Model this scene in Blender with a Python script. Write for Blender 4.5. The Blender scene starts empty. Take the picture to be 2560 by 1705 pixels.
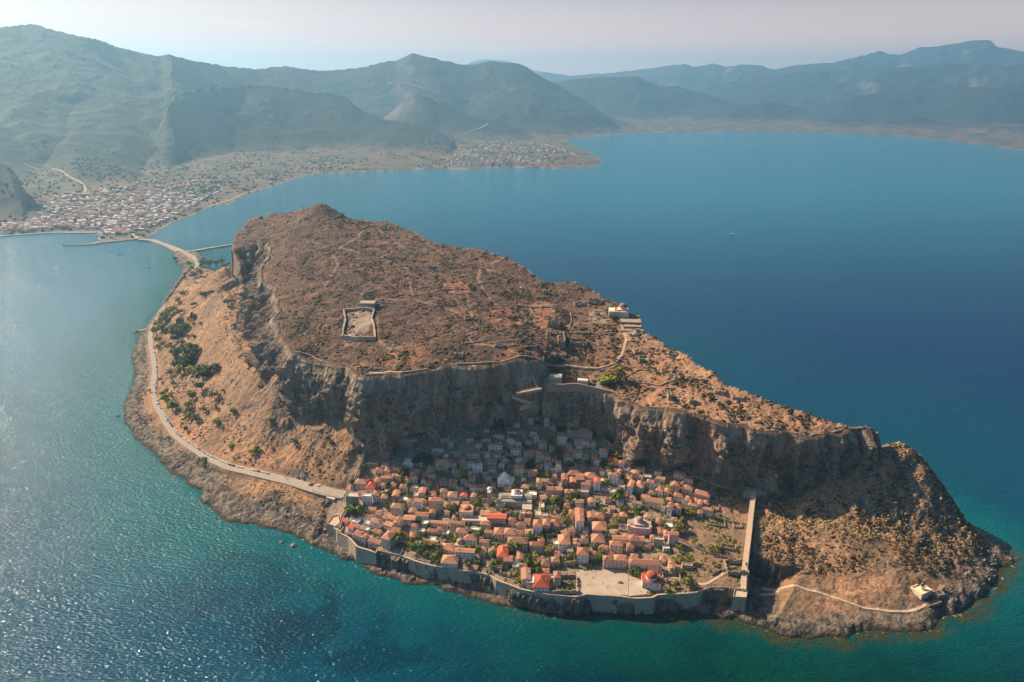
import bpy, bmesh, math, random
import numpy as np
from mathutils import Vector, Matrix
from math import radians as RAD

# ------------------------------------------------------------------ camera, sky, sun, exposure
SC = bpy.context.scene
COL = SC.collection
H = 400.0
PITCH = RAD(20.5)
FP = 24 / 36 * 2560.0
cam_d = bpy.data.cameras.new("camera")
cam_d.lens = 24.0
cam_d.sensor_width = 36.0
cam_d.clip_start = 1.0
cam_d.clip_end = 90000.0
cam = bpy.data.objects.new("camera", cam_d)
COL.objects.link(cam)
cam.location = (0, 0, H)
cam.rotation_euler = (math.pi / 2 - PITCH, 0, 0)
SC.camera = cam

SUN_AZ, SUN_EL = RAD(-57), RAD(39)       # azimuth from +Y towards -X
W = bpy.data.worlds.new("World")
SC.world = W
W.use_nodes = True
nt = W.node_tree
nt.nodes.clear()
sky = nt.nodes.new("ShaderNodeTexSky")
sky.sky_type = 'NISHITA'
sky.sun_disc = False
sky.sun_elevation = SUN_EL
sky.sun_rotation = SUN_AZ
sky.altitude = 200
sky.air_density = 1.0
sky.dust_density = 4.0
sky.ozone_density = 1.5
bg = nt.nodes.new("ShaderNodeBackground")
bg.inputs[1].default_value = 0.05
hs = nt.nodes.new("ShaderNodeHueSaturation")
hs.inputs['Saturation'].default_value = 1.5
mx = nt.nodes.new("ShaderNodeMix")
mx.data_type = 'RGBA'
mx.blend_type = 'MIX'
# low sky is milky and faintly pink, with thin cloud
geo = nt.nodes.new("ShaderNodeNewGeometry")
sep = nt.nodes.new("ShaderNodeSeparateXYZ")
nt.links.new(geo.outputs['Incoming'], sep.inputs[0])
mr = nt.nodes.new("ShaderNodeMapRange")
mr.inputs['From Min'].default_value = 0.0
mr.inputs['From Max'].default_value = -0.14
mr.inputs['To Min'].default_value = 0.95
mr.inputs['To Max'].default_value = 0.0
nt.links.new(sep.outputs['Z'], mr.inputs['Value'])
mrx = nt.nodes.new("ShaderNodeMapRange")     # milky veil brighter towards the sun
mrx.inputs['From Min'].default_value = 0.45
mrx.inputs['From Max'].default_value = 1.1
vx = nt.nodes.new("ShaderNodeVectorMath")
vx.operation = 'DOT_PRODUCT'
vx.inputs[1].default_value = (0.5, -1.0, 0)      # the low sky is brightest under the sun, darkest opposite it
nt.links.new(geo.outputs['Incoming'], vx.inputs[0])
nt.links.new(vx.outputs['Value'], mrx.inputs['Value'])
mrb = nt.nodes.new("ShaderNodeMapRange")
mrb.inputs['From Min'].default_value = -0.3
mrb.inputs['From Max'].default_value = 0.45
nt.links.new(vx.outputs['Value'], mrb.inputs['Value'])
veil = nt.nodes.new("ShaderNodeMix")
veil.data_type = 'RGBA'
veil0 = nt.nodes.new("ShaderNodeMix")
veil0.data_type = 'RGBA'
veil0.inputs[6].default_value = (2.5, 4.0, 6.0, 1)
veil0.inputs[7].default_value = (27.5, 18.0, 13.8, 1)
nt.links.new(mrb.outputs[0], veil0.inputs[0])
nt.links.new(veil0.outputs[2], veil.inputs[6])
veil.inputs[7].default_value = (26.0, 13.0, 11.0, 1)
nt.links.new(mrx.outputs[0], veil.inputs[0])
tc = nt.nodes.new("ShaderNodeTexCoord")
mp = nt.nodes.new("ShaderNodeMapping")
mp.inputs['Scale'].default_value = (1.2, 1.2, 9)
nt.links.new(tc.outputs['Generated'], mp.inputs[0])
cn = nt.nodes.new("ShaderNodeTexNoise")
cn.inputs['Scale'].default_value = 3.2
cn.inputs['Detail'].default_value = 7
nt.links.new(mp.outputs[0], cn.inputs['Vector'])
cr = nt.nodes.new("ShaderNodeMapRange")
cr.inputs['From Min'].default_value = 0.6
cr.inputs['From Max'].default_value = 0.78
cr.inputs['To Max'].default_value = 0.35
nt.links.new(cn.outputs[0], cr.inputs['Value'])
cl = nt.nodes.new("ShaderNodeMix")
cl.data_type = 'RGBA'
cl.inputs[7].default_value = (36, 25, 22, 1)
nt.links.new(cr.outputs[0], cl.inputs[0])
nt.links.new(veil.outputs[2], cl.inputs[6])
nt.links.new(sky.outputs[0], hs.inputs['Color'])
nt.links.new(hs.outputs[0], mx.inputs[6])
nt.links.new(cl.outputs[2], mx.inputs[7])
nt.links.new(mr.outputs[0], mx.inputs[0])
nt.links.new(mx.outputs[2], bg.inputs[0])
wo = nt.nodes.new("ShaderNodeOutputWorld")
nt.links.new(bg.outputs[0], wo.inputs[0])

sl = bpy.data.lights.new("sun", 'SUN')
sl.energy = 5.0
sl.angle = RAD(0.5)
sl.color = (1.0, 0.77, 0.53)
so = bpy.data.objects.new("sun", sl)
COL.objects.link(so)
sd = Vector((math.sin(SUN_AZ) * math.cos(SUN_EL), math.cos(SUN_AZ) * math.cos(SUN_EL), math.sin(SUN_EL)))
so.rotation_euler = sd.to_track_quat('Z', 'Y').to_euler()
so.location = (-300, 300, 700)

SC.view_settings.view_transform = 'Standard'
SC.view_settings.look = 'None'
SC.view_settings.exposure = 0.8
SC.view_settings.gamma = 1.0
SC.render.engine = 'CYCLES'
SC.cycles.use_denoising = True
SC.cycles.max_bounces = 5
SC.cycles.diffuse_bounces = 2
SC.cycles.glossy_bounces = 2
SC.cycles.volume_bounces = 1
SC.cycles.transmission_bounces = 2
SC.cycles.sample_clamp_indirect = 4
SC.cycles.caustics_reflective = False
SC.cycles.caustics_refractive = False

# ------------------------------------------------------------------ helpers
ST, CT = math.sin(PITCH), math.cos(PITCH)


def G(px, py, z=0.0):
    """ground point of the place seen at native pixel (px,py) at height z"""
    dx = (px - 1280) / FP
    dy = (852.5 - py) / FP
    ry, rz = CT + dy * ST, -ST + dy * CT
    t = (z - H) / rz
    return (dx * t, ry * t)


def GD(px, py, d):
    """point at forward distance d seen at native pixel"""
    dx = (px - 1280) / FP
    dy = (852.5 - py) / FP
    ry, rz = CT + dy * ST, -ST + dy * CT
    t = d / ry
    return (dx * t, d, H + rz * t)


def hash2(ix, iy, seed):
    n = (ix.astype(np.int64) * 374761393 + iy.astype(np.int64) * 668265263 + seed * 1442695041) & 0xffffffff
    n = ((n ^ (n >> 13)) * 1274126177) & 0xffffffff
    n = (n ^ (n >> 16)) & 0xffffffff
    return n.astype(np.float64) / 4294967295.0


def noise2(x, y, seed=0):
    ix, iy = np.floor(x), np.floor(y)
    fx, fy = x - ix, y - iy
    ux, uy = fx * fx * fx * (fx * (fx * 6 - 15) + 10), fy * fy * fy * (fy * (fy * 6 - 15) + 10)
    r = []
    for a in (0, 1):
        for b in (0, 1):
            ang = hash2(ix + a, iy + b, seed) * 2 * np.pi
            r.append(np.cos(ang) * (fx - a) + np.sin(ang) * (fy - b))
    n00, n01, n10, n11 = r
    return ((n00 * (1 - ux) + n10 * ux) * (1 - uy) + (n01 * (1 - ux) + n11 * ux) * uy) * 1.5


def fbm(x, y, s, octv=4, seed=0, ridged=False, gain=0.5):
    o = np.zeros_like(x, dtype=np.float64)
    a, tot, f = 1.0, 0.0, 1.0 / s
    for i in range(octv):
        n = noise2(x * f + 17.3 * i, y * f - 9.1 * i, seed + i)
        if ridged:
            n = 1 - 2 * np.abs(n)
        o += a * n
        tot += a
        a *= gain
        f *= 2.03
    return o / tot


def sstep(e0, e1, x):
    t = np.clip((x - e0) / (e1 - e0), 0, 1)
    return t * t * (3 - 2 * t)


def seg_dist(X, Y, pts, closed=False, want_t=False):
    """distance to a polyline; optionally the interpolated 3rd coordinate there"""
    P = list(pts) + ([pts[0]] if closed else [])
    best = np.full(X.shape, 1e18)
    bz = np.zeros(X.shape)
    for a, b in zip(P[:-1], P[1:]):
        vx, vy = b[0] - a[0], b[1] - a[1]
        L = vx * vx + vy * vy + 1e-9
        t = np.clip(((X - a[0]) * vx + (Y - a[1]) * vy) / L, 0, 1)
        d = (X - a[0] - vx * t) ** 2 + (Y - a[1] - vy * t) ** 2
        m = d < best
        best = np.where(m, d, best)
        if want_t:
            bz = np.where(m, a[2] + (b[2] - a[2]) * t, bz)
    return (np.sqrt(best), bz) if want_t else np.sqrt(best)


def inside(X, Y, pts):
    r = np.zeros(X.shape, bool)
    n = len(pts)
    for i in range(n):
        x0, y0 = pts[i][0], pts[i][1]
        x1, y1 = pts[(i + 1) % n][0], pts[(i + 1) % n][1]
        if y0 == y1:
            continue
        c = ((y0 > Y) != (y1 > Y)) & (X < (x1 - x0) * (Y - y0) / (y1 - y0) + x0)
        r ^= c
    return r


def sdist(X, Y, pts):
    d = seg_dist(X, Y, pts, True)
    return np.where(inside(X, Y, pts), d, -d)


class TPS:
    def __init__(self, pts, lam=0.02):
        P = np.array(pts, float)
        self.s = 300.0
        self.P = P[:, :2] / self.s
        n = len(P)
        K = self.U(self.P[:, None, :] - self.P[None, :, :]) + lam * np.eye(n)
        A = np.zeros((n + 3, n + 3))
        A[:n, :n] = K
        A[:n, n] = 1
        A[:n, n + 1:] = self.P
        A[n, :n] = 1
        A[n + 1:, :n] = self.P.T
        b = np.zeros(n + 3)
        b[:n] = P[:, 2]
        self.w = np.linalg.solve(A, b)

    @staticmethod
    def U(d):
        r2 = (d ** 2).sum(-1)
        return np.where(r2 > 1e-12, 0.5 * r2 * np.log(r2 + 1e-20), 0.0)

    def __call__(self, X, Y):
        x, y = X.ravel() / self.s, Y.ravel() / self.s
        o = self.w[-3] + self.w[-2] * x + self.w[-1] * y
        for (px, py), w in zip(self.P, self.w[:-3]):
            r2 = (x - px) ** 2 + (y - py) ** 2
            o += w * 0.5 * r2 * np.log(r2 + 1e-20)
        return o.reshape(X.shape)


def tag(o, label=None, cat=None, group=None, kind=None):
    if label:
        o['label'] = label
    if cat:
        o['category'] = cat
    if group:
        o['group'] = group
    if kind:
        o['kind'] = kind
    return o


def grid_mesh(name, X, Y, Z, attrs, mat, smooth=False):
    nr, nc = X.shape
    co = np.stack([X, Y, Z], -1).reshape(-1, 3).astype(np.float32)
    idx = np.arange(nr * nc).reshape(nr, nc)
    a, b, c, d = idx[:-1, :-1].ravel(), idx[:-1, 1:].ravel(), idx[1:, 1:].ravel(), idx[1:, :-1].ravel()
    quads = np.stack([a, b, c, d], -1)
    me = bpy.data.meshes.new(name)
    me.vertices.add(len(co))
    me.vertices.foreach_set("co", co.ravel())
    me.loops.add(quads.size)
    me.loops.foreach_set("vertex_index", quads.ravel().astype(np.int32))
    me.polygons.add(len(quads))
    me.polygons.foreach_set("loop_start", (np.arange(len(quads)) * 4).astype(np.int32))
    me.polygons.foreach_set("loop_total", np.full(len(quads), 4, np.int32))
    me.update(calc_edges=True)
    me.polygons.foreach_set("use_smooth", np.full(len(quads), smooth, bool))
    for k, v in attrs.items():
        if v.ndim == 3:
            at = me.attributes.new(k, 'FLOAT_COLOR', 'POINT')
            at.data.foreach_set("color", v.reshape(-1).astype(np.float32))
        else:
            at = me.attributes.new(k, 'FLOAT', 'POINT')
            at.data.foreach_set("value", v.ravel().astype(np.float32))
    me.materials.append(mat)
    o = bpy.data.objects.new(name, me)
    COL.objects.link(o)
    return o


# ------------------------------------------------------------------ material toolkit
class NT:
    """terse node-tree writer"""

    def __init__(self, name):
        self.m = bpy.data.materials.new(name)
        self.m.use_nodes = True
        self.t = self.m.node_tree
        self.t.nodes.clear()
        self.out = self.t.nodes.new("ShaderNodeOutputMaterial")
        self.p = self.t.nodes.new("ShaderNodeBsdfPrincipled")
        self.t.links.new(self.p.outputs[0], self.out.inputs[0])
        self.p.inputs['Roughness'].default_value = 0.9
        self.p.inputs['Specular IOR Level'].default_value = 0.2
        g = self.t.nodes.new("ShaderNodeNewGeometry")
        self.pos = g.outputs['Position']
        self.nrm = g.outputs['Normal']

    def link(self, v, sock):
        if isinstance(v, (int, float)):
            sock.default_value = v
        elif isinstance(v, (tuple, list)):
            sock.default_value = tuple(v) + ((1,) if len(v) == 3 and sock.type == 'RGBA' else ())
        else:
            self.t.links.new(v, sock)

    def noise(self, scale, detail=4, rough=0.55, vec=None, stretch=None, dist=0.0):
        n = self.t.nodes.new("ShaderNodeTexNoise")
        n.inputs['Scale'].default_value = scale
        n.inputs['Detail'].default_value = detail
        n.inputs['Roughness'].default_value = rough
        n.inputs['Distortion'].default_value = dist
        v = vec or self.pos
        if stretch:
            m = self.t.nodes.new("ShaderNodeMapping")
            m.inputs['Scale'].default_value = stretch
            self.link(v, m.inputs[0])
            v = m.outputs[0]
        self.link(v, n.inputs['Vector'])
        return n.outputs[0]

    def voro(self, scale, stretch=None, feat='F1', rnd=1.0, out=0):
        n = self.t.nodes.new("ShaderNodeTexVoronoi")
        n.feature = feat
        n.inputs['Scale'].default_value = scale
        n.inputs['Randomness'].default_value = rnd
        v = self.pos
        if stretch:
            m = self.t.nodes.new("ShaderNodeMapping")
            m.inputs['Scale'].default_value = stretch
            self.link(v, m.inputs[0])
            v = m.outputs[0]
        self.link(v, n.inputs['Vector'])
        return n.outputs[out]

    def ramp(self, v, lo, hi, a=0.0, b=1.0):
        n = self.t.nodes.new("ShaderNodeMapRange")
        n.interpolation_type = 'SMOOTHSTEP'
        self.link(v, n.inputs['Value'])
        n.inputs['From Min'].default_value = lo
        n.inputs['From Max'].default_value = hi
        n.inputs['To Min'].default_value = a
        n.inputs['To Max'].default_value = b
        return n.outputs[0]

    def mix(self, f, a, b, mode='MIX'):
        n = self.t.nodes.new("ShaderNodeMix")
        n.data_type = 'RGBA'
        n.blend_type = mode
        self.link(f, n.inputs[0])
        self.link(a, n.inputs[6])
        self.link(b, n.inputs[7])
        return n.outputs[2]

    def math(self, op, a, b=0.0):
        n = self.t.nodes.new("ShaderNodeMath")
        n.operation = op
        self.link(a, n.inputs[0])
        self.link(b, n.inputs[1])
        return n.outputs[0]

    def attr(self, name, out=2):
        n = self.t.nodes.new("ShaderNodeAttribute")
        n.attribute_name = name
        return n.outputs[out]

    def rnd(self):
        n = self.t.nodes.new("ShaderNodeObjectInfo")
        return n.outputs['Random']

    def normz(self):
        s = self.t.nodes.new("ShaderNodeSeparateXYZ")
        self.link(self.nrm, s.inputs[0])
        return s.outputs[2]

    def bump(self, h, strength=0.5, dist=1.0):
        b = self.t.nodes.new("ShaderNodeBump")
        b.inputs['Strength'].default_value = strength
        b.inputs['Distance'].default_value = dist
        self.link(h, b.inputs['Height'])
        self.t.links.new(b.outputs[0], self.p.inputs['Normal'])

    def col(self, c):
        self.link(c, self.p.inputs['Base Color'])
        return self.m


def plain(name, rgb, var=0.25, scale=0.6, rough=0.85, objvar=0.0, dirt=None):
    n = NT(name)
    k = n.ramp(n.noise(scale, 5, 0.6), 0.3, 0.7)
    lo = tuple(c * (1 - var) for c in rgb)
    hi = tuple(min(1, c * (1 + var)) for c in rgb)
    c = n.mix(k, lo, hi)
    if dirt:
        c = n.mix(n.ramp(n.noise(scale * 2.7, 6, 0.7), 0.52, 0.68, 0, 0.7), c, dirt)
    if objvar:
        r = n.ramp(n.rnd(), 0, 1, 1 - objvar, 1 + objvar)
        c = n.mix(1.0, c, r, 'MULTIPLY')
    n.p.inputs['Roughness'].default_value = rough
    return n.col(c)


# ------------------------------------------------------------------ island outlines (surveyed points)
COAST_PX = [(446, 622), (435, 630), (432, 644), (446, 660), (459, 672), (451, 693), (435, 714), (419, 741), (404, 765),
            (384, 796), (367, 813), (353, 825), (348, 844), (339, 864), (328, 892), (335, 917), (328, 940), (334, 970),
            (311, 998), (306, 1029), (314, 1057), (334, 1091), (362, 1119), (390, 1137), (403, 1159), (436, 1186),
            (463, 1205), (490, 1224), (507, 1254), (536, 1278), (558, 1300), (602, 1311), (645, 1308), (681, 1325),
            (724, 1335), (762, 1352), (803, 1374), (844, 1388), (879, 1401), (928, 1427), (983, 1444), (1046, 1460),
            (1110, 1475), (1183, 1487), (1229, 1503), (1253, 1512), (1326, 1533), (1400, 1536), (1470, 1530),
            (1540, 1526), (1600, 1529), (1680, 1535), (1740, 1538), (1796, 1542), (1841, 1543), (1865, 1558),
            (1900, 1568), (1959, 1586), (2017, 1593), (2105, 1590), (2193, 1582), (2281, 1574), (2340, 1568),
            (2352, 1541), (2399, 1535), (2431, 1512), (2451, 1497), (2481, 1473), (2501, 1438), (2531, 1409),
            (2537, 1394), (2516, 1375), (2472, 1352)]
coast = [G(x, y, 0) for x, y in COAST_PX]
SOUTH_EDGE = [(574, 632, 150), (600, 616, 158), (640, 608, 162), (672, 603, 165), (674, 628, 160), (668, 655, 155),
              (652, 700, 148), (694, 724, 146), (696, 746, 143), (688, 792, 138), (700, 830, 134), (712, 860, 130),
              (734, 886, 127), (777, 897, 124), (805, 909, 124), (870, 917, 128), (892, 942, 128), (909, 944, 128),
              (1000, 941, 129), (1087, 930, 130), (1122, 918, 132), (1247, 913, 133), (1317, 897, 136),
              (1355, 901, 133), (1361, 914, 128), (1376, 944, 115), (1364, 962, 110), (1440, 965, 108),
              (1535, 982, 108), (1568, 1013, 104), (1630, 1024, 104), (1728, 1033, 104), (1807, 1055, 102),
              (1866, 1062, 100), (1876, 1080, 97), (1981, 1088, 92), (2020, 1098, 90), (2121, 1089, 88),
              (2197, 1085, 86)]
NORTH_EDGE = [(2205, 1080, 87), (2121, 1067, 95), (1953, 1008, 108), (1812, 957, 118), (1711, 887, 128),
              (1635, 841, 135), (1600, 814, 140), (1584, 787, 145), (1494, 732, 155), (1434, 701, 160),
              (1399, 706, 158), (1353, 702, 158), (1290, 653, 170), (1199, 624, 175), (1104, 613, 175),
              (1057, 589, 180), (1006, 570, 182), (968, 552, 186), (873, 547, 186), (845, 523, 203),
              (805, 508, 213), (785, 508, 212), (756, 521, 198), (734, 529, 185), (663, 533, 178), (622, 548, 168),
              (587, 589, 158)]
P3 = lambda L: [G(x, y, z) + (z,) for x, y, z in L]
south_edge, north_edge = P3(SOUTH_EDGE), P3(NORTH_EDGE)
plateau = south_edge + north_edge
# the coast behind the rock (north side)
ncoast = [(x + 30, y + 58) for x, y, z in north_edge]
ncoast[0] = (ncoast[0][0] + 25, ncoast[0][1] - 20)
nw = [(ncoast[-1][0] - 40, ncoast[-1][1] + 120), G(500, 668, 0), G(512, 646, 0), G(490, 629, 0)]
coast_poly = coast + ncoast + nw

LOW = [(446, 632, 4), (495, 660, 5), (503, 682, 26), (571, 668, 88), (530, 700, 50), (570, 700, 109), (572, 722, 108),
       (583, 771, 102), (634, 816, 103), (609, 881, 88), (569, 920, 62), (631, 945, 80), (668, 947, 84), (701, 962, 88),
       (718, 1015, 65), (777, 1021, 66), (858, 1041, 70), (889, 1074, 62), (899, 1078, 62), (500, 900, 42),
       (450, 850, 28), (460, 950, 24), (420, 900, 18), (560, 1000, 42), (640, 1020, 54), (600, 1100, 31),
       (720, 1100, 42), (800, 1100, 52), (850, 1150, 44), (520, 800, 60), (500, 740, 48), (470, 770, 30),
       (640, 1130, 28), (700, 1165, 26), (520, 1090, 22), (480, 1040, 20), (600, 1230, 11), (700, 1270, 11),
       (780, 1290, 13), (500, 1180, 9), (420, 1110, 8), (350, 1030, 5), (355, 930, 5), (870, 1215, 30),
       (820, 1195, 28), (640, 1270, 6), (760, 1320, 7), (820, 1300, 12), (690, 1230, 16),
       (900, 1390, 14), (1000, 1400, 14), (1100, 1440, 14), (1250, 1480, 14), (1400, 1500, 14), (1550, 1500, 14),
       (1700, 1480, 15), (1850, 1460, 18), (1400, 1440, 14), (1600, 1440, 14), (1250, 1280, 28), (1000, 1280, 25),
       (900, 1290, 20), (1500, 1300, 27), (1700, 1300, 29), (1850, 1300, 27), (1250, 1380, 18), (1500, 1380, 19),
       (1700, 1380, 21), (1250, 1150, 47), (1000, 1180, 39), (920, 1180, 37), (1500, 1180, 44), (1680, 1215, 38),
       (950, 1120, 50), (1100, 1100, 57), (1300, 1070, 64),
       (935, 1090, 58), (1046, 1071, 67), (1180, 1047, 74), (1319, 1033, 76), (1381, 1046, 70), (1436, 1067, 66),
       (1521, 1080, 63), (1582, 1137, 50), (1668, 1140, 51), (1759, 1177, 44), (1841, 1219, 35), (1931, 1243, 32),
       (2017, 1277, 30), (2100, 1270, 38), (2135, 1290, 32), (2281, 1321, 24), (2197, 1150, 66), (2260, 1220, 46),
       (2316, 1185, 58), (2352, 1228, 46), (2437, 1335, 14), (2516, 1385, 6), (2370, 1330, 18), (1950, 1300, 28),
       (1950, 1400, 18), (1960, 1480, 10), (2100, 1400, 20), (2100, 1500, 9), (2250, 1450, 15), (2300, 1520, 7),
       (2250, 1380, 22), (2400, 1420, 12), (2350, 1480, 9), (2450, 1410, 10), (1980, 1540, 8), (2200, 1545, 7), (2232, 1103, 74), (2262, 1130, 67), (2290, 1156, 60)]
low_pts = P3(LOW)
for q in [(2232, 1103, 80), (2262, 1130, 73), (2290, 1156, 65), (2316, 1185, 58), (2352, 1228, 46), (2395, 1280, 30)]:
    x, y = G(*q)
    low_pts.append((x + 26, y + 30, q[2] * 0.35))
for (x, y, z) in north_edge[::2]:
    low_pts.append((x + 12, y + 20, 35))
    low_pts.append((x + 25, y + 55, 3))
UP_IN = [(890, 800, 143), (1000, 700, 161), (700, 650, 166), (800, 600, 178), (1150, 800, 147), (1300, 820, 141),
         (1450, 850, 133), (1600, 920, 120), (1800, 1000, 108), (800, 850, 133), (1150, 650, 168), (1300, 720, 157),
         (750, 720, 154), (900, 620, 174), (795, 535, 200), (740, 550, 184), (1950, 1045, 100)]
for a, b, s in zip(south_edge[:10], south_edge[1:11], range(10)):
    L = math.dist(a[:2], b[:2])
    if L > 8:
        nx0, ny0 = (b[1] - a[1]) / L, -(b[0] - a[0]) / L
        low_pts.append(((a[0] + b[0]) / 2 + nx0 * 30, (a[1] + b[1]) / 2 + ny0 * 30, (a[2] + b[2]) / 2 - 50))
up_pts = P3(UP_IN) + south_edge + north_edge
low_f, up_f = TPS(low_pts, 0.004), TPS(up_pts, 0.004)
# the town stands on a terrace held by the sea wall
TOWN_PX = [(838, 1335, 13), (812, 1290, 15), (830, 1250, 24), (868, 1200, 32), (885, 1130, 48), (902, 1085, 60), (1000, 1085, 64),
           (1300, 1045, 72), (1480, 1090, 62), (1600, 1150, 48), (1870, 1235, 33), (1882, 1330, 26), (1866, 1462, 17), (1862, 1478, 15), (1780, 1473, 15),
           (1710, 1490, 14.5), (1640, 1495, 14.5), (1590, 1500, 14), (1545, 1496, 14), (1470, 1492, 14), (1440, 1504, 14),
           (1365, 1492, 14), (1300, 1480, 14), (1240, 1455, 14), (1200, 1436, 14), (1140, 1428, 14), (1100, 1420, 14),
           (1040, 1405, 14), (1000, 1398, 14), (950, 1383, 14), (938, 1368, 14), (890, 1352, 14), (870, 1338, 13)]
town_poly = P3(TOWN_PX)
ROAD_PX = [(863, 1236, 24), (835, 1232, 24), (800, 1224, 24), (735, 1204, 22), (653, 1185, 20), (572, 1167, 18), (517, 1142, 16), (463, 1107, 14),
           (436, 1085, 13), (413, 1050, 12), (393, 1015, 11), (384, 984, 11), (386, 956, 10), (387, 917, 10),
           (381, 878, 9), (376, 844, 9), (381, 813, 8), (408, 771, 7), (438, 741, 6), (462, 706, 5), (486, 673, 5),
           (495, 660, 5), (484, 641, 5), (446, 624, 4)]
road = P3(ROAD_PX)


def wobbled_edge():
    out = []
    P = south_edge
    s_ = 0.0
    for a, b in zip(P[:-1], P[1:]):
        L = math.dist(a[:2], b[:2])
        k = max(1, int(round(L / 4.0)))
        for i in range(k):
            t = i / k
            out.append((a[0] + (b[0] - a[0]) * t, a[1] + (b[1] - a[1]) * t, a[2] + (b[2] - a[2]) * t))
    out.append(P[-1])
    A = np.array(out)
    for _ in range(2):
        A[1:-1] = (A[:-2] + 2 * A[1:-1] + A[2:]) / 4
    sx = fbm(A[:, 0], A[:, 1], 30, 4, 71) * 9
    sy = fbm(A[:, 0], A[:, 1], 30, 4, 72) * 9
    A[:, 0] += sx
    A[:, 1] += sy
    return [tuple(r) for r in A]


EDGE_FINE = wobbled_edge()
PLAT_FINE = EDGE_FINE + north_edge


def island_height(X, Y, full=False):
    dc = sdist(X, Y, coast_poly)
    wob = fbm(X, Y, 26, 4, 5)
    dc2 = dc + wob * 9
    dp = sdist(X, Y, plateau)
    near = np.abs(dp) < 45
    dpf = dp.copy()
    dpf[near] = sdist(X[near], Y[near], PLAT_FINE)
    dpn = seg_dist(X, Y, north_edge)
    fe = sstep(10, 40, dpn)
    dpw = dpf + (1 - fe) * (fbm(X, Y, 30, 4, 11) * 7 + fbm(X, Y, 9, 3, 12, True) * 2.2)
    lo = low_f(X, Y)
    lo = np.maximum(lo, 2.0)
    upf = up_f(X, Y)
    ww = (1 - sstep(-330, -240, X)) * sstep(-75, -50, dp) * (dp < 2)
    lo = np.where(ww > 0, lo * (1 - ww) + ww * np.minimum(lo, upf - 50 * np.clip(-dp / 24, 0, 1)), lo)
    dt = sdist(X, Y, town_poly)
    roadd, roadz = seg_dist(X, Y, road, want_t=True)
    intown = sstep(-2.5, 2.5, dt)
    edge = sstep(-26, -6, dp) * (1 - sstep(-6, 6, dp))
    rough = (1 - sstep(0, 10, dt)) * (1 - (1 - sstep(5, 14, roadd)))
    n1 = fbm(X, Y, 60, 4, 21)
    n2 = fbm(X, Y, 14, 4, 31, True)
    west = (1 - sstep(-60, 20, X))
    gul = fbm(X * 1.0 + 30, Y * 1.0, 34, 4, 35, True, 0.55)
    lo2 = lo + rough * (n1 * 4.5 + (n2 - 0.3) * 1.2 + (gul - 0.2) * 4.0 * sstep(-70, -20, dp) + (gul - .2) * 2.0)
    # rocky shore, outside the walls
    wide = 1 + 0.6 * np.exp(-((X + 250) / 110) ** 2) + 0.3 * sstep(560, 800, Y)
    shore = sstep(-2, 7, dc2) * (1 - sstep(9 * wide, 24 * wide, dc2))
    rk = fbm(X, Y, 17, 5, 41, True, 0.62) * (0.5 + 1.0 * sstep(-.3, .4, n1))
    sh = sstep(-1, 34, dc2) * 0.78 + 0.22 * sstep(-1, 9, dc2)
    lo_s = lo2 * sh + shore * (rk * 2.8 + 0.8)
    # land outside the sea wall stays low right up to it
    seaw = seg_dist(X, Y, [p for p in town_poly[11:]] + [town_poly[0]])
    lowcap = 1.5 + np.maximum(0, (seaw - 22)) * 0.6 + rk * 2.5
    m = (dt < 0) & (seaw < 45) & (dc < 60)
    lo_s = np.where(m, np.minimum(lo_s, np.maximum(lowcap, 0.4 * sh * 3)), lo_s)
    lo3 = lo_s * (1 - intown) + (lo + n1 * 1.0) * intown
    # road bed
    rb = 1 - sstep(4.5, 10, roadd)
    lo3 = lo3 * (1 - rb) + roadz * rb
    up = upf + n1 * 2.2 + (n2 - 0.3) * 0.9 + np.maximum(0, fbm(X, Y, 22, 4, 33)) * 3.0
    up += 5 * sstep(0.25, 0.8, fbm(X, Y, 45, 3, 77)) * sstep(6, -8, dp - 4)
    t = sstep(-2, 1.5, dpw)
    cliff = 4 * t * (1 - t)
    up = np.maximum(up, lo3)
    h = lo3 * (1 - t) + up * t
    # sea bed
    bed = -0.3 + dc2 * 0.12
    h = np.where(dc2 < 0, np.maximum(bed, -14), h)
    if full:
        return h, dict(dc=dc2, dp=dpw, cliff=cliff, dt=dt, roadd=roadd, shore=shore, n1=n1, dpr=dp)
    return h


def hz(x, y):
    return float(island_height(np.array([[x]], float), np.array([[y]], float))[0, 0])


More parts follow.
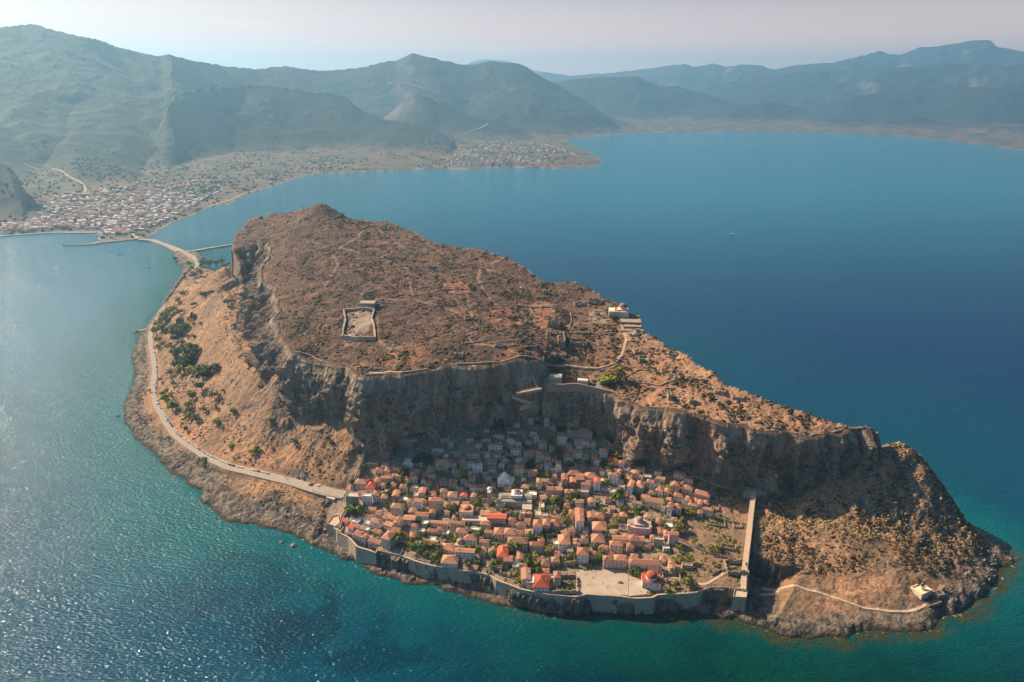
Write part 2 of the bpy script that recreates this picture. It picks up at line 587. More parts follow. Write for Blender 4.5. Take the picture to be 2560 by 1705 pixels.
PATHS = [  # footpaths worn in the ground (surveyed points)
    [(1260, 645, 172), (1198, 660, 172), (1196, 690, 166), (1210, 722, 160), (1240, 757, 153), (1290, 760, 152), (1390, 762, 148)],
    [(1205, 658, 172), (1250, 680, 165)],
    [(1015, 566, 182), (1075, 612, 177), (1125, 638, 172), (1160, 655, 170)],
    [(905, 570, 186), (895, 590, 182), (850, 617, 176), (832, 640, 172), (845, 660, 168), (830, 690, 162), (812, 720, 156)],
    [(945, 570, 184), (990, 600, 180), (1010, 610, 180)],
    [(850, 617, 176), (910, 630, 174)],
    [(950, 645, 170), (1015, 670, 166), (1020, 700, 161), (1030, 735, 156)],
    [(1018, 740, 155), (1050, 755, 152), (1120, 775, 148), (1160, 795, 146), (1180, 800, 146)],
    [(940, 750, 152), (1018, 750, 153)],
    [(1165, 735, 154), (1175, 770, 150), (1180, 795, 147), (1190, 820, 145), (1172, 855, 141), (1180, 870, 138), (1225, 882, 135), (1275, 892, 134), (1300, 902, 133)],
    [(943, 790, 146), (943, 850, 137), (975, 880, 133), (990, 905, 130), (985, 930, 129)],
    [(1350, 815, 142), (1430, 812, 140), (1500, 810, 138), (1545, 805, 138)],
    [(1550, 815, 137), (1567, 850, 132), (1555, 885, 126), (1535, 910, 122), (1490, 918, 120), (1420, 912, 122), (1362, 905, 130)],
    [(1535, 910, 120), (1500, 925, 118), (1475, 945, 113)],
    [(1360, 888, 131), (1400, 880, 133), (1410, 872, 134)],
    [(1575, 830, 134), (1640, 845, 132), (1690, 880, 127), (1705, 915, 122), (1760, 945, 118), (1790, 985, 112)],
    [(1700, 965, 116), (1740, 995, 111), (1790, 1025, 106), (1835, 1050, 102)],
    [(1860, 1050, 102), (1920, 1075, 97), (1980, 1080, 95), (2050, 1060, 98)],
    [(1950, 1020, 106), (1990, 1055, 98), (2010, 1078, 94)],
    [(1595, 1143, 50), (1650, 1160, 49), (1700, 1167, 47), (1750, 1190, 44), (1810, 1215, 38)],
    [(1910, 1435, 17), (1955, 1450, 14), (2050, 1472, 13), (2150, 1505, 11), (2230, 1520, 9), (2290, 1520, 8), (2315, 1505, 9)],
    [(1905, 1462, 13), (1940, 1462, 13), (1958, 1450, 14)],
    [(1700, 1345, 26), (1750, 1380, 21), (1800, 1395, 20), (1855, 1405, 20)],
    [(1740, 1320, 28), (1790, 1335, 26), (1830, 1318, 28)],
    [(475, 925, 26), (490, 950, 26), (500, 985, 27), (540, 1010, 33), (580, 1045, 38), (620, 1068, 40), (720, 1075, 44), (800, 1085, 52), (880, 1100, 56)],
    [(560, 740, 90), (570, 800, 85), (575, 850, 82)],
    [(935, 1090, 58), (1000, 1080, 64), (1050, 1072, 67), (1130, 1060, 68), (1290, 1040, 75)],
    [(1380, 1047, 70), (1470, 1072, 65), (1500, 1085, 62), (1530, 1120, 54)],
    [(1600, 1440, 14), (1700, 1450, 15), (1760, 1470, 15), (1800, 1445, 17), (1840, 1415, 19)],
]
BARE = [  # bare red or pale earth patches: px, py, z, rx, ry, kind(0 red earth,1 pale paving)
    (1130, 715, 160, 45, 14, 0), (1270, 790, 147, 60, 18, 0), (1350, 780, 147, 40, 25, 0), (1010, 900, 130, 60, 18, 0),
    (880, 920, 128, 40, 10, 0), (1300, 900, 134, 60, 10, 0), (1560, 960, 114, 30, 12, 0), (1640, 960, 114, 60, 12, 0),
    (897, 806, 142, 32, 29, 1), (1495, 800, 140, 20, 12, 1), (1580, 842, 133, 30, 10, 1), (1475, 955, 113, 40, 10, 1),
    (1700, 1170, 48, 40, 14, 0), (1500, 1110, 60, 25, 12, 0), (1780, 1400, 20, 30, 20, 0), (1855, 1450, 18, 18, 14, 0),
    (1300, 950, 120, 10, 5, 0), (560, 1240, 10, 60, 12, 0), (700, 1180, 24, 50, 10, 0), (640, 700, 150, 20, 10, 0)]

U = np.arange(-0.80, 1.02, 0.0026)
YR = 375 * np.exp(np.arange(0, math.log(1720 / 375), 0.0026))
UU, YY = np.meshgrid(U, YR)
XX = UU * YY
HH, D = island_height(XX, YY, True)
# mask maps
pathm = np.zeros_like(XX)
for pl in PATHS:
    w = P3(pl)
    d = seg_dist(XX, YY, w)
    pathm = np.maximum(pathm, 1 - sstep(0.5, 1.9, d + fbm(XX, YY, 5, 2, 3) * 0.8))
redm = np.zeros_like(XX)
palem = np.zeros_like(XX)
for (px, py, z, rx, ry, k) in BARE:
    cx, cy = G(px, py, z)
    x1, _ = G(px + rx, py, z)
    _, y1 = G(px, py - ry, z)
    e = np.sqrt(((XX - cx) / (x1 - cx)) ** 2 + ((YY - cy) / (y1 - cy)) ** 2) + fbm(XX, YY, 12, 3, 8) * 0.7
    m = 1 - sstep(0.7, 1.15, e)
    if k == 0:
        redm = np.maximum(redm, m)
    else:
        palem = np.maximum(palem, m)
gx = np.gradient(HH, axis=1) / np.gradient(XX, axis=1)
gy = np.gradient(HH, axis=0) / np.gradient(YY, axis=0)
slope = np.sqrt(gx ** 2 + gy ** 2)
rockm = np.clip(sstep(0.75, 1.5, slope), 0, 1) * (D['dt'] < 3)
EAST = [G(x, y, z) for x, y, z in [(2100, 1080, 90), (2120, 1280, 34), (2280, 1330, 24), (2300, 1400, 20), (2400, 1440, 12), (2600, 1480, 0), (2600, 1300, 0), (2300, 1100, 60)]]
eastrock = sstep(-6, 8, sdist(XX, YY, EAST) + fbm(XX, YY, 25, 3, 61) * 14)
rockm = np.maximum(rockm, eastrock * (0.35 + 0.65 * sstep(-.3, .2, fbm(XX, YY, 12, 4, 62))) * (HH > 1.5))
HH = HH + eastrock * (fbm(XX, YY, 24, 5, 63, True) * 5.0 - 1.0) * sstep(1, 14, HH)
# cliffs: pull the faces out and in along ledges and flutes
cl_ = sstep(1.0, 2.4, slope)
s1 = fbm(XX + HH * 0.35, YY + HH * 0.2, 17, 4, 91)
s2 = fbm(XX * 1.0, HH * 2.0 + YY * 0.3, 13, 4, 93, True)
nx, ny = -gx / (slope + 1e-6), -gy / (slope + 1e-6)
off = cl_ * (s1 * 5.5 + (s2 - 0.2) * 2.6)
XD, YD = XX + nx * off, YY + ny * off
HH = HH + cl_ * fbm(XX, YY, 8, 3, 95) * 1.5

# ---- ground of the island
n = NT("island_ground")
m = n.attr("masks", 0)
sp = n.t.nodes.new("ShaderNodeSeparateColor")
n.link(m, sp.inputs[0])
rock_a, path_a, red_a = sp.outputs[0], sp.outputs[1], sp.outputs[2]
m2 = n.attr("masks2", 0)
sp2 = n.t.nodes.new("ShaderNodeSeparateColor")
n.link(m2, sp2.inputs[0])
shore_a, pale_a, upper_a = sp2.outputs[0], sp2.outputs[1], sp2.outputs[2]
east_a = n.attr("east")
big = n.ramp(n.noise(0.016, 5), 0.38, 0.62)
med = n.ramp(n.noise(0.09, 6, 0.65), 0.36, 0.64)
fine = n.noise(0.55, 6, 0.7)
# dry slope soil / scrub-brown plateau
slope_c = n.mix(big, (0.54, 0.295, 0.165), (0.35, 0.205, 0.12))
slope_c = n.mix(n.ramp(n.noise(0.03, 5, 0.65), 0.45, 0.62, 0, 0.65), slope_c, (0.24, 0.165, 0.10))
slope_c = n.mix(n.ramp(n.noise(0.2, 6, 0.75), 0.47, 0.6, 0, 0.8), slope_c, (0.16, 0.115, 0.07))
plat_c = n.mix(med, (0.085, 0.05, 0.037), (0.22, 0.118, 0.072))
plat_c = n.mix(n.ramp(n.noise(0.022, 6, 0.65), 0.44, 0.6, 0, 0.75), plat_c, (0.085, 0.058, 0.045))
plat_c = n.mix(n.ramp(n.noise(0.3, 7, 0.75), 0.5, 0.62, 0, 0.85), plat_c, (0.075, 0.052, 0.035))
east_c = n.mix(med, (0.60, 0.32, 0.175), (0.38, 0.215, 0.125))
east_c = n.mix(n.ramp(n.noise(0.24, 7, 0.75), 0.5, 0.63, 0, 0.8), east_c, (0.13, 0.095, 0.06))
plat_c = n.mix(east_a, plat_c, east_c)
c = n.mix(upper_a, slope_c, plat_c)
c = n.mix(n.math('MULTIPLY', red_a, 0.65), c, n.mix(fine, (0.42, 0.17, 0.085), (0.36, 0.19, 0.11)))
town_c = n.mix(n.ramp(n.noise(0.12, 5, 0.7), 0.38, 0.6), (0.26, 0.20, 0.15), (0.42, 0.32, 0.235))
town_c = n.mix(n.ramp(n.noise(0.3, 5, 0.75), 0.54, 0.64, 0, 0.8), town_c, (0.07, 0.075, 0.03))
c = n.mix(n.math('MULTIPLY', n.attr("town"), 0.9), c, town_c)
# pale rock bits
c = n.mix(n.math('MULTIPLY', n.ramp(n.noise(0.33, 5, 0.8), 0.54, 0.64, 0, 0.8), n.ramp(n.noise(0.03, 3, 0.6), 0.42, 0.6)), c, (0.33, 0.28, 0.24))
# rock
str_ = n.noise(0.1, 6, 0.65, stretch=(1, 1, 0.22), dist=0.6)
rk = n.mix(n.ramp(str_, 0.35, 0.62), (0.12, 0.105, 0.095), (0.30, 0.245, 0.20))
rk = n.mix(n.ramp(n.noise(0.05, 4, 0.6, stretch=(1, 1, 0.45)), 0.5, 0.66, 0, 0.8), rk, (0.36, 0.19, 0.125))
rk = n.mix(n.ramp(n.noise(0.35, 6, 0.7, stretch=(1, 1, 0.4)), 0.54, 0.66, 0, 0.6), rk, (0.055, 0.055, 0.04))
c = n.mix(rock_a, c, rk)
# shore rock, dark by the waterline
sh = n.mix(n.ramp(n.noise(0.16, 7, 0.72), 0.4, 0.6), (0.075, 0.066, 0.058), (0.27, 0.215, 0.165))
ss = n.t.nodes.new("ShaderNodeSeparateXYZ")
n.link(n.pos, ss.inputs[0])
wet = n.ramp(n.math('ADD', ss.outputs[2], n.math('MULTIPLY', fine, 3.0)), 1.6, 4.4, 1, 0)
sh = n.mix(wet, sh, (0.045, 0.035, 0.022))
c = n.mix(shore_a, c, sh)
c = n.mix(n.math('MULTIPLY', pale_a, 0.9), c, n.mix(fine, (0.34, 0.26, 0.20), (0.46, 0.36, 0.28)))
c = n.mix(n.math('MULTIPLY', path_a, 0.55), c, (0.46, 0.29, 0.185))
n.bump(n.math('ADD', n.noise(0.35, 8, 0.72), n.math('MULTIPLY', n.noise(0.09, 5, 0.6), 1.5)), 1.0, 2.2)
M_GROUND = n.col(c)

upm = sstep(-3, 5, D['dp'])
town_m = sstep(-1, 4, D['dt'])
eastm = sstep(20, 200, XX + 0.3 * (700 - YY))
shorem = np.clip(D['shore'] * 1.4, 0, 1) * (1 - town_m)
shorem = np.maximum(shorem, (1 - sstep(3, 7, HH)) * (1 - town_m) * (1 - (1 - sstep(8, 16, D['roadd']))))
masks = np.stack([rockm, pathm, redm, np.ones_like(XX)], -1)
masks2 = np.stack([shorem * (HH < 16), palem, upm, np.ones_like(XX)], -1)
o = grid_mesh("island_terrain", XD, YD, HH, {"masks": masks, "masks2": masks2, "east": eastm, "town": town_m * (1 - 0.75 * sstep(1690, 1760, UU * FP * 0.9 + 1280))}, M_GROUND)
tag(o, kind="structure")

# ------------------------------------------------------------------ mainland
MC_PX = [(-500, 600), (0, 591), (68, 586), (136, 582), (239, 582), (256, 588), (240, 600), (272, 602), (334, 596), (345, 598),
         (378, 589), (400, 576), (421, 562), (462, 546), (503, 532), (527, 517), (568, 512), (606, 494), (640, 482),
         (700, 460), (761, 440), (805, 435), (924, 430), (1033, 424), (1196, 422), (1305, 419), (1414, 422),
         (1501, 413), (1508, 405), (1484, 383), (1446, 370), (1414, 356), (1435, 345), (1522, 336), (1631, 331),
         (1849, 329), (2066, 332), (2229, 339), (2392, 353), (2501, 368), (2560, 377), (2900, 420), (3400, 470)]
mcoast = [G(x, y, 0) for x, y in MC_PX]
main_poly = mcoast + [(60000, mcoast[-1][1]), (60000, 60000), (-60000, 60000), (-60000, mcoast[0][1])]


def crest(pts):
    """pts: (px,py,dist) -> arrays u, y, z"""
    q = [GD(*p) for p in pts]
    u = np.array([a[0] / a[1] for a in q])
    return u, np.array([a[1] for a in q]), np.array([a[2] for a in q])


RIDGES = [  # points along the crest, front slope length, back slope length
    ([(-700, 120, 4600), (-300, 110, 4700), (-100, 95, 4800), (0, 78, 4900), (65, 70, 5000), (100, 76, 5000), (200, 100, 5100), (255, 111, 5200),
      (300, 127, 5300), (395, 149, 5500), (470, 163, 5800), (560, 185, 6000), (640, 215, 6200)], 1900, 1500),
    ([(150, 250, 4200), (270, 205, 4600), (330, 172, 5000), (395, 150, 5200), (420, 144, 5200), (445, 152, 5300), (470, 160, 5400),
      (530, 169, 5700), (580, 176, 6000), (640, 180, 6300), (730, 174, 6600), (800, 184, 6900), (860, 181, 7100), (920, 170, 7200),
      (985, 156, 7300), (1030, 137, 7300), (1090, 150, 7300), (1165, 170, 7400), (1190, 169, 7400), (1225, 161, 7400),
      (1287, 165, 7400), (1320, 172, 7400), (1360, 195, 7400), (1420, 230, 7300), (1480, 265, 7200), (1515, 288, 7100),
      (1540, 306, 7100)], 1700, 1800),
    ([(400, 330, 3900), (420, 275, 4100), (440, 248, 4300), (500, 236, 4500), (560, 226, 4700), (620, 222, 4800), (700, 228, 4900),
      (800, 240, 5000), (860, 252, 5000), (900, 285, 4900), (960, 308, 4800), (1060, 320, 4800), (1100, 340, 4700),
      (1130, 360, 4600), (1145, 385, 4500)], 700, 1500),
    ([(-60, 330, 3300), (30, 330, 3500), (100, 330, 3700), (180, 325, 3900), (260, 318, 4100), (330, 330, 4200)], 700, 900),
    ([(-300, 380, 2300), (-60, 395, 2350), (0, 412, 2350), (25, 424, 2320), (45, 448, 2300), (62, 490, 2280)], 330, 700),
    ([(1240, 320, 5600), (1262, 326, 5600), (1285, 340, 5500)], 300, 500),
    ([(1040, 230, 5900), (1100, 262, 5900), (1180, 290, 5800), (1280, 320, 5700)], 600, 1200),
    ([(1340, 240, 9300), (1389, 212, 9300), (1440, 203, 9300), (1497, 198, 9300), (1595, 195, 9300), (1609, 205, 9300), (1650, 223, 9300),
      (1682, 220, 9400), (1758, 239, 9400), (1823, 258, 9400), (1880, 270, 9400)], 1300, 1500),
    ([(1780, 285, 8200), (1850, 268, 8300), (1921, 261, 8300), (1980, 270, 8300), (2030, 288, 8200), (2060, 300, 8200)], 800, 900),
    ([(1330, 182, 15000), (1427, 193, 15000), (1584, 179, 14500), (1704, 163, 14000), (1742, 171, 14000), (1785, 163, 14000),
      (1813, 171, 14000), (1845, 164, 13500), (1905, 167, 13500), (1943, 177, 13500), (1981, 166, 13500), (2084, 160, 13500),
      (2150, 144, 14000), (2204, 130, 14500), (2242, 142, 14500), (2302, 122, 14500), (2410, 111, 14500), (2438, 103, 14500),
      (2470, 103, 14500), (2492, 120, 14500), (2557, 133, 14500), (2800, 140, 14500)], 4500, 4000),
    ([(1750, 215, 11000), (1850, 205, 11000), (1960, 190, 11000), (2080, 182, 11000), (2200, 176, 10500), (2320, 168, 10500),
      (2430, 160, 10500), (2520, 170, 10000), (2560, 165, 10000), (2900, 160, 10000)], 2300, 3000),
    ([(2100, 250, 8300), (2200, 238, 8300), (2320, 225, 8300), (2450, 222, 8000), (2560, 230, 7800), (2900, 240, 7500)], 1500, 2000),
    ([(2170, 318, 6900), (2230, 300, 7000), (2300, 298, 6900), (2350, 312, 6700), (2420, 318, 6500), (2480, 325, 6200),
      (2560, 322, 6000), (2800, 330, 5600)], 450, 1200),
    ([(500, 190, 20000), (560, 170, 20000), (620, 178, 20000), (1120, 175, 20000), (1158, 163, 20000), (1185, 152, 20000), (1218, 148, 20000), (1280, 155, 20000),
      (1300, 165, 20000), (1334, 177, 20000), (1427, 190, 20000)], 4000, 2500),
]
U2 = np.concatenate([np.arange(-3.0, -1.15, 0.03), np.arange(-1.15, 1.25, 0.0036), np.arange(1.25, 3.0, 0.03)])
Y2 = 1560 * np.exp(np.arange(0, math.log(24500 / 1560), 0.0056))
UU2, YY2 = np.meshgrid(U2, Y2)
XX2 = UU2 * YY2
warp = fbm(XX2, YY2, 900, 4, 201)
erode = fbm(XX2 + warp * 200, YY2, 620, 6, 203, True, 0.5)
HM = np.zeros_like(XX2)
for ri, (pts, fl, bl) in enumerate(RIDGES):
    u, y, z = crest(pts)
    uw = UU2 + fbm(XX2, YY2, 500, 3, 221) * 0.012
    yc = np.interp(uw, u, y)
    zc = np.interp(uw, u, z)
    span = u.max() - u.min()
    ed = sstep(0, 0.11, UU2 - u.min() + 0.09) * sstep(0, 0.05, u.max() - UU2 + 0.045)
    if u.min() < -0.9:
        ed = sstep(0, 0.05, u.max() - UU2 + 0.045)
    if u.max() > 0.95:
        ed = sstep(0, 0.05, UU2 - u.min() + 0.045)
    dd = YY2 - yc + warp * fl * 0.35 * np.clip(np.abs(YY2 - yc) / fl, 0, 1)
    s = np.where(dd < 0, 1 + dd / fl, 1 - dd / bl)
    s = np.clip(s, 0, 1)
    prof = s ** 1.25
    k = (1 - s) * s * 4
    hh = zc * prof * ed * (1 - 0.24 * k * (1 - (erode * 0.5 + 0.5)) * 1.6)
    HM = np.maximum(HM, hh)
HM += fbm(XX2, YY2, 160, 4, 207) * np.clip(HM * 0.03, 0, 7)
dm = sdist(XX2, YY2, main_poly)
dmw = dm + fbm(XX2, YY2, 90, 3, 211) * 14
plain_h = 3 + np.clip(dm, 0, 1500) * 0.022 + (fbm(XX2, YY2, 300, 4, 213) + 0.4) * np.clip(dm * 0.02, 0, 14)
HM2 = plain_h + np.maximum(HM - 12, 0) * sstep(20, 400, dm)
HM2 *= sstep(-2, 18, dmw)
HM2 = np.where(dmw < 0, -4, HM2)
gx2 = np.gradient(HM2, axis=1) / np.gradient(XX2, axis=1)
gy2 = np.gradient(HM2, axis=0) / np.gradient(YY2, axis=0)
sl2 = np.sqrt(gx2 ** 2 + gy2 ** 2)
MRGI = (U2, Y2, HM2)


def mz(x, y):
    u = x / y
    i = int(np.clip(np.searchsorted(U2, u) - 1, 0, len(U2) - 2))
    j = int(np.clip(np.searchsorted(Y2, y) - 1, 0, len(Y2) - 2))
    fu = (u - U2[i]) / (U2[i + 1] - U2[i])
    fy = (y - Y2[j]) / (Y2[j + 1] - Y2[j])
    return float((HM2[j, i] * (1 - fu) + HM2[j, i + 1] * fu) * (1 - fy) + (HM2[j + 1, i] * (1 - fu) + HM2[j + 1, i + 1] * fu) * fy)


n = NT("mainland_ground")
hill = n.attr("hill")
rocky = n.attr("rocky")
fieldc = n.mix(n.ramp(n.noise(0.007, 6, 0.75), 0.42, 0.52), (0.19, 0.12, 0.085), (0.045, 0.055, 0.04))
fieldc = n.mix(n.ramp(n.voro(0.016, out=1), 0.2, 0.9), fieldc, n.mix(n.noise(0.02, 3), (0.24, 0.15, 0.10), (0.045, 0.055, 0.038)))
mac = n.mix(n.ramp(n.noise(0.0035, 7, 0.7), 0.36, 0.66), (0.018, 0.038, 0.036), (0.042, 0.05, 0.044))
mac = n.mix(n.ramp(n.noise(0.03, 6, 0.75), 0.5, 0.68, 0, 0.5), mac, (0.03, 0.04, 0.03))
mac = n.mix(rocky, mac, n.mix(n.noise(0.012, 6, 0.7, stretch=(1, 1, 0.5)), (0.10, 0.09, 0.08), (0.26, 0.21, 0.18)))
c = n.mix(hill, fieldc, mac)
c = n.mix(n.attr("beach"), c, (0.50, 0.40, 0.31))
n.bump(n.noise(0.015, 6, 0.6), 0.5, 18)
M_MAIN = n.col(c)
hillm = sstep(12, 60, HM) * sstep(100, 400, dm)
beach = sstep(-6, 4, dmw) * (1 - sstep(6, 13, dmw)) * 0.5
rockm2 = sstep(0.55, 0.95, sl2) * 0.85
o = grid_mesh("mainland_terrain", XX2, YY2, HM2, {"hill": hillm, "rocky": rockm2, "beach": beach}, M_MAIN)
tag(o, kind="structure")

# ------------------------------------------------------------------ sea
U3 = np.concatenate([[-9, -6, -4.2, -3.2, -2.5, -2.1], np.arange(-1.9, -0.95, 0.05), np.arange(-0.95, 1.1, 0.004), np.arange(1.1, 2.0, 0.05), [2.3, 2.8, 3.6, 5, 8]])
Y3 = np.concatenate([[-900, -300, 20, 120], 200 * np.exp(np.arange(0, math.log(30000 / 200), 0.008))])
UU3, YY3 = np.meshgrid(U3, Y3)
XX3 = UU3 * np.maximum(np.abs(YY3), 900 * (YY3 < 200) + 0)
dsh = -sdist(XX3, YY3, coast_poly)
dsm = -sdist(XX3, YY3, main_poly)
shallow = 1 - sstep(0, 75 + 75 * (1 - sstep(-380, -100, XX3)), dsh + fbm(XX3, YY3, 60, 4, 301) * 45)
brown = (1 - sstep(2, 17, dsh + fbm(XX3, YY3, 22, 4, 302) * 13)) * sstep(-120, 250, XX3)
left = 1 - sstep(-420, -60, XX3)
greenr = sstep(-200, 180, XX3) * (1 - sstep(330, 640, YY3 + 0.2 * XX3))
mid = 1 - sstep(40, 520, dsh + fbm(XX3, YY3, 120, 3, 303) * 70)
patch = np.zeros_like(XX3)
for (px, py, rx, ry, amt) in [(740, 1570, 190, 85, 0.65), (900, 1650, 200, 50, 0.55), (620, 1400, 160, 40, 0.4), (700, 1470, 120, 40, 0.35), (1450, 1700, 400, 25, 0.4), (520, 1500, 200, 60, .3)]:
    cx, cy = G(px, py)
    x1, _ = G(px + rx, py)
    _, y1 = G(px, py - ry)
    e = np.sqrt(((XX3 - cx) / (x1 - cx)) ** 2 + ((YY3 - cy) / (y1 - cy)) ** 2) + fbm(XX3, YY3, 55, 6, 305, False, 0.62) * 1.5
    patch = np.maximum(patch, (1 - sstep(0.55, 0.95, e)) * amt)
foam = (1 - sstep(0, 3.4, np.abs(dsh - 1.0 + fbm(XX3, YY3, 20, 3, 307) * 6)))
wk = [G(1831, 585), G(1800, 568), G(1765, 552), G(1730, 545)]
foam = np.maximum(foam, 0.9 * (1 - sstep(3, 11, seg_dist(XX3, YY3, wk))))
n = NT("sea_water")
sa = n.attr("sea", 0)
sp = n.t.nodes.new("ShaderNodeSeparateColor")
n.link(sa, sp.inputs[0])
shal, grn, pat = sp.outputs[0], sp.outputs[1], sp.outputs[2]
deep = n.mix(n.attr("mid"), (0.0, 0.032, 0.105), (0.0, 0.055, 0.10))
deep = n.mix(n.attr("far_haze_tint"), deep, (0.01, 0.17, 0.28))  # haze and sky reflection on distant water, painted into its colour
deep = n.mix(n.attr("left_glare_tint"), deep, (0.02, 0.14, 0.23))  # sun-side glare and haze, painted into the water colour at left
mott = n.noise(0.02, 6, 0.65)
deep = n.mix(grn, deep, n.mix(n.ramp(mott, 0.35, 0.65), (0.0, 0.013, 0.007), (0.0, 0.040, 0.018)))
c = n.mix(shal, deep, n.mix(grn, (0.0, 0.10, 0.12), (0.0, 0.03, 0.015)))
c = n.mix(n.math('MULTIPLY', pat, n.ramp(n.noise(0.06, 7, 0.75), 0.32, 0.52, 0.35, 1.0)), c, (0.0, 0.018, 0.04))
c = n.mix(n.math('MULTIPLY', n.attr("brown"), n.ramp(n.noise(0.12, 5, 0.7), 0.35, 0.55)), c, (0.048, 0.044, 0.012))
c = n.mix(n.math('MULTIPLY', n.attr("foam"), n.ramp(n.noise(0.25, 5, 0.7), 0.55, 0.68, 0, 0.8)), c, (0.6, 0.62, 0.6))
n.p.inputs['Roughness'].default_value = 0.09
n.p.inputs['Specular Tint'].default_value = (0.55, 0.86, 1.0, 1)
n.p.inputs['IOR'].default_value = 1.26
n.p.inputs['Specular IOR Level'].default_value = 0.4
rot = n.t.nodes.new("ShaderNodeMapping")
rot.inputs['Rotation'].default_value = (0, 0, RAD(25))
rot.inputs['Scale'].default_value = (1, 2.2, 1)
n.link(n.pos, rot.inputs[0])
w1 = n.noise(0.26, 2, 0.5, vec=rot.outputs[0], dist=0.3)
w2 = n.noise(0.045, 3, 0.5, vec=rot.outputs[0])
n.bump(n.math('ADD', w1, n.math('MULTIPLY', w2, 1.0)), 1.0, 1.45)
M_SEA = n.col(c)
sea_a = np.stack([shallow, greenr, patch, np.ones_like(XX3)], -1)
o = grid_mesh("sea_water", XX3, YY3, np.zeros_like(XX3), {"sea": sea_a, "mid": mid, "far_haze_tint": sstep(900, 3000, YY3), "left_glare_tint": (1 - sstep(-900, -250, XX3)) * sstep(500, 1100, YY3) * (1 - sstep(2200, 4500, YY3) * .5), "brown": brown, "foam": foam}, M_SEA, True)
tag(o, kind="structure")
# ------------------------------------------------------------------ mesh builder
random.seed(7)
RNG = random.Random(11)


class MB:
    def __init__(self):
        self.v, self.f, self.mi = [], [], []

    def face(self, pts, m=0):
        b = len(self.v)
        self.v += [tuple(p) for p in pts]
        self.f.append(tuple(range(b, b + len(pts))))
        self.mi.append(m)

    def box(self, x0, x1, y0, y1, z0, z1, m=0, M=None):
        p = [(x0, y0, z0), (x1, y0, z0), (x1, y1, z0), (x0, y1, z0), (x0, y0, z1), (x1, y0, z1), (x1, y1, z1), (x0, y1, z1)]
        if M is not None:
            p = [tuple(M @ Vector(q)) for q in p]
        b = len(self.v)
        self.v += p
        for f in [(3, 2, 1, 0), (4, 5, 6, 7), (0, 1, 5, 4), (1, 2, 6, 5), (2, 3, 7, 6), (3, 0, 4, 7)]:
            self.f.append(tuple(b + i for i in f))
            self.mi.append(m)

    def lathe(self, prof, n=16, m=0, cx=0, cy=0, a0=0.0, a1=2 * math.pi):
        """prof: (r,z) from bottom to top"""
        full = abs(a1 - a0 - 2 * math.pi) < 1e-6
        k = n if full else n + 1
        b = len(self.v)
        for r, z in prof:
            for i in range(k):
                a = a0 + (a1 - a0) * i / n
                self.v.append((cx + r * math.cos(a), cy + r * math.sin(a), z))
        for j in range(len(prof) - 1):
            for i in range(n):
                i2 = (i + 1) % k
                self.f.append((b + j * k + i, b + j * k + i2, b + (j + 1) * k + i2, b + (j + 1) * k + i))
                self.mi.append(m)

    def vault(self, x0, x1, y0, y1, z, h, m=0, n=10):
        """barrel along x"""
        b = len(self.v)
        cy, ry = (y0 + y1) / 2, (y1 - y0) / 2
        for x in (x0, x1):
            for i in range(n + 1):
                a = math.pi * i / n
                self.v.append((x, cy - ry * math.cos(a), z + h * math.sin(a)))
        k = n + 1
        for i in range(n):
            self.f.append((b + i, b + k + i, b + k + i + 1, b + i + 1))
            self.mi.append(m)
        self.f.append(tuple(b + i for i in range(k)))
        self.f.append(tuple(b + k + i for i in reversed(range(k))))
        self.mi += [m, m]

    def build(self, name, mats, parent=None, smooth=False):
        me = bpy.data.meshes.new(name)
        me.from_pydata(self.v, [], self.f)
        for mm in (mats if isinstance(mats, (list, tuple)) else [mats]):
            me.materials.append(mm)
        me.polygons.foreach_set("material_index", self.mi)
        if smooth:
            me.polygons.foreach_set("use_smooth", [True] * len(self.f))
        me.update()
        o = bpy.data.objects.new(name, me)
        COL.objects.link(o)
        if parent is not None:
            o.parent = parent
        return o


def empty(name, loc, rz=0.0):
    o = bpy.data.objects.new(name, None)
    o.empty_display_size = 0.5
    COL.objects.link(o)
    o.location = loc
    o.rotation_euler = (0, 0, rz)
    return o


def inst(name, mesh, parent=None, loc=(0, 0, 0), rz=0.0, sc=(1, 1, 1)):
    o = bpy.data.objects.new(name, mesh)
    COL.objects.link(o)
    if parent is not None:
        o.parent = parent
    o.location = loc
    o.rotation_euler = (0, 0, rz)
    o.scale = sc
    return o


# fast height lookup on the island, from the built grid (undisplaced)
HB = HH.copy()


def gz(x, y):
    if y < YR[0] or y > YR[-1]:
        return 0.0
    u = x / y
    i = int(np.clip(np.searchsorted(U, u) - 1, 0, len(U) - 2))
    j = int(np.clip(np.searchsorted(YR, y) - 1, 0, len(YR) - 2))
    fu = (u - U[i]) / (U[i + 1] - U[i])
    fy = (y - YR[j]) / (YR[j + 1] - YR[j])
    return float((HB[j, i] * (1 - fu) + HB[j, i + 1] * fu) * (1 - fy) + (HB[j + 1, i] * (1 - fu) + HB[j + 1, i + 1] * fu) * fy)


def GG(px, py, above=0.0):
    """march the ray of a native pixel down to the ground of the island (+above)"""
    dx = (px - 1280) / FP
    dy = (852.5 - py) / FP
    ry, rz = CT + dy * ST, -ST + dy * CT
    t0, t1 = (225 - H) / rz, (0 - H) / rz
    t = t0
    step = 3.0
    prev = t
    while t < t1:
        x, y, z = dx * t, ry * t, H + rz * t
        if z <= gz(x, y) + above:
            lo, hi = prev, t
            for _ in range(12):
                mid_ = (lo + hi) / 2
                if H + rz * mid_ <= gz(dx * mid_, ry * mid_) + above:
                    hi = mid_
                else:
                    lo = mid_
            t = hi
            return dx * t, ry * t, H + rz * t
        prev = t
        t += step
    return dx * t1, ry * t1, 0.0


def z_at(py, d):
    """height seen at pixel row py on a vertical at forward distance d"""
    dy = (852.5 - py) / FP
    return H + (-ST + dy * CT) / (CT + dy * ST) * d


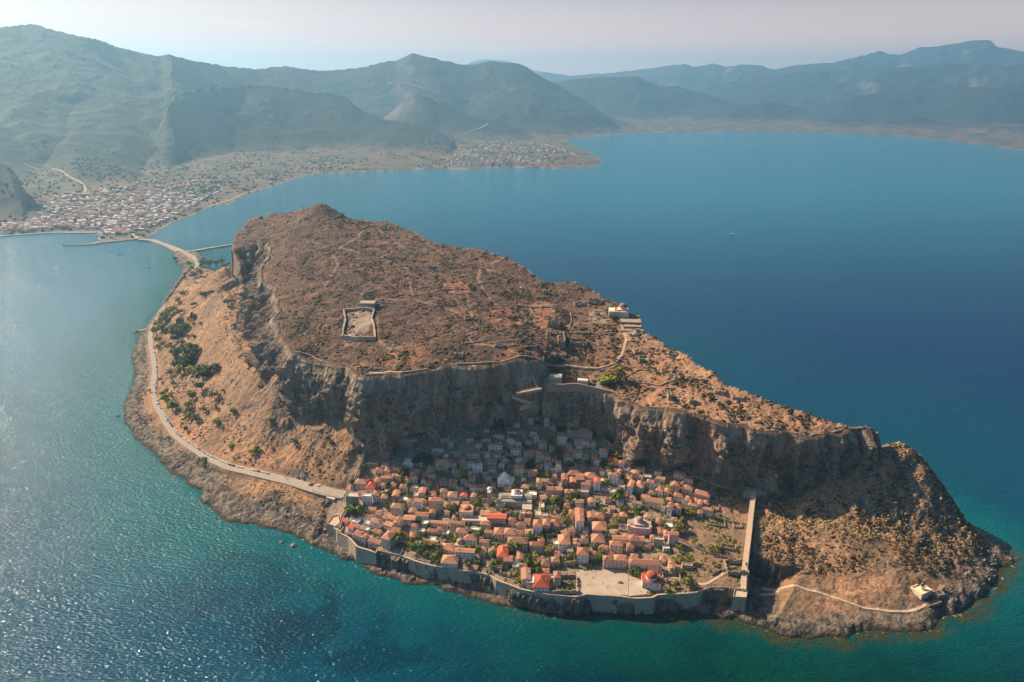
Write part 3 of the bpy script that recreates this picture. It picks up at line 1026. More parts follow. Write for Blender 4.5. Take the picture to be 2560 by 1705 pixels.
ORD = ("first second third fourth fifth sixth seventh eighth ninth tenth eleventh twelfth thirteenth fourteenth fifteenth "
       "sixteenth seventeenth eighteenth nineteenth").split()
TENS = ["", "", "twenty", "thirty", "forty", "fifty", "sixty", "seventy", "eighty", "ninety"]
TENTH = ["", "", "twentieth", "thirtieth", "fortieth", "fiftieth", "sixtieth", "seventieth", "eightieth", "ninetieth"]


def ordinal(k):
    if k <= 19:
        return ORD[k - 1]
    if k % 10 == 0:
        return TENTH[k // 10]
    return TENS[k // 10] + "-" + ORD[k % 10 - 1]


LABELLED = []   # (object, base label, px) to be made unique at the end


def finish_labels():
    groups = {}
    for o, base, px in LABELLED:
        groups.setdefault(base, []).append((px, o))
    for base, L in groups.items():
        if len(L) == 1:
            L[0][1]['label'] = base
            continue
        L.sort(key=lambda t: t[0])
        nL = len(L)
        for k, (px, o) in enumerate(L):
            if k == 0:
                s = "leftmost " + base
            elif k == nL - 1:
                s = "rightmost " + base
            else:
                s = ordinal(k + 1) + " from left, " + base
            o['label'] = s


MARKS = [("the left bastion", 835, 1330), ("the car park by the gate", 830, 1235),
         ("the cathedral bell tower", 1224, 1235), ("the white domed chapel", 1266, 1195), ("the grey roofed cathedral", 1295, 1260),
         ("the paved square", 1500, 1450), ("the pink domed church", 1602, 1320),
         ("the red domed church", 1628, 1460), ("the east town wall", 1850, 1350),
         ("the tall cliff foot", 1250, 1060), ("the big yellow-green tree", 1540, 1130),
         ("the orange domed hall", 1167, 1270), ("the left town wall", 890, 1150),
         ("the front garden", 1050, 1380), ("the dry rubble terraces", 1480, 1255)]


def where(px, py, skip=()):
    best = None
    for nme, mx_, my_ in MARKS:
        if nme in skip:
            continue
        d = math.hypot(px - mx_, (py - my_) * 1.3)
        if best is None or d < best[0]:
            best = (d, nme, px - mx_, py - my_)
    d, nme, ddx, ddy = best
    if abs(ddx) > abs(ddy) * 1.2:
        rel = "left of" if ddx < 0 else "right of"
    else:
        rel = "above" if ddy < 0 else "below"
    return rel + " " + nme


# ------------------------------------------------------------------ materials of things
def tile_mat(name, rgb):
    n = NT(name)
    k = n.ramp(n.noise(1.6, 5, 0.75), 0.35, 0.65)
    c = n.mix(k, tuple(v * 0.72 for v in rgb), tuple(min(1, v * 1.22) for v in rgb))
    c = n.mix(n.ramp(n.noise(0.45, 4, 0.7), 0.52, 0.7, 0, 0.5), c, (0.36, 0.25, 0.17))
    c = n.mix(n.ramp(n.noise(3.5, 3, 0.8), 0.6, 0.7, 0, 0.35), c, (0.16, 0.09, 0.06))
    c = n.mix(n.ramp(n.math('FRACT', n.math('MULTIPLY', n.rnd(), 7.3)), 0.3, 1.0, 0, 0.6), c, (0.34, 0.17, 0.11))
    c = n.mix(1.0, c, n.ramp(n.rnd(), 0, 1, 0.72, 1.12), 'MULTIPLY')
    w = n.t.nodes.new("ShaderNodeTexWave")
    w.inputs['Scale'].default_value = 1.3
    w.inputs['Distortion'].default_value = 1.0
    n.link(n.pos, w.inputs['Vector'])
    n.bump(w.outputs[0], 0.35, 0.12)
    return n.col(c)


ROOFM = {'o': tile_mat("terracotta_tiles", (0.53, 0.25, 0.155)), 't': tile_mat("weathered_tiles", (0.45, 0.27, 0.17)),
         'r': tile_mat("red_tiles", (0.60, 0.13, 0.07)), 'd': tile_mat("dull_brown_tiles", (0.36, 0.155, 0.11)),
         'p': plain("pale_roof_terrace", (0.50, 0.44, 0.38), 0.2, 1.2), 'w': plain("white_roof_terrace", (0.72, 0.70, 0.66), 0.1, 1.0)}


def wall_mat(name, rgb, dirt=(0.22, 0.17, 0.13)):
    n = NT(name)
    c = n.mix(n.ramp(n.noise(0.9, 6, 0.7), 0.35, 0.65), tuple(v * 0.8 for v in rgb), tuple(min(1, v * 1.14) for v in rgb))
    c = n.mix(n.ramp(n.noise(0.5, 5, 0.7, stretch=(1, 1, 0.35)), 0.55, 0.75, 0, 0.5), c, dirt)
    c = n.mix(1.0, c, n.ramp(n.rnd(), 0, 1, 0.85, 1.12), 'MULTIPLY')
    n.bump(n.noise(2.5, 4, 0.7), 0.4, 0.15)
    return n.col(c)


WALLM = {'w': wall_mat("whitewashed_plaster", (0.85, 0.80, 0.75), (0.50, 0.42, 0.35)), 'b': wall_mat("beige_plaster", (0.74, 0.60, 0.46)),
         'c': wall_mat("cream_plaster", (0.80, 0.65, 0.45)), 'p': wall_mat("pink_plaster", (0.78, 0.54, 0.47)),
         's': wall_mat("rubble_stone", (0.56, 0.45, 0.34)), 'y': wall_mat("ochre_plaster", (0.76, 0.55, 0.32)),
         'm': wall_mat("dark_red_plaster", (0.34, 0.12, 0.10))}
COLN = {'w': 'white', 'b': 'beige', 'c': 'cream', 'p': 'pink', 's': 'stone', 'y': 'ochre', 'm': 'dark red'}
ROOFN = {'o': 'orange tiled', 't': 'weathered tan tiled', 'r': 'bright red tiled', 'd': 'dull brown tiled', 'p': 'pale flat', 'w': 'white flat'}
M_DARK = plain("dark_window_glass", (0.03, 0.04, 0.05), 0.2, 1.0, 0.25)
M_SHUT = plain("brown_shutters", (0.12, 0.075, 0.05), 0.2)
M_BLUE = plain("blue_paint", (0.06, 0.22, 0.36), 0.2)
M_TRIM = plain("pale_stone_trim", (0.58, 0.50, 0.42), 0.15)


def stone_mat(name, a, b, sc=0.5):
    n = NT(name)
    c = n.mix(n.ramp(n.noise(sc, 7, 0.75), 0.34, 0.66), a, b)
    br = n.voro(0.9, stretch=(1, 1, 1.6), out=1)
    c = n.mix(n.ramp(br, 0, 1, 0, 0.35), c, b)
    c = n.mix(n.ramp(n.noise(0.14, 5, 0.65, stretch=(1, 1, 0.5)), 0.52, 0.72, 0, 0.6), c, (0.16, 0.13, 0.10))
    n.bump(n.math('ADD', n.noise(1.3, 6, 0.75), n.voro(0.8, feat='DISTANCE_TO_EDGE')), 0.9, 0.4)
    return n.col(c)


M_WALLST = stone_mat("old_wall_stone", (0.34, 0.275, 0.215), (0.58, 0.47, 0.36))
M_WALK = plain("worn_wall_walk", (0.52, 0.39, 0.28), 0.2, 0.8)
M_RUIN = stone_mat("ruin_stone", (0.27, 0.20, 0.15), (0.44, 0.34, 0.26), 0.8)
M_LEAD = plain("grey_render_roof", (0.36, 0.30, 0.25), 0.2, 0.7)
M_ASPH = plain("pale_worn_asphalt", (0.34, 0.29, 0.245), 0.14, 0.25)
M_PAVE = None
n = NT("square_paving")
c = n.mix(n.ramp(n.noise(0.15, 6, 0.7), 0.35, 0.65), (0.40, 0.32, 0.245), (0.50, 0.41, 0.32))
c = n.mix(n.ramp(n.voro(0.55, feat='DISTANCE_TO_EDGE'), 0.0, 0.1, 0.35, 0), c, (0.22, 0.17, 0.13))
c = n.mix(n.ramp(n.noise(0.6, 6, 0.8), 0.6, 0.72, 0, 0.5), c, (0.24, 0.19, 0.14))
M_PAVE = n.col(c)


# ------------------------------------------------------------------ cliffs of the rock
def resample(pts, step):
    out = []
    for a, b in zip(pts[:-1], pts[1:]):
        L = math.dist(a[:2], b[:2])
        k = max(1, int(round(L / step)))
        for i in range(k):
            t = i / k
            out.append(tuple(a[j] + (b[j] - a[j]) * t for j in range(len(a))))
    out.append(tuple(pts[-1]))
    return out


def cliff_face():
    S = np.array(resample(EDGE_FINE, 1.5))
    x, y = S[:, 0], S[:, 1]
    tx, ty = np.gradient(x), np.gradient(y)
    for _ in range(3):
        tx = np.convolve(np.pad(tx, 4, 'edge'), np.ones(9) / 9, 'valid')
        ty = np.convolve(np.pad(ty, 4, 'edge'), np.ones(9) / 9, 'valid')
    L = np.hypot(tx, ty) + 1e-9
    nx_, ny_ = ty / L, -tx / L          # outward: to the right of the travel direction
    s = np.concatenate([[0], np.cumsum(np.hypot(np.diff(x), np.diff(y)))])
    nv = 56
    V = np.linspace(0, 1, nv)
    zt = np.array([gz(a - 5 * c1, b - 5 * c2) for a, b, c1, c2 in zip(x, y, nx_, ny_)])
    zb = np.array([min(gz(a + q * c1, b + q * c2), gz(a + q * 1.5 * c1, b + q * 1.5 * c2)) for a, b, c1, c2, q in zip(x, y, nx_, ny_, 10 + 16 * (1 - sstep(380, 560, s)))])
    SS, VV = np.meshgrid(s, V)
    ZT, ZB = zt[None, :], zb[None, :]
    Z = ZT + 0.2 - (ZT - ZB + 3.0) * VV
    env = sstep(0, 0.32, VV)
    rt = (0.55 + 0.45 * sstep(60, 130, x))[None, :]
    flute = fbm(SS, Z * 0.6, 24, 5, 501) * 17 * rt + fbm(SS + Z * 0.25, Z * 0.45, 10, 5, 503, True) * 5.0
    ledge = fbm(SS * 0.3, Z, 9, 4, 505) * 6.5 + fbm(SS, Z, 5, 4, 507, True, 0.65) * 2.0
    cave = -5.5 * sstep(0.42, 0.75, fbm(SS, Z * 1.2, 34, 3, 509)) * sstep(0.15, 0.4, VV)
    big_ = fbm(SS, Z * 0.45, 55, 4, 511) * 26 * rt * (0.35 + 0.65 * VV)
    widef = 1 + 3.0 * (1 - sstep(380, 560, s))[None, :] * np.ones_like(VV)
    amp = 1 - 0.8 * (np.exp(-((x - 22) / 24) ** 2) * (y > 600))[None, :]
    env = env * amp
    off = -1.2 + 3.2 * sstep(0, 0.03, VV) + (7.0 * widef - 3.5) * VV ** 1.2 + env * (flute + ledge + cave + big_ + 1.0) * (0.7 + 0.3 * widef)
    off = np.maximum(off, np.where(VV < 0.03, -6, 1.0 + VV * 1.2))
    Xc = x[None, :] + nx_[None, :] * off
    Yc = y[None, :] + ny_[None, :] * off
    Z = Z + env * fbm(SS, Z, 5, 3, 515) * 1.2 + (1 - sstep(0.0, 0.2, VV)) * fbm(SS, SS * 0, 5, 3, 517) * 1.6
    o = grid_mesh("cliff_face", Xc[:, ::-1], Yc[:, ::-1], Z[:, ::-1], {}, M_CLIFF)
    tag(o, kind="structure")


n = NT("cliff_limestone")
st = n.noise(0.10, 7, 0.68, stretch=(1, 1, 0.22), dist=0.8)
c = n.mix(n.ramp(st, 0.34, 0.64), (0.20, 0.165, 0.135), (0.60, 0.46, 0.335))
c = n.mix(n.ramp(n.noise(0.035, 5, 0.62, stretch=(1, 1, 0.5)), 0.5, 0.66, 0, 0.6), c, (0.40, 0.21, 0.135))
c = n.mix(n.ramp(n.noise(0.5, 6, 0.75, stretch=(1, 1, 0.35)), 0.56, 0.68, 0, 0.7), c, (0.045, 0.045, 0.035))
c = n.mix(n.ramp(n.noise(0.07, 5, 0.7), 0.58, 0.72, 0, 0.55), c, (0.10, 0.10, 0.05))
c = n.mix(n.ramp(n.noise(1.1, 5, 0.8, stretch=(1, 1, 0.4)), 0.5, 0.66, 0, 0.6), c, (0.07, 0.06, 0.05))
c = n.mix(n.ramp(n.normz(), 0.55, 0.9, 0, 0.85), c, (0.12, 0.075, 0.05))
n.bump(n.math('ADD', n.noise(0.3, 8, 0.75), n.noise(0.9, 5, 0.7, stretch=(1, 1, 0.4))), 1.0, 2.4)
M_CLIFF = n.col(c)
cliff_face()


# ------------------------------------------------------------------ houses
def window_mesh(dark):
    b = MB()
    b.box(-0.5, 0.5, -0.07, 0.02, 0, 1, 1)
    b.box(-0.36, 0.36, -0.12, -0.07, 0.1, 0.9, 0)
    b.box(-0.6, 0.6, -0.2, -0.0, -0.09, -0.003, 1)
    o = b.build("window", [dark, M_TRIM])
    me = o.data
    bpy.data.objects.remove(o)
    return me


WIN = [window_mesh(M_DARK), window_mesh(M_DARK), window_mesh(M_SHUT), window_mesh(M_BLUE)]


def door_mesh(m):
    b = MB()
    b.box(-0.62, 0.62, -0.08, 0.02, 0, 1.06, 1)
    b.box(-0.46, 0.46, -0.12, -0.08, 0, 0.96, 0)
    o = b.build("door", [m, M_TRIM])
    me = o.data
    bpy.data.objects.remove(o)
    return me


DOORM = [door_mesh(M_SHUT), door_mesh(M_BLUE)]


def roof_mb(w, d, h, kind, th=0.22, ov=0.4, rise=0.31):
    """sits on top of walls at z=h; w along x, d along y (front at y=0, back at y=d)"""
    b = MB()
    x0, x1, y0, y1 = -w / 2 - ov, w / 2 + ov, -ov, d + ov
    z0, z1 = h + 0.004, h + th
    if kind in 'Gg':
        along_x = kind == 'G'
        if along_x:
            r = (y1 - y0) * 0.5 * 2 * rise / 2 + th
            ym = (y0 + y1) / 2
            R0, R1 = (x0, ym, h + r * 1.0 + 0.1), (x1, ym, h + r + 0.1)
            e = [(x0, y0, z1), (x1, y0, z1), (x1, y1, z1), (x0, y1, z1)]
            b.face([e[0], e[1], R1, R0])
            b.face([e[2], e[3], R0, R1])
            b.face([e[1], e[2], R1], 1)
            b.face([e[3], e[0], R0], 1)
        else:
            r = (x1 - x0) * 0.5 * 2 * rise / 2 + th
            R0, R1 = (0, y0, h + r + 0.1), (0, y1, h + r + 0.1)
            e = [(x0, y0, z1), (x1, y0, z1), (x1, y1, z1), (x0, y1, z1)]
            b.face([e[1], e[2], R1, R0])
            b.face([e[3], e[0], R0, R1])
            b.face([e[0], e[1], R0], 1)
            b.face([e[2], e[3], R1], 1)
    else:
        ww, dd = x1 - x0, y1 - y0
        m_ = min(ww, dd) / 2
        r = h + th + m_ * 2 * rise
        if ww >= dd:
            R0, R1 = (x0 + m_, (y0 + y1) / 2, r), (x1 - m_ + 0.01, (y0 + y1) / 2, r)
        else:
            R0, R1 = ((x0 + x1) / 2, y0 + m_, r), ((x0 + x1) / 2, y1 - m_ + 0.01, r)
        e = [(x0, y0, z1), (x1, y0, z1), (x1, y1, z1), (x0, y1, z1)]
        if ww >= dd:
            b.face([e[0], e[1], R1, R0])
            b.face([e[1], e[2], R1])
            b.face([e[2], e[3], R0, R1])
            b.face([e[3], e[0], R0])
        else:
            b.face([e[0], e[1], R0])
            b.face([e[1], e[2], R1, R0])
            b.face([e[2], e[3], R1])
            b.face([e[3], e[0], R0, R1])
    l = [(x0, y0, z0), (x1, y0, z0), (x1, y1, z0), (x0, y1, z0)]
    for i in range(4):
        j = (i + 1) % 4
        b.face([l[i], l[j], e[j], e[i]])
    b.face([l[3], l[2], l[1], l[0]])
    return b


CHIM = None


def chimney_mesh():
    b = MB()
    b.box(-0.35, 0.35, -0.35, 0.35, -1.2, 0.9)
    b.box(-0.45, 0.45, -0.45, 0.45, 0.9, 1.05)
    b.box(-0.25, 0.25, -0.25, 0.25, 1.05, 1.35)
    o = b.build("chimney", [WALLM['w']])
    me = o.data
    bpy.data.objects.remove(o)
    return me


CHIM = chimney_mesh()


def house(x, y, zb, w, d, h, kind, wc, rc, rz, px, py, label=None, name=None, wins=True):
    two = h > 4.6
    nm = name or "house"
    root = empty(nm, (x, y, zb), rz)
    b = MB()
    b.box(-w / 2, w / 2, 0, d, -7, h)
    b.build("wall", WALLM[wc], root)
    if kind == 'F':
        b = MB()
        t = 0.3
        b.box(-w / 2 + t, w / 2 - t, t, d - t, h + 0.003, h + 0.08)
        b.build("roof", ROOFM[rc], root)
        b = MB()
        b.box(-w / 2 - .02, w / 2 + .02, -.02, t - .004, h + 0.003, h + 0.9)
        b.box(-w / 2 - .02, w / 2 + .02, d - t + .004, d + .02, h + 0.003, h + 0.9)
        b.box(-w / 2 - .02, -w / 2 + t - .004, t, d - t, h + 0.003, h + 0.9)
        b.box(w / 2 - t + .004, w / 2 + .02, t, d - t, h + 0.003, h + 0.9)
        b.build("parapet", WALLM[wc], root)
    else:
        roof_o = roof_mb(w, d, h, kind).build("roof", [ROOFM[rc], WALLM[wc]], root)
    if kind != 'F' and RNG.random() < 0.6:
        inst("chimney", CHIM, roof_o, (RNG.choice([-1, 1]) * w * 0.3, d * RNG.uniform(0.25, 0.75), h + 1.0))
    if wins:
        rows = [1.0] if not two else ([1.0, 3.9] if h < 7.6 else [0.9, 3.7, 6.4])
        wt = RNG.choice([0, 0, 1, 2, 2, 3 if RNG.random() < 0.5 else 0])
        nf = max(1, int(w / RNG.uniform(2.6, 3.4)))
        dk = RNG.randrange(nf)
        for ri, zz in enumerate(rows):
            for k in range(nf):
                if RNG.random() < 0.14:
                    continue
                xx = -w / 2 + w * (k + 0.5) / nf
                if ri == 0 and k == dk:
                    inst("door", DOORM[RNG.random() < 0.15], root, (xx, -0.003, 0.0), 0, (1.15, 1, 2.1))
                else:
                    inst("window", WIN[wt], root, (xx, -0.003, zz + .1), 0, (1.1, 1, 1.35))
        if d > 4:
            ns = max(1, int(d / 4))
            for zz in rows[-1:]:
                for k in range(ns):
                    yy = d * (k + 0.5) / ns
                    if px < 1500 or RNG.random() < 0.6:
                        inst("window", WIN[wt], root, (w / 2 + 0.003, yy, zz + .1), math.pi / 2, (1.0, 1, 1.3))
                    if px > 1300:
                        inst("window", WIN[wt], root, (-w / 2 - 0.003, yy, zz + .1), -math.pi / 2, (1.0, 1, 1.3))
    kn = {'H': 'hipped', 'G': 'gabled', 'g': 'gabled', 'F': ''}[kind]
    size = "small " if w * d < 60 else ("large " if w * d > 150 else "")
    if label is None:
        base = f"{size}{COLN[wc]} house, {ROOFN[rc]} roof, {where(px, py)}"
        LABELLED.append((root, base, px))
    else:
        root['label'] = label
    root['category'] = "house"
    root['group'] = "houses of the walled lower town"
    return root


Z1, Z2, Z3, Z4, Z5, Z6 = (800, 1020), (1180, 1020), (1540, 1060), (800, 1260), (1180, 1260), (1540, 1300)
HOUSES = {
    'Z1': """1650 385 1780 430 475 G b d|1765 460 1830 490 560 F s p|1530 510 1680 560 610 G w d|2215 380 2340 430 470 H b d
1590 710 1775 780 860 H c o|1470 795 1570 855 900 G b t|1780 710 1870 770 840 G b d|1920 660 1995 720 800 G b d
975 780 1145 825 880 G b t|1145 700 1275 785 840 F w w|760 815 860 870 910 H b o|880 800 965 880 940 H b o
985 905 1105 945 1000 G b o|1240 830 1320 870 900 G b t|1235 880 1330 955 1050 H c o|1160 935 1240 1000 1050 H p o
1485 915 1580 950 990 G b t|1385 945 1450 1000 1050 g w o|1460 960 1530 1040 1080 g b o|2030 740 2110 780 850 G w o
2030 860 2155 905 960 G b o|2045 935 2125 980 1040 G b o|2105 770 2220 820 900 F w p|2265 895 2350 960 1030 H b o
480 975 640 1050 1120 H b t|630 1010 750 1110 1170 H p r|760 960 840 1030 1080 H b o|845 935 990 975 1040 G b o
900 985 1005 1015 1075 F w w|840 1020 905 1070 1110 H c o|1095 1045 1200 1110 1180 H b t|1355 1095 1440 1180 1260 g b o
1510 1095 1590 1170 1200 g b o|1600 1080 1665 1120 1150 H b o|1650 950 1710 1040 1090 g b o|1715 975 1765 1040 1090 g b o
1770 975 1815 1050 1100 g b o|1820 985 1875 1060 1110 g b o|1930 965 1995 1010 1060 G b o|1995 1000 2055 1065 1100 g b o
2055 1045 2145 1100 1145 H w o|2150 1050 2220 1105 1145 H c o|2225 1030 2290 1100 1140 H c o|1650 1100 1755 1170 1230 H b t
1755 1145 1880 1230 1300 H w t|1920 1135 2010 1215 1260 g w r|1500 1235 1680 1295 1410 H y o|590 1175 705 1225 1350 F w w
725 1140 815 1210 1300 H w o|830 1180 925 1250 1320 H b t|985 1130 1080 1220 1290 g b o|610 1345 760 1410 1450 G b o
1080 1215 1195 1285 1310 F b w|1205 1245 1285 1310 1370 H w o|1295 1245 1390 1300 1400 G w o|975 1310 1135 1390 1480 H b t
530 1145 620 1180 1240 G b d|1530 1185 1590 1235 1245 H b o|1230 1070 1350 1110 1150 F b w|1440 1055 1500 1110 1160 g w o
1290 1160 1345 1220 1280 F w p|1880 1225 1930 1250 1290 F b p|2000 620 2180 680 720 F s p|1840 600 1940 640 680 F s p""",
    'Z2': """765 110 920 160 230 G b d|985 90 1060 160 260 G b d|565 180 655 235 290 F s p|480 280 620 330 370 G w d
130 375 260 440 480 H b d|295 335 440 375 420 G p d|225 480 410 525 590 G w t|470 370 585 440 560 g b d
575 430 670 480 550 H w d|535 545 665 590 660 G w o|710 580 845 630 690 G b o|845 360 915 410 490 G b t
925 395 1005 445 470 H b t|915 450 1020 500 590 H c o|1160 335 1295 400 520 H c o|1300 305 1410 355 430 G b o
1420 290 1640 370 430 H b o|1400 415 1460 470 530 H b o|1465 425 1595 470 530 G c o|1390 575 1500 630 700 G w o
1250 625 1375 690 760 H c o|880 600 995 680 750 H b o|1000 610 1080 680 750 H b o|990 750 1085 785 840 G w o
1145 700 1220 810 900 g w t|1065 790 1145 870 920 F b p|585 785 720 850 940 H c o|740 835 880 880 950 G p o
215 690 335 750 800 G b d|225 785 330 850 900 G w d|1760 550 1850 620 700 H w o|1870 680 2000 740 790 H b r
2050 660 2230 750 800 H b t|2010 720 2080 770 830 H w o|890 960 955 1040 1110 H b t|960 970 1050 1020 1080 G b t
1225 905 1310 1000 1080 g b o|1315 850 1490 930 980 H b o|1325 945 1420 1035 1100 g m o|1425 900 1530 1000 1090 G m o
1555 880 1700 970 1010 H b o|1490 985 1620 1060 1130 H b o|1665 960 1755 1040 1140 g w r|1870 890 1990 940 1050 H w t
1950 840 2030 900 950 H b o|1020 1075 1120 1140 1210 G p o|1125 1080 1230 1140 1200 G p o|1265 1110 1350 1180 1230 H b o
1355 1110 1410 1170 1220 H b o|1455 1120 1590 1170 1220 F s p|1250 1300 1345 1380 1410 H b o|1310 550 1380 600 640 H b o
1430 520 1520 560 600 F b p|840 585 910 620 660 H b o|180 600 250 640 690 H w t|280 610 390 650 700 G w d
600 700 670 735 780 F w p|0 850 75 905 960 G b o|1860 525 1960 560 600 G b o|675 700 755 740 790 G b d""",
    'Z3': """45 495 110 545 640 H w o|150 440 255 520 600 H w t|215 640 300 700 800 g y o|125 735 230 840 1000 g w o
235 775 375 880 960 H b o|410 765 525 820 900 H w o|440 825 520 880 940 H b o|525 850 645 935 990 H w o
650 880 720 940 1000 H b o|785 635 940 700 760 G b o|935 720 1045 770 850 H b o|760 790 860 860 950 H p o
865 785 915 830 860 g b o|905 835 1045 910 960 H b o|785 945 910 1010 1070 H b o|1050 905 1270 985 1030 H b o
925 985 1040 1070 1130 H w o|1045 1010 1130 1080 1120 H p o|985 1080 1100 1135 1190 H b o|1105 1040 1175 1120 1200 g p o
1185 1045 1240 1110 1160 g b o|1180 1140 1310 1190 1260 G p o|325 960 440 1030 1080 G b o|405 1010 625 1085 1160 G b o
345 1150 655 1250 1290 G s r|670 1060 765 1150 1290 g w o|775 1090 890 1170 1250 H b o|535 1290 630 1370 1400 H p o
680 1010 750 1050 1080 G b o|20 830 110 880 930 F b p|890 1050 960 1080 1120 F w w|600 1130 665 1160 1220 F b p
0 620 60 690 780 H b o|220 1055 340 1100 1140 G w t""",
    'Z4': """285 190 370 250 290 G b r|370 260 460 340 380 G w r|440 370 600 450 530 H b o|645 480 820 540 600 G w o
545 410 640 480 560 g b o|820 375 980 500 610 H b o|680 200 835 270 340 H w o|610 145 745 200 240 H w o
720 345 825 400 430 G b o|855 165 1015 225 240 G b o|1000 180 1100 280 370 g w o|865 245 995 310 370 G b o
1140 155 1300 230 300 G p o|1305 110 1480 180 240 G w o|1250 270 1340 330 400 H w o|1515 240 1745 280 330 G b o
1475 350 1595 400 420 H b o|1605 320 1690 370 430 H b o|1415 405 1600 460 500 H w o|1785 240 1975 290 380 G b o
1860 330 2020 410 480 H b t|1965 415 2140 510 570 H w o|2190 240 2330 300 360 H b o|2250 360 2355 410 470 G b o
2180 490 2310 540 600 G b o|1650 540 1830 640 670 H b o|1850 610 2110 680 770 G w o|1660 700 1880 830 900 H w o
2015 840 2150 910 930 G b d|400 210 530 270 290 F w w|590 330 670 370 400 F b w|600 240 670 280 320 F w w
1380 190 1480 290 330 F b w|1340 340 1430 390 430 F b w|1610 190 1700 230 250 G w t|610 30 760 90 130 G b o
2060 330 2190 380 400 F w w|480 310 590 340 370 G p t""",
    'Z5': """0 430 55 540 610 H b o|170 360 295 415 460 G b o|300 325 425 430 490 H b o|440 330 600 430 490 H p o
605 360 690 430 480 G p o|615 245 735 310 360 H b o|215 130 460 210 270 G s r|835 220 960 330 440 H w o
965 210 1065 310 430 H p o|1070 210 1195 310 380 H c o|1060 155 1205 200 230 G b t|1415 45 1530 260 380 g w o
1330 70 1412 150 190 H b o|1580 110 1670 200 260 g b o|1685 120 1810 200 240 H b o|1650 240 1840 370 430 H w o
1640 405 1810 540 600 H w o|1500 430 1590 510 550 H w o|1190 420 1340 570 660 H w o|800 520 970 590 670 H c o
495 460 750 560 650 H b t|345 570 490 740 810 H b r|265 570 335 660 700 H b o|610 650 695 770 830 g w o
1430 600 1590 720 820 H w o|1800 705 1945 790 880 H p o|1950 700 2115 790 890 H p o|1885 515 2050 590 690 H b o
1930 430 2120 500 560 G b o|2150 420 2280 520 600 H b o|2125 530 2210 610 680 H b o|680 880 800 1050 1130 g b t
835 960 1050 1160 1220 H w r|970 885 1060 950 980 H b r|1125 925 1210 1030 1130 H b o|2285 440 2355 520 590 G b o
660 130 725 150 220 F p p|1870 660 1940 700 720 H b o|740 980 850 1100 1170 F s w|1115 490 1190 570 620 F b w
940 150 1030 180 240 F b p|470 90 525 130 180 G b o|225 590 265 680 710 F w w|1060 990 1120 1030 1060 F b p""",
    'Z6': """575 115 645 200 220 g p o|650 140 715 230 280 g p o|720 160 840 220 350 G p o|190 475 310 560 570 H b o
185 545 605 630 740 H c o|585 485 680 570 610 H b o|725 550 805 680 750 g b o|610 800 690 870 890 G b t
510 235 640 290 370 F s p|905 600 1040 640 680 F s t|520 330 700 350 400 F s p""",
}
ROTS = {'Z1': -3, 'Z2': -3, 'Z3': -20, 'Z4': -10, 'Z5': -4, 'Z6': -7}


def build_houses():
    K = 430 / 2355
    spots = []
    for key, txt in HOUSES.items():
        ox, oy = globals()[key]
        for rec in txt.replace("\n", "|").split("|"):
            a = rec.split()
            x0, y0, x1, y1, y2 = [float(v) for v in a[:5]]
            kind, wc, rc = a[5:]
            px0, px1 = ox + x0 * K, ox + x1 * K
            py0, py1, py2 = oy + y0 * K, oy + y1 * K, oy + y2 * K
            pxc = (px0 + px1) / 2
            gx_, gy_, zb = GG(pxc, py2)
            he = z_at(py1, gy_) - zb
            h = min(max(he * 1.12 + 0.4, 3.2), 11)
            ze = zb + h
            w = (G(px1, py1, ze)[0] - G(px0, py1, ze)[0])
            d = (G(pxc, py0, ze + 1.2)[1] - G(pxc, py1, ze)[1])
            d = min(max(d, 4.0), 20)
            rz = ROTS[key] + RNG.uniform(-5, 5)
            if key == 'Z4' and x0 < 1000 and y0 > 180:
                rz = -24
            if key == 'Z1' and x0 > 1500:
                rz += 2
            rz = RAD(rz)
            c_, s_ = abs(math.cos(rz)), abs(math.sin(rz))
            w2 = max(3.4, (w - d * s_ * 0.65) / c_ * 1.07)
            ok = True
            cx, cy = gx_, gy_ + d / 2
            for (ax, ay, ar) in spots:
                if math.hypot(ax - cx, ay - cy) < 0.33 * (ar + w2):
                    ok = False
            if not ok:
                continue
            spots.append((cx, cy, w2))
            house(gx_, gy_, zb, w2, d, h, kind, wc, rc, rz, pxc, (py0 + py2) / 2)
    return spots


HSPOTS = build_houses()
DENSE = [(870, 1205), (940, 1170), (1060, 1150), (1190, 1090), (1290, 1050), (1450, 1070), (1500, 1130), (1590, 1165), (1700, 1200), (1775, 1240),
         (1780, 1290), (1700, 1310), (1690, 1370), (1640, 1410), (1440, 1405), (1330, 1440), (1200, 1410), (1130, 1400), (1000, 1360), (945, 1350), (870, 1310)]
KEEP = [(1264, 1200), (1290, 1255), (1320, 1262), (1265, 1262), (1224, 1250), (1165, 1290), (1190, 1305), (1598, 1325), (1575, 1330), (1147, 1368), (1290, 1280), (1300, 1240)]


FILLED = []


def fill_houses(n_):
    k = tries = 0
    spots = [(a, b_, c_) for a, b_, c_ in HSPOTS] + [GG(a, b_)[:2] + (13,) for a, b_ in KEEP]
    while k < n_ and tries < 9000:
        tries += 1
        px, py = RNG.uniform(870, 1780), RNG.uniform(1050, 1440)
        if not inside(np.array([px]), np.array([py]), DENSE)[0]:
            continue
        x, y, z = GG(px, py)
        w, d = RNG.uniform(4.5, 8.5), RNG.uniform(4.5, 7.5)
        if any(math.hypot(x - a, y + d / 2 - b_) < 0.47 * (w + c_) + 0.5 for a, b_, c_ in spots):
            continue
        spots.append((x, y + d / 2, w))
        kind = RNG.choice('HGgFG')
        rc = RNG.choice('ootd') if kind != 'F' else RNG.choice('pw')
        h = RNG.uniform(3.0, 6.0) if kind != 'F' else RNG.uniform(2.4, 4.0)
        house(x, y, z, w, d, h, kind, RNG.choice('bbbswc'), rc, RAD((-20 if px > 1560 and py < 1320 else -4) + RNG.uniform(-6, 6)), px, py)
        k += 1
    FILLED.extend(spots)


fill_houses(130)


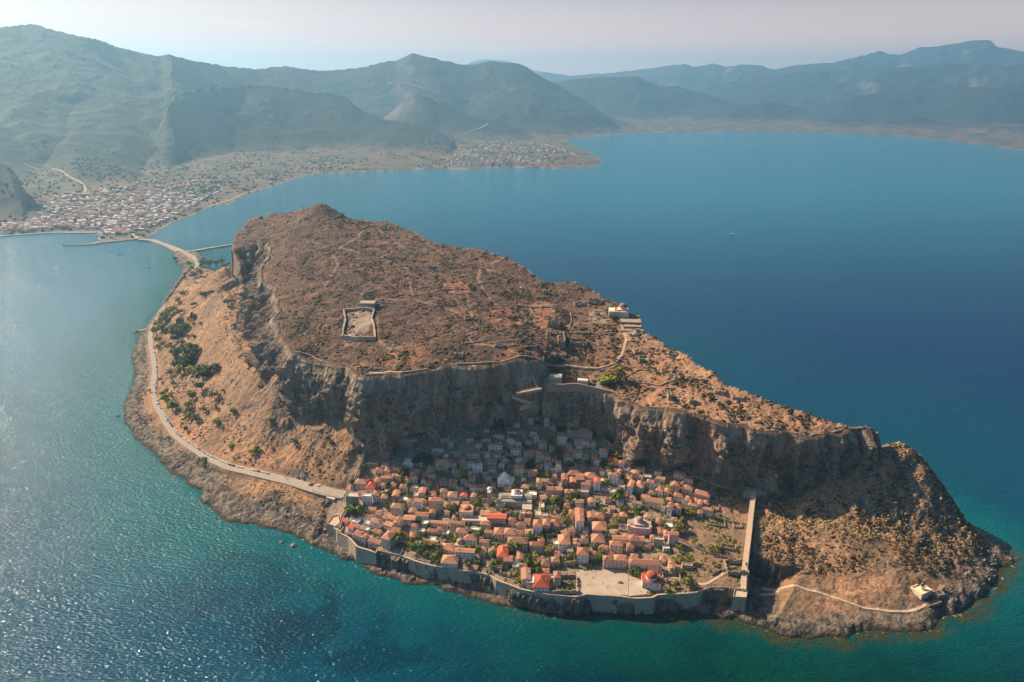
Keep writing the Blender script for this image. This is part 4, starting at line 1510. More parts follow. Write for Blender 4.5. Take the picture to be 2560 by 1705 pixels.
# ------------------------------------------------------------------ walls
def wall(name, pts, th, zb, label, cat="wall", cren=False, mat=None, walk=True, group=None, step=6.0, rough=0.25, par=0.9):
    """pts: world (x,y,ztop); thickness towards the left of travel; zb: bottom z or None = ground-4"""
    P = resample(pts, step)
    P = np.array(P, float)
    x, y = P[:, 0], P[:, 1]
    tx, ty = np.gradient(x), np.gradient(y)
    L = np.hypot(tx, ty)
    nx_, ny_ = -ty / L, tx / L
    root = empty(name, (x[0], y[0], P[0, 2]))
    base = Vector((x[0], y[0], P[0, 2]))
    b = MB()
    k = len(P)
    rr = random.Random(len(name) * 7 + k)
    top = [P[i, 2] + rr.uniform(-rough, rough) for i in range(k)]
    rowsO, rowsI = [], []
    for i in range(k):
        bo = (min(gz(x[i] - nx_[i] * 2, y[i] - ny_[i] * 2), gz(x[i] - nx_[i] * 6, y[i] - ny_[i] * 6)) - 4) if zb is None else (0 if zb == 'rel' else zb)
        bo = min(bo, top[i] - 2) if zb != 'rel' else top[i] - 2.6
        bat = 0.06 * (top[i] - bo)
        o_t = Vector((x[i], y[i], top[i])) - base
        o_b = Vector((x[i] - nx_[i] * bat, y[i] - ny_[i] * bat, bo)) - base
        i_t = Vector((x[i] + nx_[i] * th, y[i] + ny_[i] * th, top[i])) - base
        i_b = Vector((x[i] + nx_[i] * th, y[i] + ny_[i] * th, bo)) - base
        rowsO.append((o_t, o_b))
        rowsI.append((i_t, i_b))
    for i in range(k - 1):
        b.face([rowsO[i][1], rowsO[i + 1][1], rowsO[i + 1][0], rowsO[i][0]])
        b.face([rowsI[i + 1][1], rowsI[i][1], rowsI[i][0], rowsI[i + 1][0]])
        b.face([rowsO[i][0], rowsO[i + 1][0], rowsI[i + 1][0], rowsI[i][0]])
    for i in (0, k - 1):
        q = [rowsO[i][1], rowsO[i][0], rowsI[i][0], rowsI[i][1]]
        b.face(q if i == 0 else q[::-1])
    b.build("wall_body", mat or M_WALLST, root)
    if walk:
        w = MB()
        pt = 0.5
        for i in range(k - 1):
            n0 = Vector((nx_[i], ny_[i], 0))
            n1 = Vector((nx_[i + 1], ny_[i + 1], 0))
            a, c_ = rowsO[i][0], rowsO[i + 1][0]
            up = Vector((0, 0, 0.05))
            w.face([a + n0 * pt + up, c_ + n1 * pt + up, c_ + n1 * (th - .1) + up, a + n0 * (th - .1) + up])
        w.build("wall_walk", M_WALK, root)
        pb = MB()
        for i in range(k - 1):
            a, c_ = rowsO[i][0], rowsO[i + 1][0]
            segs = [(0, 1, par)]
            if cren:
                L_ = (c_ - a).length
                q = max(1, int(L_ / 2.0))
                segs = [(0, 1, par * 0.55)] + [((j + 0.25) / q, (j + 0.8) / q, par + 0.5) for j in range(q)]
            for s0, s1, hh in segs:
                p0, p1 = a.lerp(c_, s0), a.lerp(c_, s1)
                nn = Vector((nx_[i], ny_[i], 0))
                q0, q1 = p0 + nn * pt, p1 + nn * pt
                e_ = 0.004
                lo = Vector((0, 0, e_))
                hi = Vector((0, 0, hh))
                o1 = nn * (-0.02)
                pb.face([p0 + lo + o1, p1 + lo + o1, p1 + hi + o1, p0 + hi + o1])
                pb.face([q1 + lo, q0 + lo, q0 + hi, q1 + hi])
                pb.face([p0 + hi + o1, p1 + hi + o1, q1 + hi, q0 + hi])
                pb.face([p0 + lo, p0 + hi, q0 + hi, q0 + lo])
                pb.face([p1 + lo, q1 + lo, q1 + hi, p1 + hi])
        pb.build("parapet", mat or M_WALLST, root)
    tag(root, label, cat, group)
    return root


def W3(L, dz=0.0):
    return [G(x, y, z) + (z + dz,) for x, y, z in L]


# sea wall, west to east, top at about 15 m
SW = W3([(889, 1368, 15.5), (939, 1384, 15.5), (944, 1377, 15.5), (1000, 1390, 15.3), (1035, 1404, 15.2), (1060, 1412, 15), (1100, 1420, 15), (1150, 1428, 15), (1190, 1432, 15)])
wall("sea_wall", SW, 2.4, -1.5, "long weathered sea wall below the walled garden, left stretch along the rocks")
SW2 = W3([(1190, 1432, 15), (1225, 1440, 15.2), (1240, 1452, 15.2), (1300, 1475, 15.2), (1368, 1488, 15.2), (1440, 1494, 15), (1468, 1488, 15)])
wall("sea_wall", SW2, 2.2, -1.5, "curving middle stretch of sea wall below the house with the bright red roof")
SW3 = W3([(1468, 1488, 15), (1540, 1493, 15), (1590, 1498, 15), (1632, 1496, 15), (1645, 1489, 15.4), (1700, 1487, 15.5), (1712, 1486, 15.5)])
wall("sea_wall", SW3, 2.2, -1.5, "straight sea wall holding up the paved square above dark shaded water")
SW4 = W3([(1712, 1486, 15.5), (1740, 1484, 15.5), (1780, 1470, 16), (1830, 1472, 16.5), (1862, 1474, 17)])
wall("sea_wall", SW4, 2.2, -1.5, "battlemented right end of the sea wall meeting the east wall", cren=True)
SW0 = W3([(836, 1316, 15), (842, 1332, 15), (870, 1345, 15.5), (889, 1366, 15.5)])
wall("sea_wall", SW0, 2.0, -1.0, "short angled sea wall between the left bastion and the corner tower")
# town walls up the slope
EW = W3([(1866, 1474, 18), (1868, 1430, 21), (1874, 1380, 26), (1880, 1330, 30), (1885, 1280, 35), (1891, 1232, 40)])
wall("east_wall", EW, 4.6, None, "tall pale town wall with battlements running up from the sea to the right cliff", cren=True, par=1.0)
LW = W3([(845, 1322, 16), (853, 1295, 19), (868, 1262, 25), (872, 1240, 27), (878, 1212, 33), (888, 1190, 38), (900, 1160, 44), (908, 1125, 52), (913, 1100, 57), (918, 1085, 61)])
LW = [(x, y, max(z, gz(x, y) + 5.0)) for x, y, z in resample(LW, 6)]
wall("west_wall", LW[::-1], 2.2, None, "narrow town wall climbing from the left bastion past the car park to the cliff", rough=0.15)
# wall crest along the upper cliffs
UWa = [(a[0] * 0.9985, a[1] + 2.5, a[2] + 1.6) for a in P3(SOUTH_EDGE[17:25])]
wall("cliff_top_wall", [(x, y, gz(x, y) + 1.8) for x, y, _ in resample(UWa, 8)], 1.1, None,
     "low fortification wall along the cliff top above the town", walk=False, mat=M_RUIN)
UWb = [(a[0], a[1] + 2.0, a[2] + 1.6) for a in P3(SOUTH_EDGE[12:17])]
wall("cliff_top_wall", [(x, y, gz(x, y) + 1.8) for x, y, _ in resample(UWb, 8)], 1.0, None,
     "low cliff top wall above the shaded left cliff", walk=False, mat=M_RUIN)
UWc = [(a[0], a[1] + 2.0, a[2] + 1.6) for a in P3(SOUTH_EDGE[33:])]
wall("cliff_top_wall", [(x, y, gz(x, y) + 1.8) for x, y, _ in resample(UWc, 8)], 1.0, None,
     "broken cliff top wall at the far right corner of the plateau", walk=False, mat=M_RUIN, rough=0.8)
# towers
def block(name, quad, z0, z1, mat, label, cat, top=None, par=0.0, group=None):
    """prism over a quad of world points, with an optional parapet ring"""
    cx = sum(p[0] for p in quad) / len(quad)
    cy = sum(p[1] for p in quad) / len(quad)
    root = empty(name, (cx, cy, z1))
    q = [Vector((p[0] - cx, p[1] - cy, 0)) for p in quad]
    area = sum(q[i].x * q[(i + 1) % len(q)].y - q[(i + 1) % len(q)].x * q[i].y for i in range(len(q)))
    if area < 0:
        q = q[::-1]
    b = MB()
    k = len(q)
    lo, hi = Vector((0, 0, z0 - z1)), Vector((0, 0, 0))
    for i in range(k):
        j = (i + 1) % k
        b.face([q[i] * 1.03 + lo, q[j] * 1.03 + lo, q[j], q[i]])
    b.face(q)
    b.build("wall", mat, root)
    if top:
        t = MB()
        t.face([p * 0.97 + Vector((0, 0, 0.05)) for p in q])
        t.build("platform", top, root)
    if par:
        t = MB()
        for i in range(k):
            j = (i + 1) % k
            a, c_ = q[i] * 1.004, q[j] * 1.004
            ai, ci = q[i] * (1 - 0.7 / max(q[i].length, 1)), q[j] * (1 - 0.7 / max(q[j].length, 1))
            H1, L1 = Vector((0, 0, par)), Vector((0, 0, 0.004))
            t.face([a + L1, c_ + L1, c_ + H1, a + H1])
            t.face([ci + L1, ai + L1, ai + H1, ci + H1])
            t.face([a + H1, c_ + H1, ci + H1, ai + H1])
        t.build("parapet", mat, root)
    tag(root, label, cat, group)
    return root


Gq = lambda L, z: [G(x, y, z) for x, y in L]
block("bastion", Gq([(817, 1310), (838, 1318), (850, 1308), (845, 1288), (832, 1291)], 16), -1, 16, M_WALLST,
      "tall stone bastion at the left corner of the town walls above the rocks", "bastion", M_WALK, 1.2)
block("corner_tower", Gq([(833, 1323), (850, 1331), (860, 1318), (845, 1308)], 15.4), -1, 15.4, M_WALLST,
      "half round stone tower just right of the left bastion", "tower", M_WALK, 1.0)
block("gatehouse", Gq([(864, 1242), (897, 1244), (894, 1231), (871, 1230)], 36), 18, 36, M_WALLST,
      "stone gatehouse with pale flat roof beside the car park", "gatehouse", ROOFM['p'], 0.8)
block("wall_tower", Gq([(893, 1096), (916, 1096), (920, 1084), (894, 1082)], 62), 44, 62, M_WALLST,
      "square tower where the left town wall meets the cliff", "tower", M_WALK, 0.8)
block("corner_bastion", Gq([(1832, 1493), (1866, 1495), (1869, 1474), (1836, 1474)], 16), 0, 15.8, M_WALLST,
      "stone corner bastion where the sea wall meets the east wall", "bastion", M_WALK, 1.0)
block("upper_bastion", Gq([(1857, 1232), (1890, 1236), (1918, 1234), (1931, 1219), (1918, 1226), (1858, 1219)], 37.5), 26, 37.5, M_WALLST,
      "pale stepped bastion at the cliff end of the east wall", "bastion", M_WALK, 1.2)


# ------------------------------------------------------------------ paved sheets and the coast road
def sheet(name, P, z, mat, kind="structure", label=None, cat=None):
    """flat paved sheet over the ground polygon, top at z"""
    b = MB()
    pts = [(x, y, z) for x, y in P]
    area = sum(pts[i][0] * pts[(i + 1) % len(pts)][1] - pts[(i + 1) % len(pts)][0] * pts[i][1] for i in range(len(pts)))
    if area < 0:
        pts = pts[::-1]
    b.face(pts)
    for i in range(len(pts)):
        j = (i + 1) % len(pts)
        a, c_ = pts[i], pts[j]
        b.face([(a[0], a[1], z - 6), (c_[0], c_[1], z - 6), c_, a])
    o = b.build(name, mat)
    tag(o, label, cat, None, kind)
    return o


sq = Gq([(1441, 1413), (1470, 1415), (1500, 1412), (1550, 1425), (1570, 1432), (1571, 1488), (1440, 1486)], 15.4)
sheet("square_paving", sq, 15.4, M_PAVE)
sq2 = Gq([(1572, 1450), (1607, 1450), (1612, 1470), (1630, 1484), (1572, 1490)], 15.9)
sheet("square_paving", sq2, 15.9, M_PAVE)
sheet("square_paving", Gq([(1571, 1425), (1608, 1440), (1610, 1449), (1572, 1449)], 16.0), 16.0, M_PAVE)


def ribbon(name, pts, width, mat, lift=0.12, step=5.0, kind="structure", skirt=0.6, label=None, cat=None, zf=None):
    P = np.array(resample(pts, step), float)
    x, y, z = P[:, 0], P[:, 1], P[:, 2]
    for _ in range(3):
        for a in (x, y, z):
            a[1:-1] = (a[:-2] + 2 * a[1:-1] + a[2:]) / 4
    tx, ty = np.gradient(x), np.gradient(y)
    L = np.hypot(tx, ty)
    nx_, ny_ = -ty / L, tx / L
    b = MB()
    hw = np.interp(np.linspace(0, 1, len(P)), np.linspace(0, 1, len(width)), width) if isinstance(width, (list, tuple)) else np.full(len(P), width / 2)
    if isinstance(width, (list, tuple)):
        hw = hw / 2
    ring = []
    for i in range(len(P)):
        zz = (z[i] if zf is None else zf(x[i], y[i])) + lift
        l_ = (x[i] + nx_[i] * hw[i], y[i] + ny_[i] * hw[i])
        r_ = (x[i] - nx_[i] * hw[i], y[i] - ny_[i] * hw[i])
        ring.append([(l_[0] + nx_[i] * 0.3, l_[1] + ny_[i] * 0.3, zz - skirt), l_ + (zz,), r_ + (zz,), (r_[0] - nx_[i] * 0.3, r_[1] - ny_[i] * 0.3, zz - skirt)])
    for i in range(len(P) - 1):
        for j in range(3):
            b.face([ring[i][j + 1], ring[i + 1][j + 1], ring[i + 1][j], ring[i][j]])
    o = b.build(name, mat)
    tag(o, label, cat, None, kind)
    return o


ribbon("coast_road", road, [15, 12, 8.5, 8, 8, 7.5, 7.5, 7.5, 7.5, 8, 8, 9, 9], M_ASPH, 0.25)
cp = Gq([(800, 1218), (820, 1209), (850, 1205), (864, 1212), (866, 1228), (858, 1244), (835, 1240), (800, 1232), (780, 1226)], 24.6)
sheet("car_park", cp, 24.6, M_ASPH)
# causeway to the mainland
CW = [G(350, 598, 4) + (4,), G(380, 600, 4) + (4,), G(415, 612, 4) + (4,), G(450, 627, 4) + (4,)]
ribbon("causeway", CW, [16, 14, 15, 22], plain("causeway_fill", (0.40, 0.31, 0.24), 0.2, 0.05), 0.35, skirt=6)
ribbon("causeway_road", [(a, b_, c_ + 0.5) for a, b_, c_ in CW], 6, M_ASPH, 0.1, skirt=0.05)
M_CONC = plain("harbour_concrete", (0.45, 0.38, 0.32), 0.2, 0.1)
ribbon("pier", [G(452, 629, 3) + (3,), G(489, 626, 3) + (3,), G(520, 620, 3) + (3,), G(585, 610, 3) + (3,)], [14, 9, 6, 6], M_CONC, 0.3, skirt=6, kind=None,
       label="long concrete pier reaching right from the causeway behind the rock", cat="pier")
ribbon("breakwater", [G(345, 596, 2.5) + (2.5,), G(300, 601, 2.5) + (2.5,), G(240, 606, 2.5) + (2.5,), G(232, 610, 2.5) + (2.5,), G(157, 612, 2.5) + (2.5,)],
       [12, 14, 18, 9, 8], plain("breakwater_rock", (0.24, 0.19, 0.155), 0.4, 0.15), 0.3, skirt=6, kind=None,
       label="low rubble breakwater sheltering the small harbour at far left", cat="breakwater")
ribbon("jetty", [G(366, 822, 2) + (2,), G(345, 827, 2) + (2,), G(336, 827, 2) + (2,)], [4, 4, 4], M_CONC, 0.2, skirt=4, kind=None, label="small bathing jetty with rock at the bend of the coast road", cat="jetty")
# ------------------------------------------------------------------ trees
def leaf_mat(name, a, b):
    n = NT(name)
    c = n.mix(n.ramp(n.noise(0.9, 4, 0.7), 0.35, 0.65), a, b)
    c = n.mix(1.0, c, n.ramp(n.rnd(), 0, 1, 0.75, 1.2), 'MULTIPLY')
    n.p.inputs['Roughness'].default_value = 0.6
    return n.col(c)


LEAFM = {'y': leaf_mat("yellow_green_leaves", (0.22, 0.22, 0.012), (0.40, 0.37, 0.02)),
         'g': leaf_mat("green_leaves", (0.07, 0.11, 0.014), (0.17, 0.21, 0.022)),
         'd': leaf_mat("dark_green_leaves", (0.03, 0.055, 0.02), (0.07, 0.105, 0.03)),
         'o': leaf_mat("olive_leaves", (0.15, 0.14, 0.03), (0.27, 0.24, 0.055)),
         'b': leaf_mat("bright_shrub_leaves", (0.14, 0.18, 0.008), (0.27, 0.30, 0.012))}
M_BARK = plain("bark", (0.12, 0.085, 0.06), 0.3, 2)


def crown_mesh(seed, key, shape):
    r = random.Random(seed)
    b = MB()
    cl = []
    nc = 9 if shape != 'c' else 8
    for i in range(nc):
        if shape == 'c':
            z = -0.7 + 1.9 * i / nc
            w = 0.42 * (1 - max(0, z) / 1.35)
            cl.append((r.uniform(-.08, .08), r.uniform(-.08, .08), z, max(0.14, w)))
        elif shape == 's':
            a, q = r.uniform(0, 6.28), r.uniform(0, 0.7)
            cl.append((q * math.cos(a), q * math.sin(a), r.uniform(-0.15, 0.15), r.uniform(0.25, 0.42)))
        else:
            a, q = r.uniform(0, 6.28), r.uniform(0.15, 0.72)
            cl.append((q * math.cos(a), q * math.sin(a), r.uniform(-0.35, 0.5) * (1.1 - q * .6), r.uniform(0.28, 0.5)))
    tot = 300
    for i in range(tot):
        cx, cy, cz, cr = cl[i % nc]
        v = Vector((r.gauss(0, 1), r.gauss(0, 1), r.gauss(0, 1))).normalized()
        rad = cr * r.uniform(0.55, 1.05)
        p = Vector((cx, cy, cz)) + v * rad
        if p.z < -0.6 and shape != 'c':
            p.z = -0.6
        nrm = (v + Vector((r.uniform(-.6, .6), r.uniform(-.6, .6), r.uniform(-.2, .8)))).normalized()
        t = nrm.orthogonal().normalized()
        t.rotate(Matrix.Rotation(r.uniform(0, 6.28), 3, nrm))
        s_ = nrm.cross(t)
        q = r.uniform(0.07, 0.15)
        b.face([p + t * q, p + s_ * q * .8, p - t * q, p - s_ * q * .9])
    o = b.build("crown", LEAFM[key])
    me = o.data
    bpy.data.objects.remove(o)
    return me


def trunk_mesh():
    b = MB()
    b.lathe([(0.10, -1.6), (0.075, -0.9), (0.06, -0.3), (0.03, 0.2)], 6)
    for a in (0.3, 2.2, 4.4):
        p0, p1 = Vector((0, 0, -0.55)), Vector((0.42 * math.cos(a), 0.42 * math.sin(a), 0.15))
        s_ = Vector((-math.sin(a), math.cos(a), 0)) * 0.035
        u_ = Vector((0, 0, 0.04))
        b.face([p0 + s_, p0 - s_, p1 - s_ * .5, p1 + s_ * .5])
        b.face([p0 + u_, p0 - u_, p1 - u_ * .5, p1 + u_ * .5])
    o = b.build("trunk", M_BARK)
    me = o.data
    bpy.data.objects.remove(o)
    return me


CROWN = {}
for kk in LEAFM:
    CROWN[kk] = [crown_mesh(ord(kk) * 10 + i, kk, 't') for i in range(3)]
    CROWN[kk + 's'] = [crown_mesh(ord(kk) * 10 + 5 + i, kk, 's') for i in range(2)]
CROWN['c'] = [crown_mesh(900 + i, 'd', 'c') for i in range(2)]
TRUNK = trunk_mesh()
KINDN = {'y': 'yellow-green tree', 'g': 'green leafy tree', 'd': 'dark green tree', 'o': 'dusty olive tree', 'b': 'bright green round bush', 'c': 'dark cypress'}
TREES = {
    'Z1': """480 1410 80 g|420 1440 55 g|1340 750 60 d|1460 710 70 d|1390 690 55 d|1140 890 55 d|1650 820 38 d|1780 860 32 g|1950 910 55 y
950 1190 50 g|940 1320 55 d|1220 1220 32 g|610 830 45 d|1815 1420 75 d|165 480 30 g|2210 1240 30 g|2150 1320 38 y|770 1440 28 g|860 1180 20 g|660 960 25 g""",
    'Z2': """1075 430 60 y|800 530 32 y|740 540 35 g|1985 600 85 b|2010 640 60 y|1925 780 42 y|1235 590 24 y|1160 620 60 d|780 790 50 d|905 810 32 g|910 890 42 g
1040 900 48 g|1330 790 48 d|720 940 45 g|1885 440 32 g|320 250 50 c|370 240 55 c|420 270 50 c|350 290 45 d|870 220 45 d|1220 300 45 d
1425 1220 60 g|1130 1280 55 g|1320 1260 48 g|1085 1400 45 g|1200 1340 48 d|1960 1250 65 g|2030 1160 48 g|1060 1300 35 d|610 1480 42 g
240 1250 28 g|380 1130 26 g|90 1300 36 y|145 1390 26 y|2090 990 38 g|2270 1400 45 g|2050 1410 50 o|1000 500 30 d|1100 560 35 d|640 600 35 d|500 700 35 d""",
    'Z3': """60 940 45 g|20 1010 38 g|270 1180 50 g|940 1195 45 g|1060 1230 32 y|530 990 28 g|660 1060 24 g|1240 710 32 g|1350 760 28 g|880 1350 55 y
860 1430 60 o|660 1390 45 g|650 450 32 g|750 490 42 y|1070 490 38 y|1370 260 42 y|620 60 24 y|1020 580 28 g|330 430 28 g|480 370 22 g|800 490 30 g|940 480 28 g|100 740 25 g""",
    'Z4': """1080 470 75 o|1330 470 40 g|1240 500 40 g|1440 610 70 g|1300 610 55 g|1560 580 50 g|1640 600 45 g|1560 750 55 o|1680 470 32 g|1800 440 38 g
1840 520 40 g|2020 610 45 y|2160 640 58 g|2010 820 52 o|2330 530 28 g|2190 440 42 g|2160 310 32 g|720 390 26 g|1480 690 48 g|1620 700 40 g|2150 800 32 g|2290 920 28 o
1360 560 45 y|1230 560 35 y|1400 660 45 g|1510 620 40 g|1180 540 30 o|1640 780 30 g""",
    'Z5': """90 440 55 g|600 180 42 g|800 440 46 g|900 460 38 g|1060 440 55 d|1130 450 55 d|1390 360 46 y|1270 180 58 o|1300 260 55 o|1090 110 36 g
580 610 72 g|250 520 28 g|780 750 48 d|870 730 46 y|760 830 45 g|900 820 46 y|330 820 42 g|280 860 40 g|570 980 52 o|640 1040 45 y|690 870 38 g|910 930 45 g
1070 610 36 g|1380 710 42 g|1740 770 46 g|1770 650 46 g|1420 530 38 o|1970 240 55 o|2220 950 55 g|2280 960 50 g|1740 600 28 g|1240 1200 30 g|1320 1180 32 g|1270 760 38 g
1160 840 28 y|2030 1080 22 o|830 790 40 g|720 800 40 g|1040 820 26 y|640 980 38 g|1610 480 25 c|960 780 30 g|1380 1110 24 d|1310 800 25 y""",
    'Z6': """390 385 28 y|530 470 32 g|300 730 50 g|240 710 50 g|380 740 45 g|200 700 35 g|870 400 45 g|800 540 36 y|880 520 38 g|1010 540 50 g|810 900 38 y|690 960 52 o
970 850 55 o|1080 310 34 g|1340 600 28 g|840 150 50 o|440 1010 26 y|940 760 26 y|620 390 18 g|1060 870 45 o|1290 400 45 o|1400 380 45 o|1290 690 30 o|900 720 45 d""",
    'ZS': """560 175 34 d|540 230 38 d|585 220 34 d|500 230 34 d|480 280 38 d|520 270 34 d|560 260 30 d|480 320 28 d|400 240 28 d|655 120 24 d|620 145 20 d|400 120 40 y|350 190 36 y
380 160 36 y|330 250 36 y|370 230 36 y|350 330 32 y|350 390 28 y|480 60 32 y|440 70 28 y|600 290 15 d|660 295 18 d|720 185 14 d|655 180 12 d|470 400 38 g|480 450 34 g
590 390 42 d|640 400 38 d|690 420 32 d|570 440 42 d|620 460 46 d|660 470 34 d|590 520 46 d|630 510 38 d|530 500 38 d|490 550 34 d|520 540 34 d|620 550 38 d|570 560 34 d
450 620 24 d|540 600 42 y|630 600 38 y|670 610 38 y|720 600 38 d|760 600 38 d|800 610 38 d|740 650 38 d|840 590 34 d|870 580 28 d|780 630 34 d|730 740 38 d|475 725 26 g
370 680 18 d|400 800 32 y|420 850 38 g|430 880 28 g|470 930 38 g|500 915 28 d|640 800 28 o|650 830 28 g|610 910 32 g|615 960 28 g|620 1010 28 g|680 1030 32 g|710 1040 28 g
750 950 26 g|845 820 36 o|905 860 24 d|870 940 20 d|1010 970 28 g|860 1050 32 y|910 1090 18 b|1000 1255 30 b|1210 1288 44 b|1350 1020 26 b|1510 1040 16 g|1500 1085 16 g
920 780 14 g|1890 1235 20 b|740 1400 24 g|1560 1230 28 d|265 780 14 g|1355 1275 14 b|1270 1305 9 b|1975 1025 18 b|430 1190 10 d|600 1120 20 d""",
    'ZN': """280 505 24 g|1600 800 28 d|1600 1160 28 y|1560 1330 62 b|1640 1310 60 o|1500 1350 48 b|1600 1360 40 y|2230 1340 18 g|1590 1050 20 o|1580 790 20 d""",
    'ZE': """850 760 26 g|520 515 17 g|610 890 25 y|700 870 25 o|680 975 20 y|830 1100 28 y""",
    'ZW': """1860 1320 24 d|1900 1330 28 d|1945 1300 22 d|2095 1390 26 d|1780 1415 22 d|1640 1370 26 o|1660 1480 30 o|1520 1530 40 y|1780 1520 26 d|1870 1030 30 g|1930 1045 34 g|1990 1040 30 g
2040 1020 26 g|2080 1050 24 g|1850 1120 30 g|1790 1140 28 o|1700 1160 15 d|1610 990 18 d|1740 1040 22 o|1710 1300 18 g|1680 1310 20 o""",
}
ZORG = {'Z1': (800, 1020, 430 / 2355), 'Z2': (1180, 1020, 430 / 2355), 'Z3': (1540, 1060, 430 / 2355), 'Z4': (800, 1260, 430 / 2355),
        'Z5': (1180, 1260, 430 / 2355), 'Z6': (1540, 1300, 430 / 2355), 'ZS': (300, 760, 640 / 2281), 'ZN': (1100, 580, 640 / 2355),
        'ZE': (1560, 800, 640 / 2281), 'ZW': (0, 380, 640 / 2355)}


def tree(px, py, rp, k):
    """centre pixel, radius in pixels, kind"""
    x, y, z = GG(px, py + rp * 0.75)
    dist = math.sqrt(x * x + y * y + (H - z) ** 2)
    R = max(1.1, rp * dist / FP * 1.3)
    bush = k == 'b' or R < 1.7
    zc = z + (R * 0.45 if bush else R * 1.05)
    if k == 'c':
        zc = z + R * 1.2
    kind = 'tree' if not bush else 'bush'
    r_ = empty("cypress" if k == 'c' else ("shrub" if bush else "tree"), (x, y, zc), RNG.uniform(0, 6.28))
    key = k + ('s' if bush and k != 'c' else '')
    s_ = R * (1.25 if bush else 1.15)
    inst("crown", RNG.choice(CROWN[key]), r_, (0, 0, 0), 0, (s_ * RNG.uniform(.9, 1.1), s_ * RNG.uniform(.9, 1.1), s_ * (0.75 if bush else RNG.uniform(.8, 1.0)) * (1.5 if k == 'c' else 1)))
    if not bush:
        inst("trunk", TRUNK, r_, (0, 0, 0), 0, (R * 1.0, R * 1.0, R))
    return r_, R


MARKS_T = MARKS + [("the bend of the coast road", 385, 900), ("the road at the dark grove", 390, 830), ("the western grove", 470, 870),
                   ("the parked car row", 600, 1165), ("the western slope path", 560, 1030),
                   ("the upper town gate", 1400, 940), ("the clifftop church", 1565, 770), ("the causeway", 480, 640),
                   ("the west cliff", 560, 720), ("the plateau right rim", 1800, 1010)]


def where2(px, py):
    best = min(MARKS_T, key=lambda m_: math.hypot(px - m_[1], (py - m_[2]) * 1.3))
    ddx, ddy = px - best[1], py - best[2]
    rel = ("left of" if ddx < 0 else "right of") if abs(ddx) > abs(ddy) * 1.2 else ("above" if ddy < 0 else "below")
    return rel + " " + best[0]


for key, txt in TREES.items():
    ox, oy, kk = ZORG[key]
    for rec in txt.replace("\n", "|").split("|"):
        a = rec.split()
        px, py, rp = ox + float(a[0]) * kk, oy + float(a[1]) * kk, float(a[2]) * kk
        r_, R = tree(px, py, rp, a[3])
        size = "small " if R < 2.6 else ("large " if R > 5.5 else "")
        nm = KINDN[a[3]] if R >= 1.7 or a[3] in 'bc' else KINDN[a[3]].replace('tree', 'shrub')
        LABELLED.append((r_, f"{size}{nm} {where2(px, py)}", px))
        r_['category'] = 'bush' if ('bush' in nm or 'shrub' in nm) else 'tree'
        r_['group'] = "trees and bushes of the island"


k_ = t_ = 0
while k_ < 75 and t_ < 6000:
    t_ += 1
    px, py = RNG.uniform(870, 1780), RNG.uniform(1060, 1440)
    if not inside(np.array([px]), np.array([py]), DENSE)[0]:
        continue
    x, y, z = GG(px, py)
    if any(math.hypot(x - a_, y - b_) < 0.52 * c__ + 1.0 for a_, b_, c__ in FILLED) or any(math.hypot(px - a_, py - b_) < 14 for a_, b_ in KEEP):
        continue
    FILLED.append((x, y, 5))
    k_ += 1
    kd = RNG.choice('ggdyogb')
    r_, R = tree(px, py - 4, RNG.uniform(5, 9), kd)
    size = "small " if R < 2.6 else ""
    LABELLED.append((r_, f"{size}{KINDN[kd]} {where2(px, py)}", px))
    r_['category'] = 'bush' if kd == 'b' else 'tree'
    r_['group'] = "trees and bushes of the island"
# ------------------------------------------------------------------ scrub and loose rock (uncountable)
def lump_verts(n, r):
    out = []
    return out


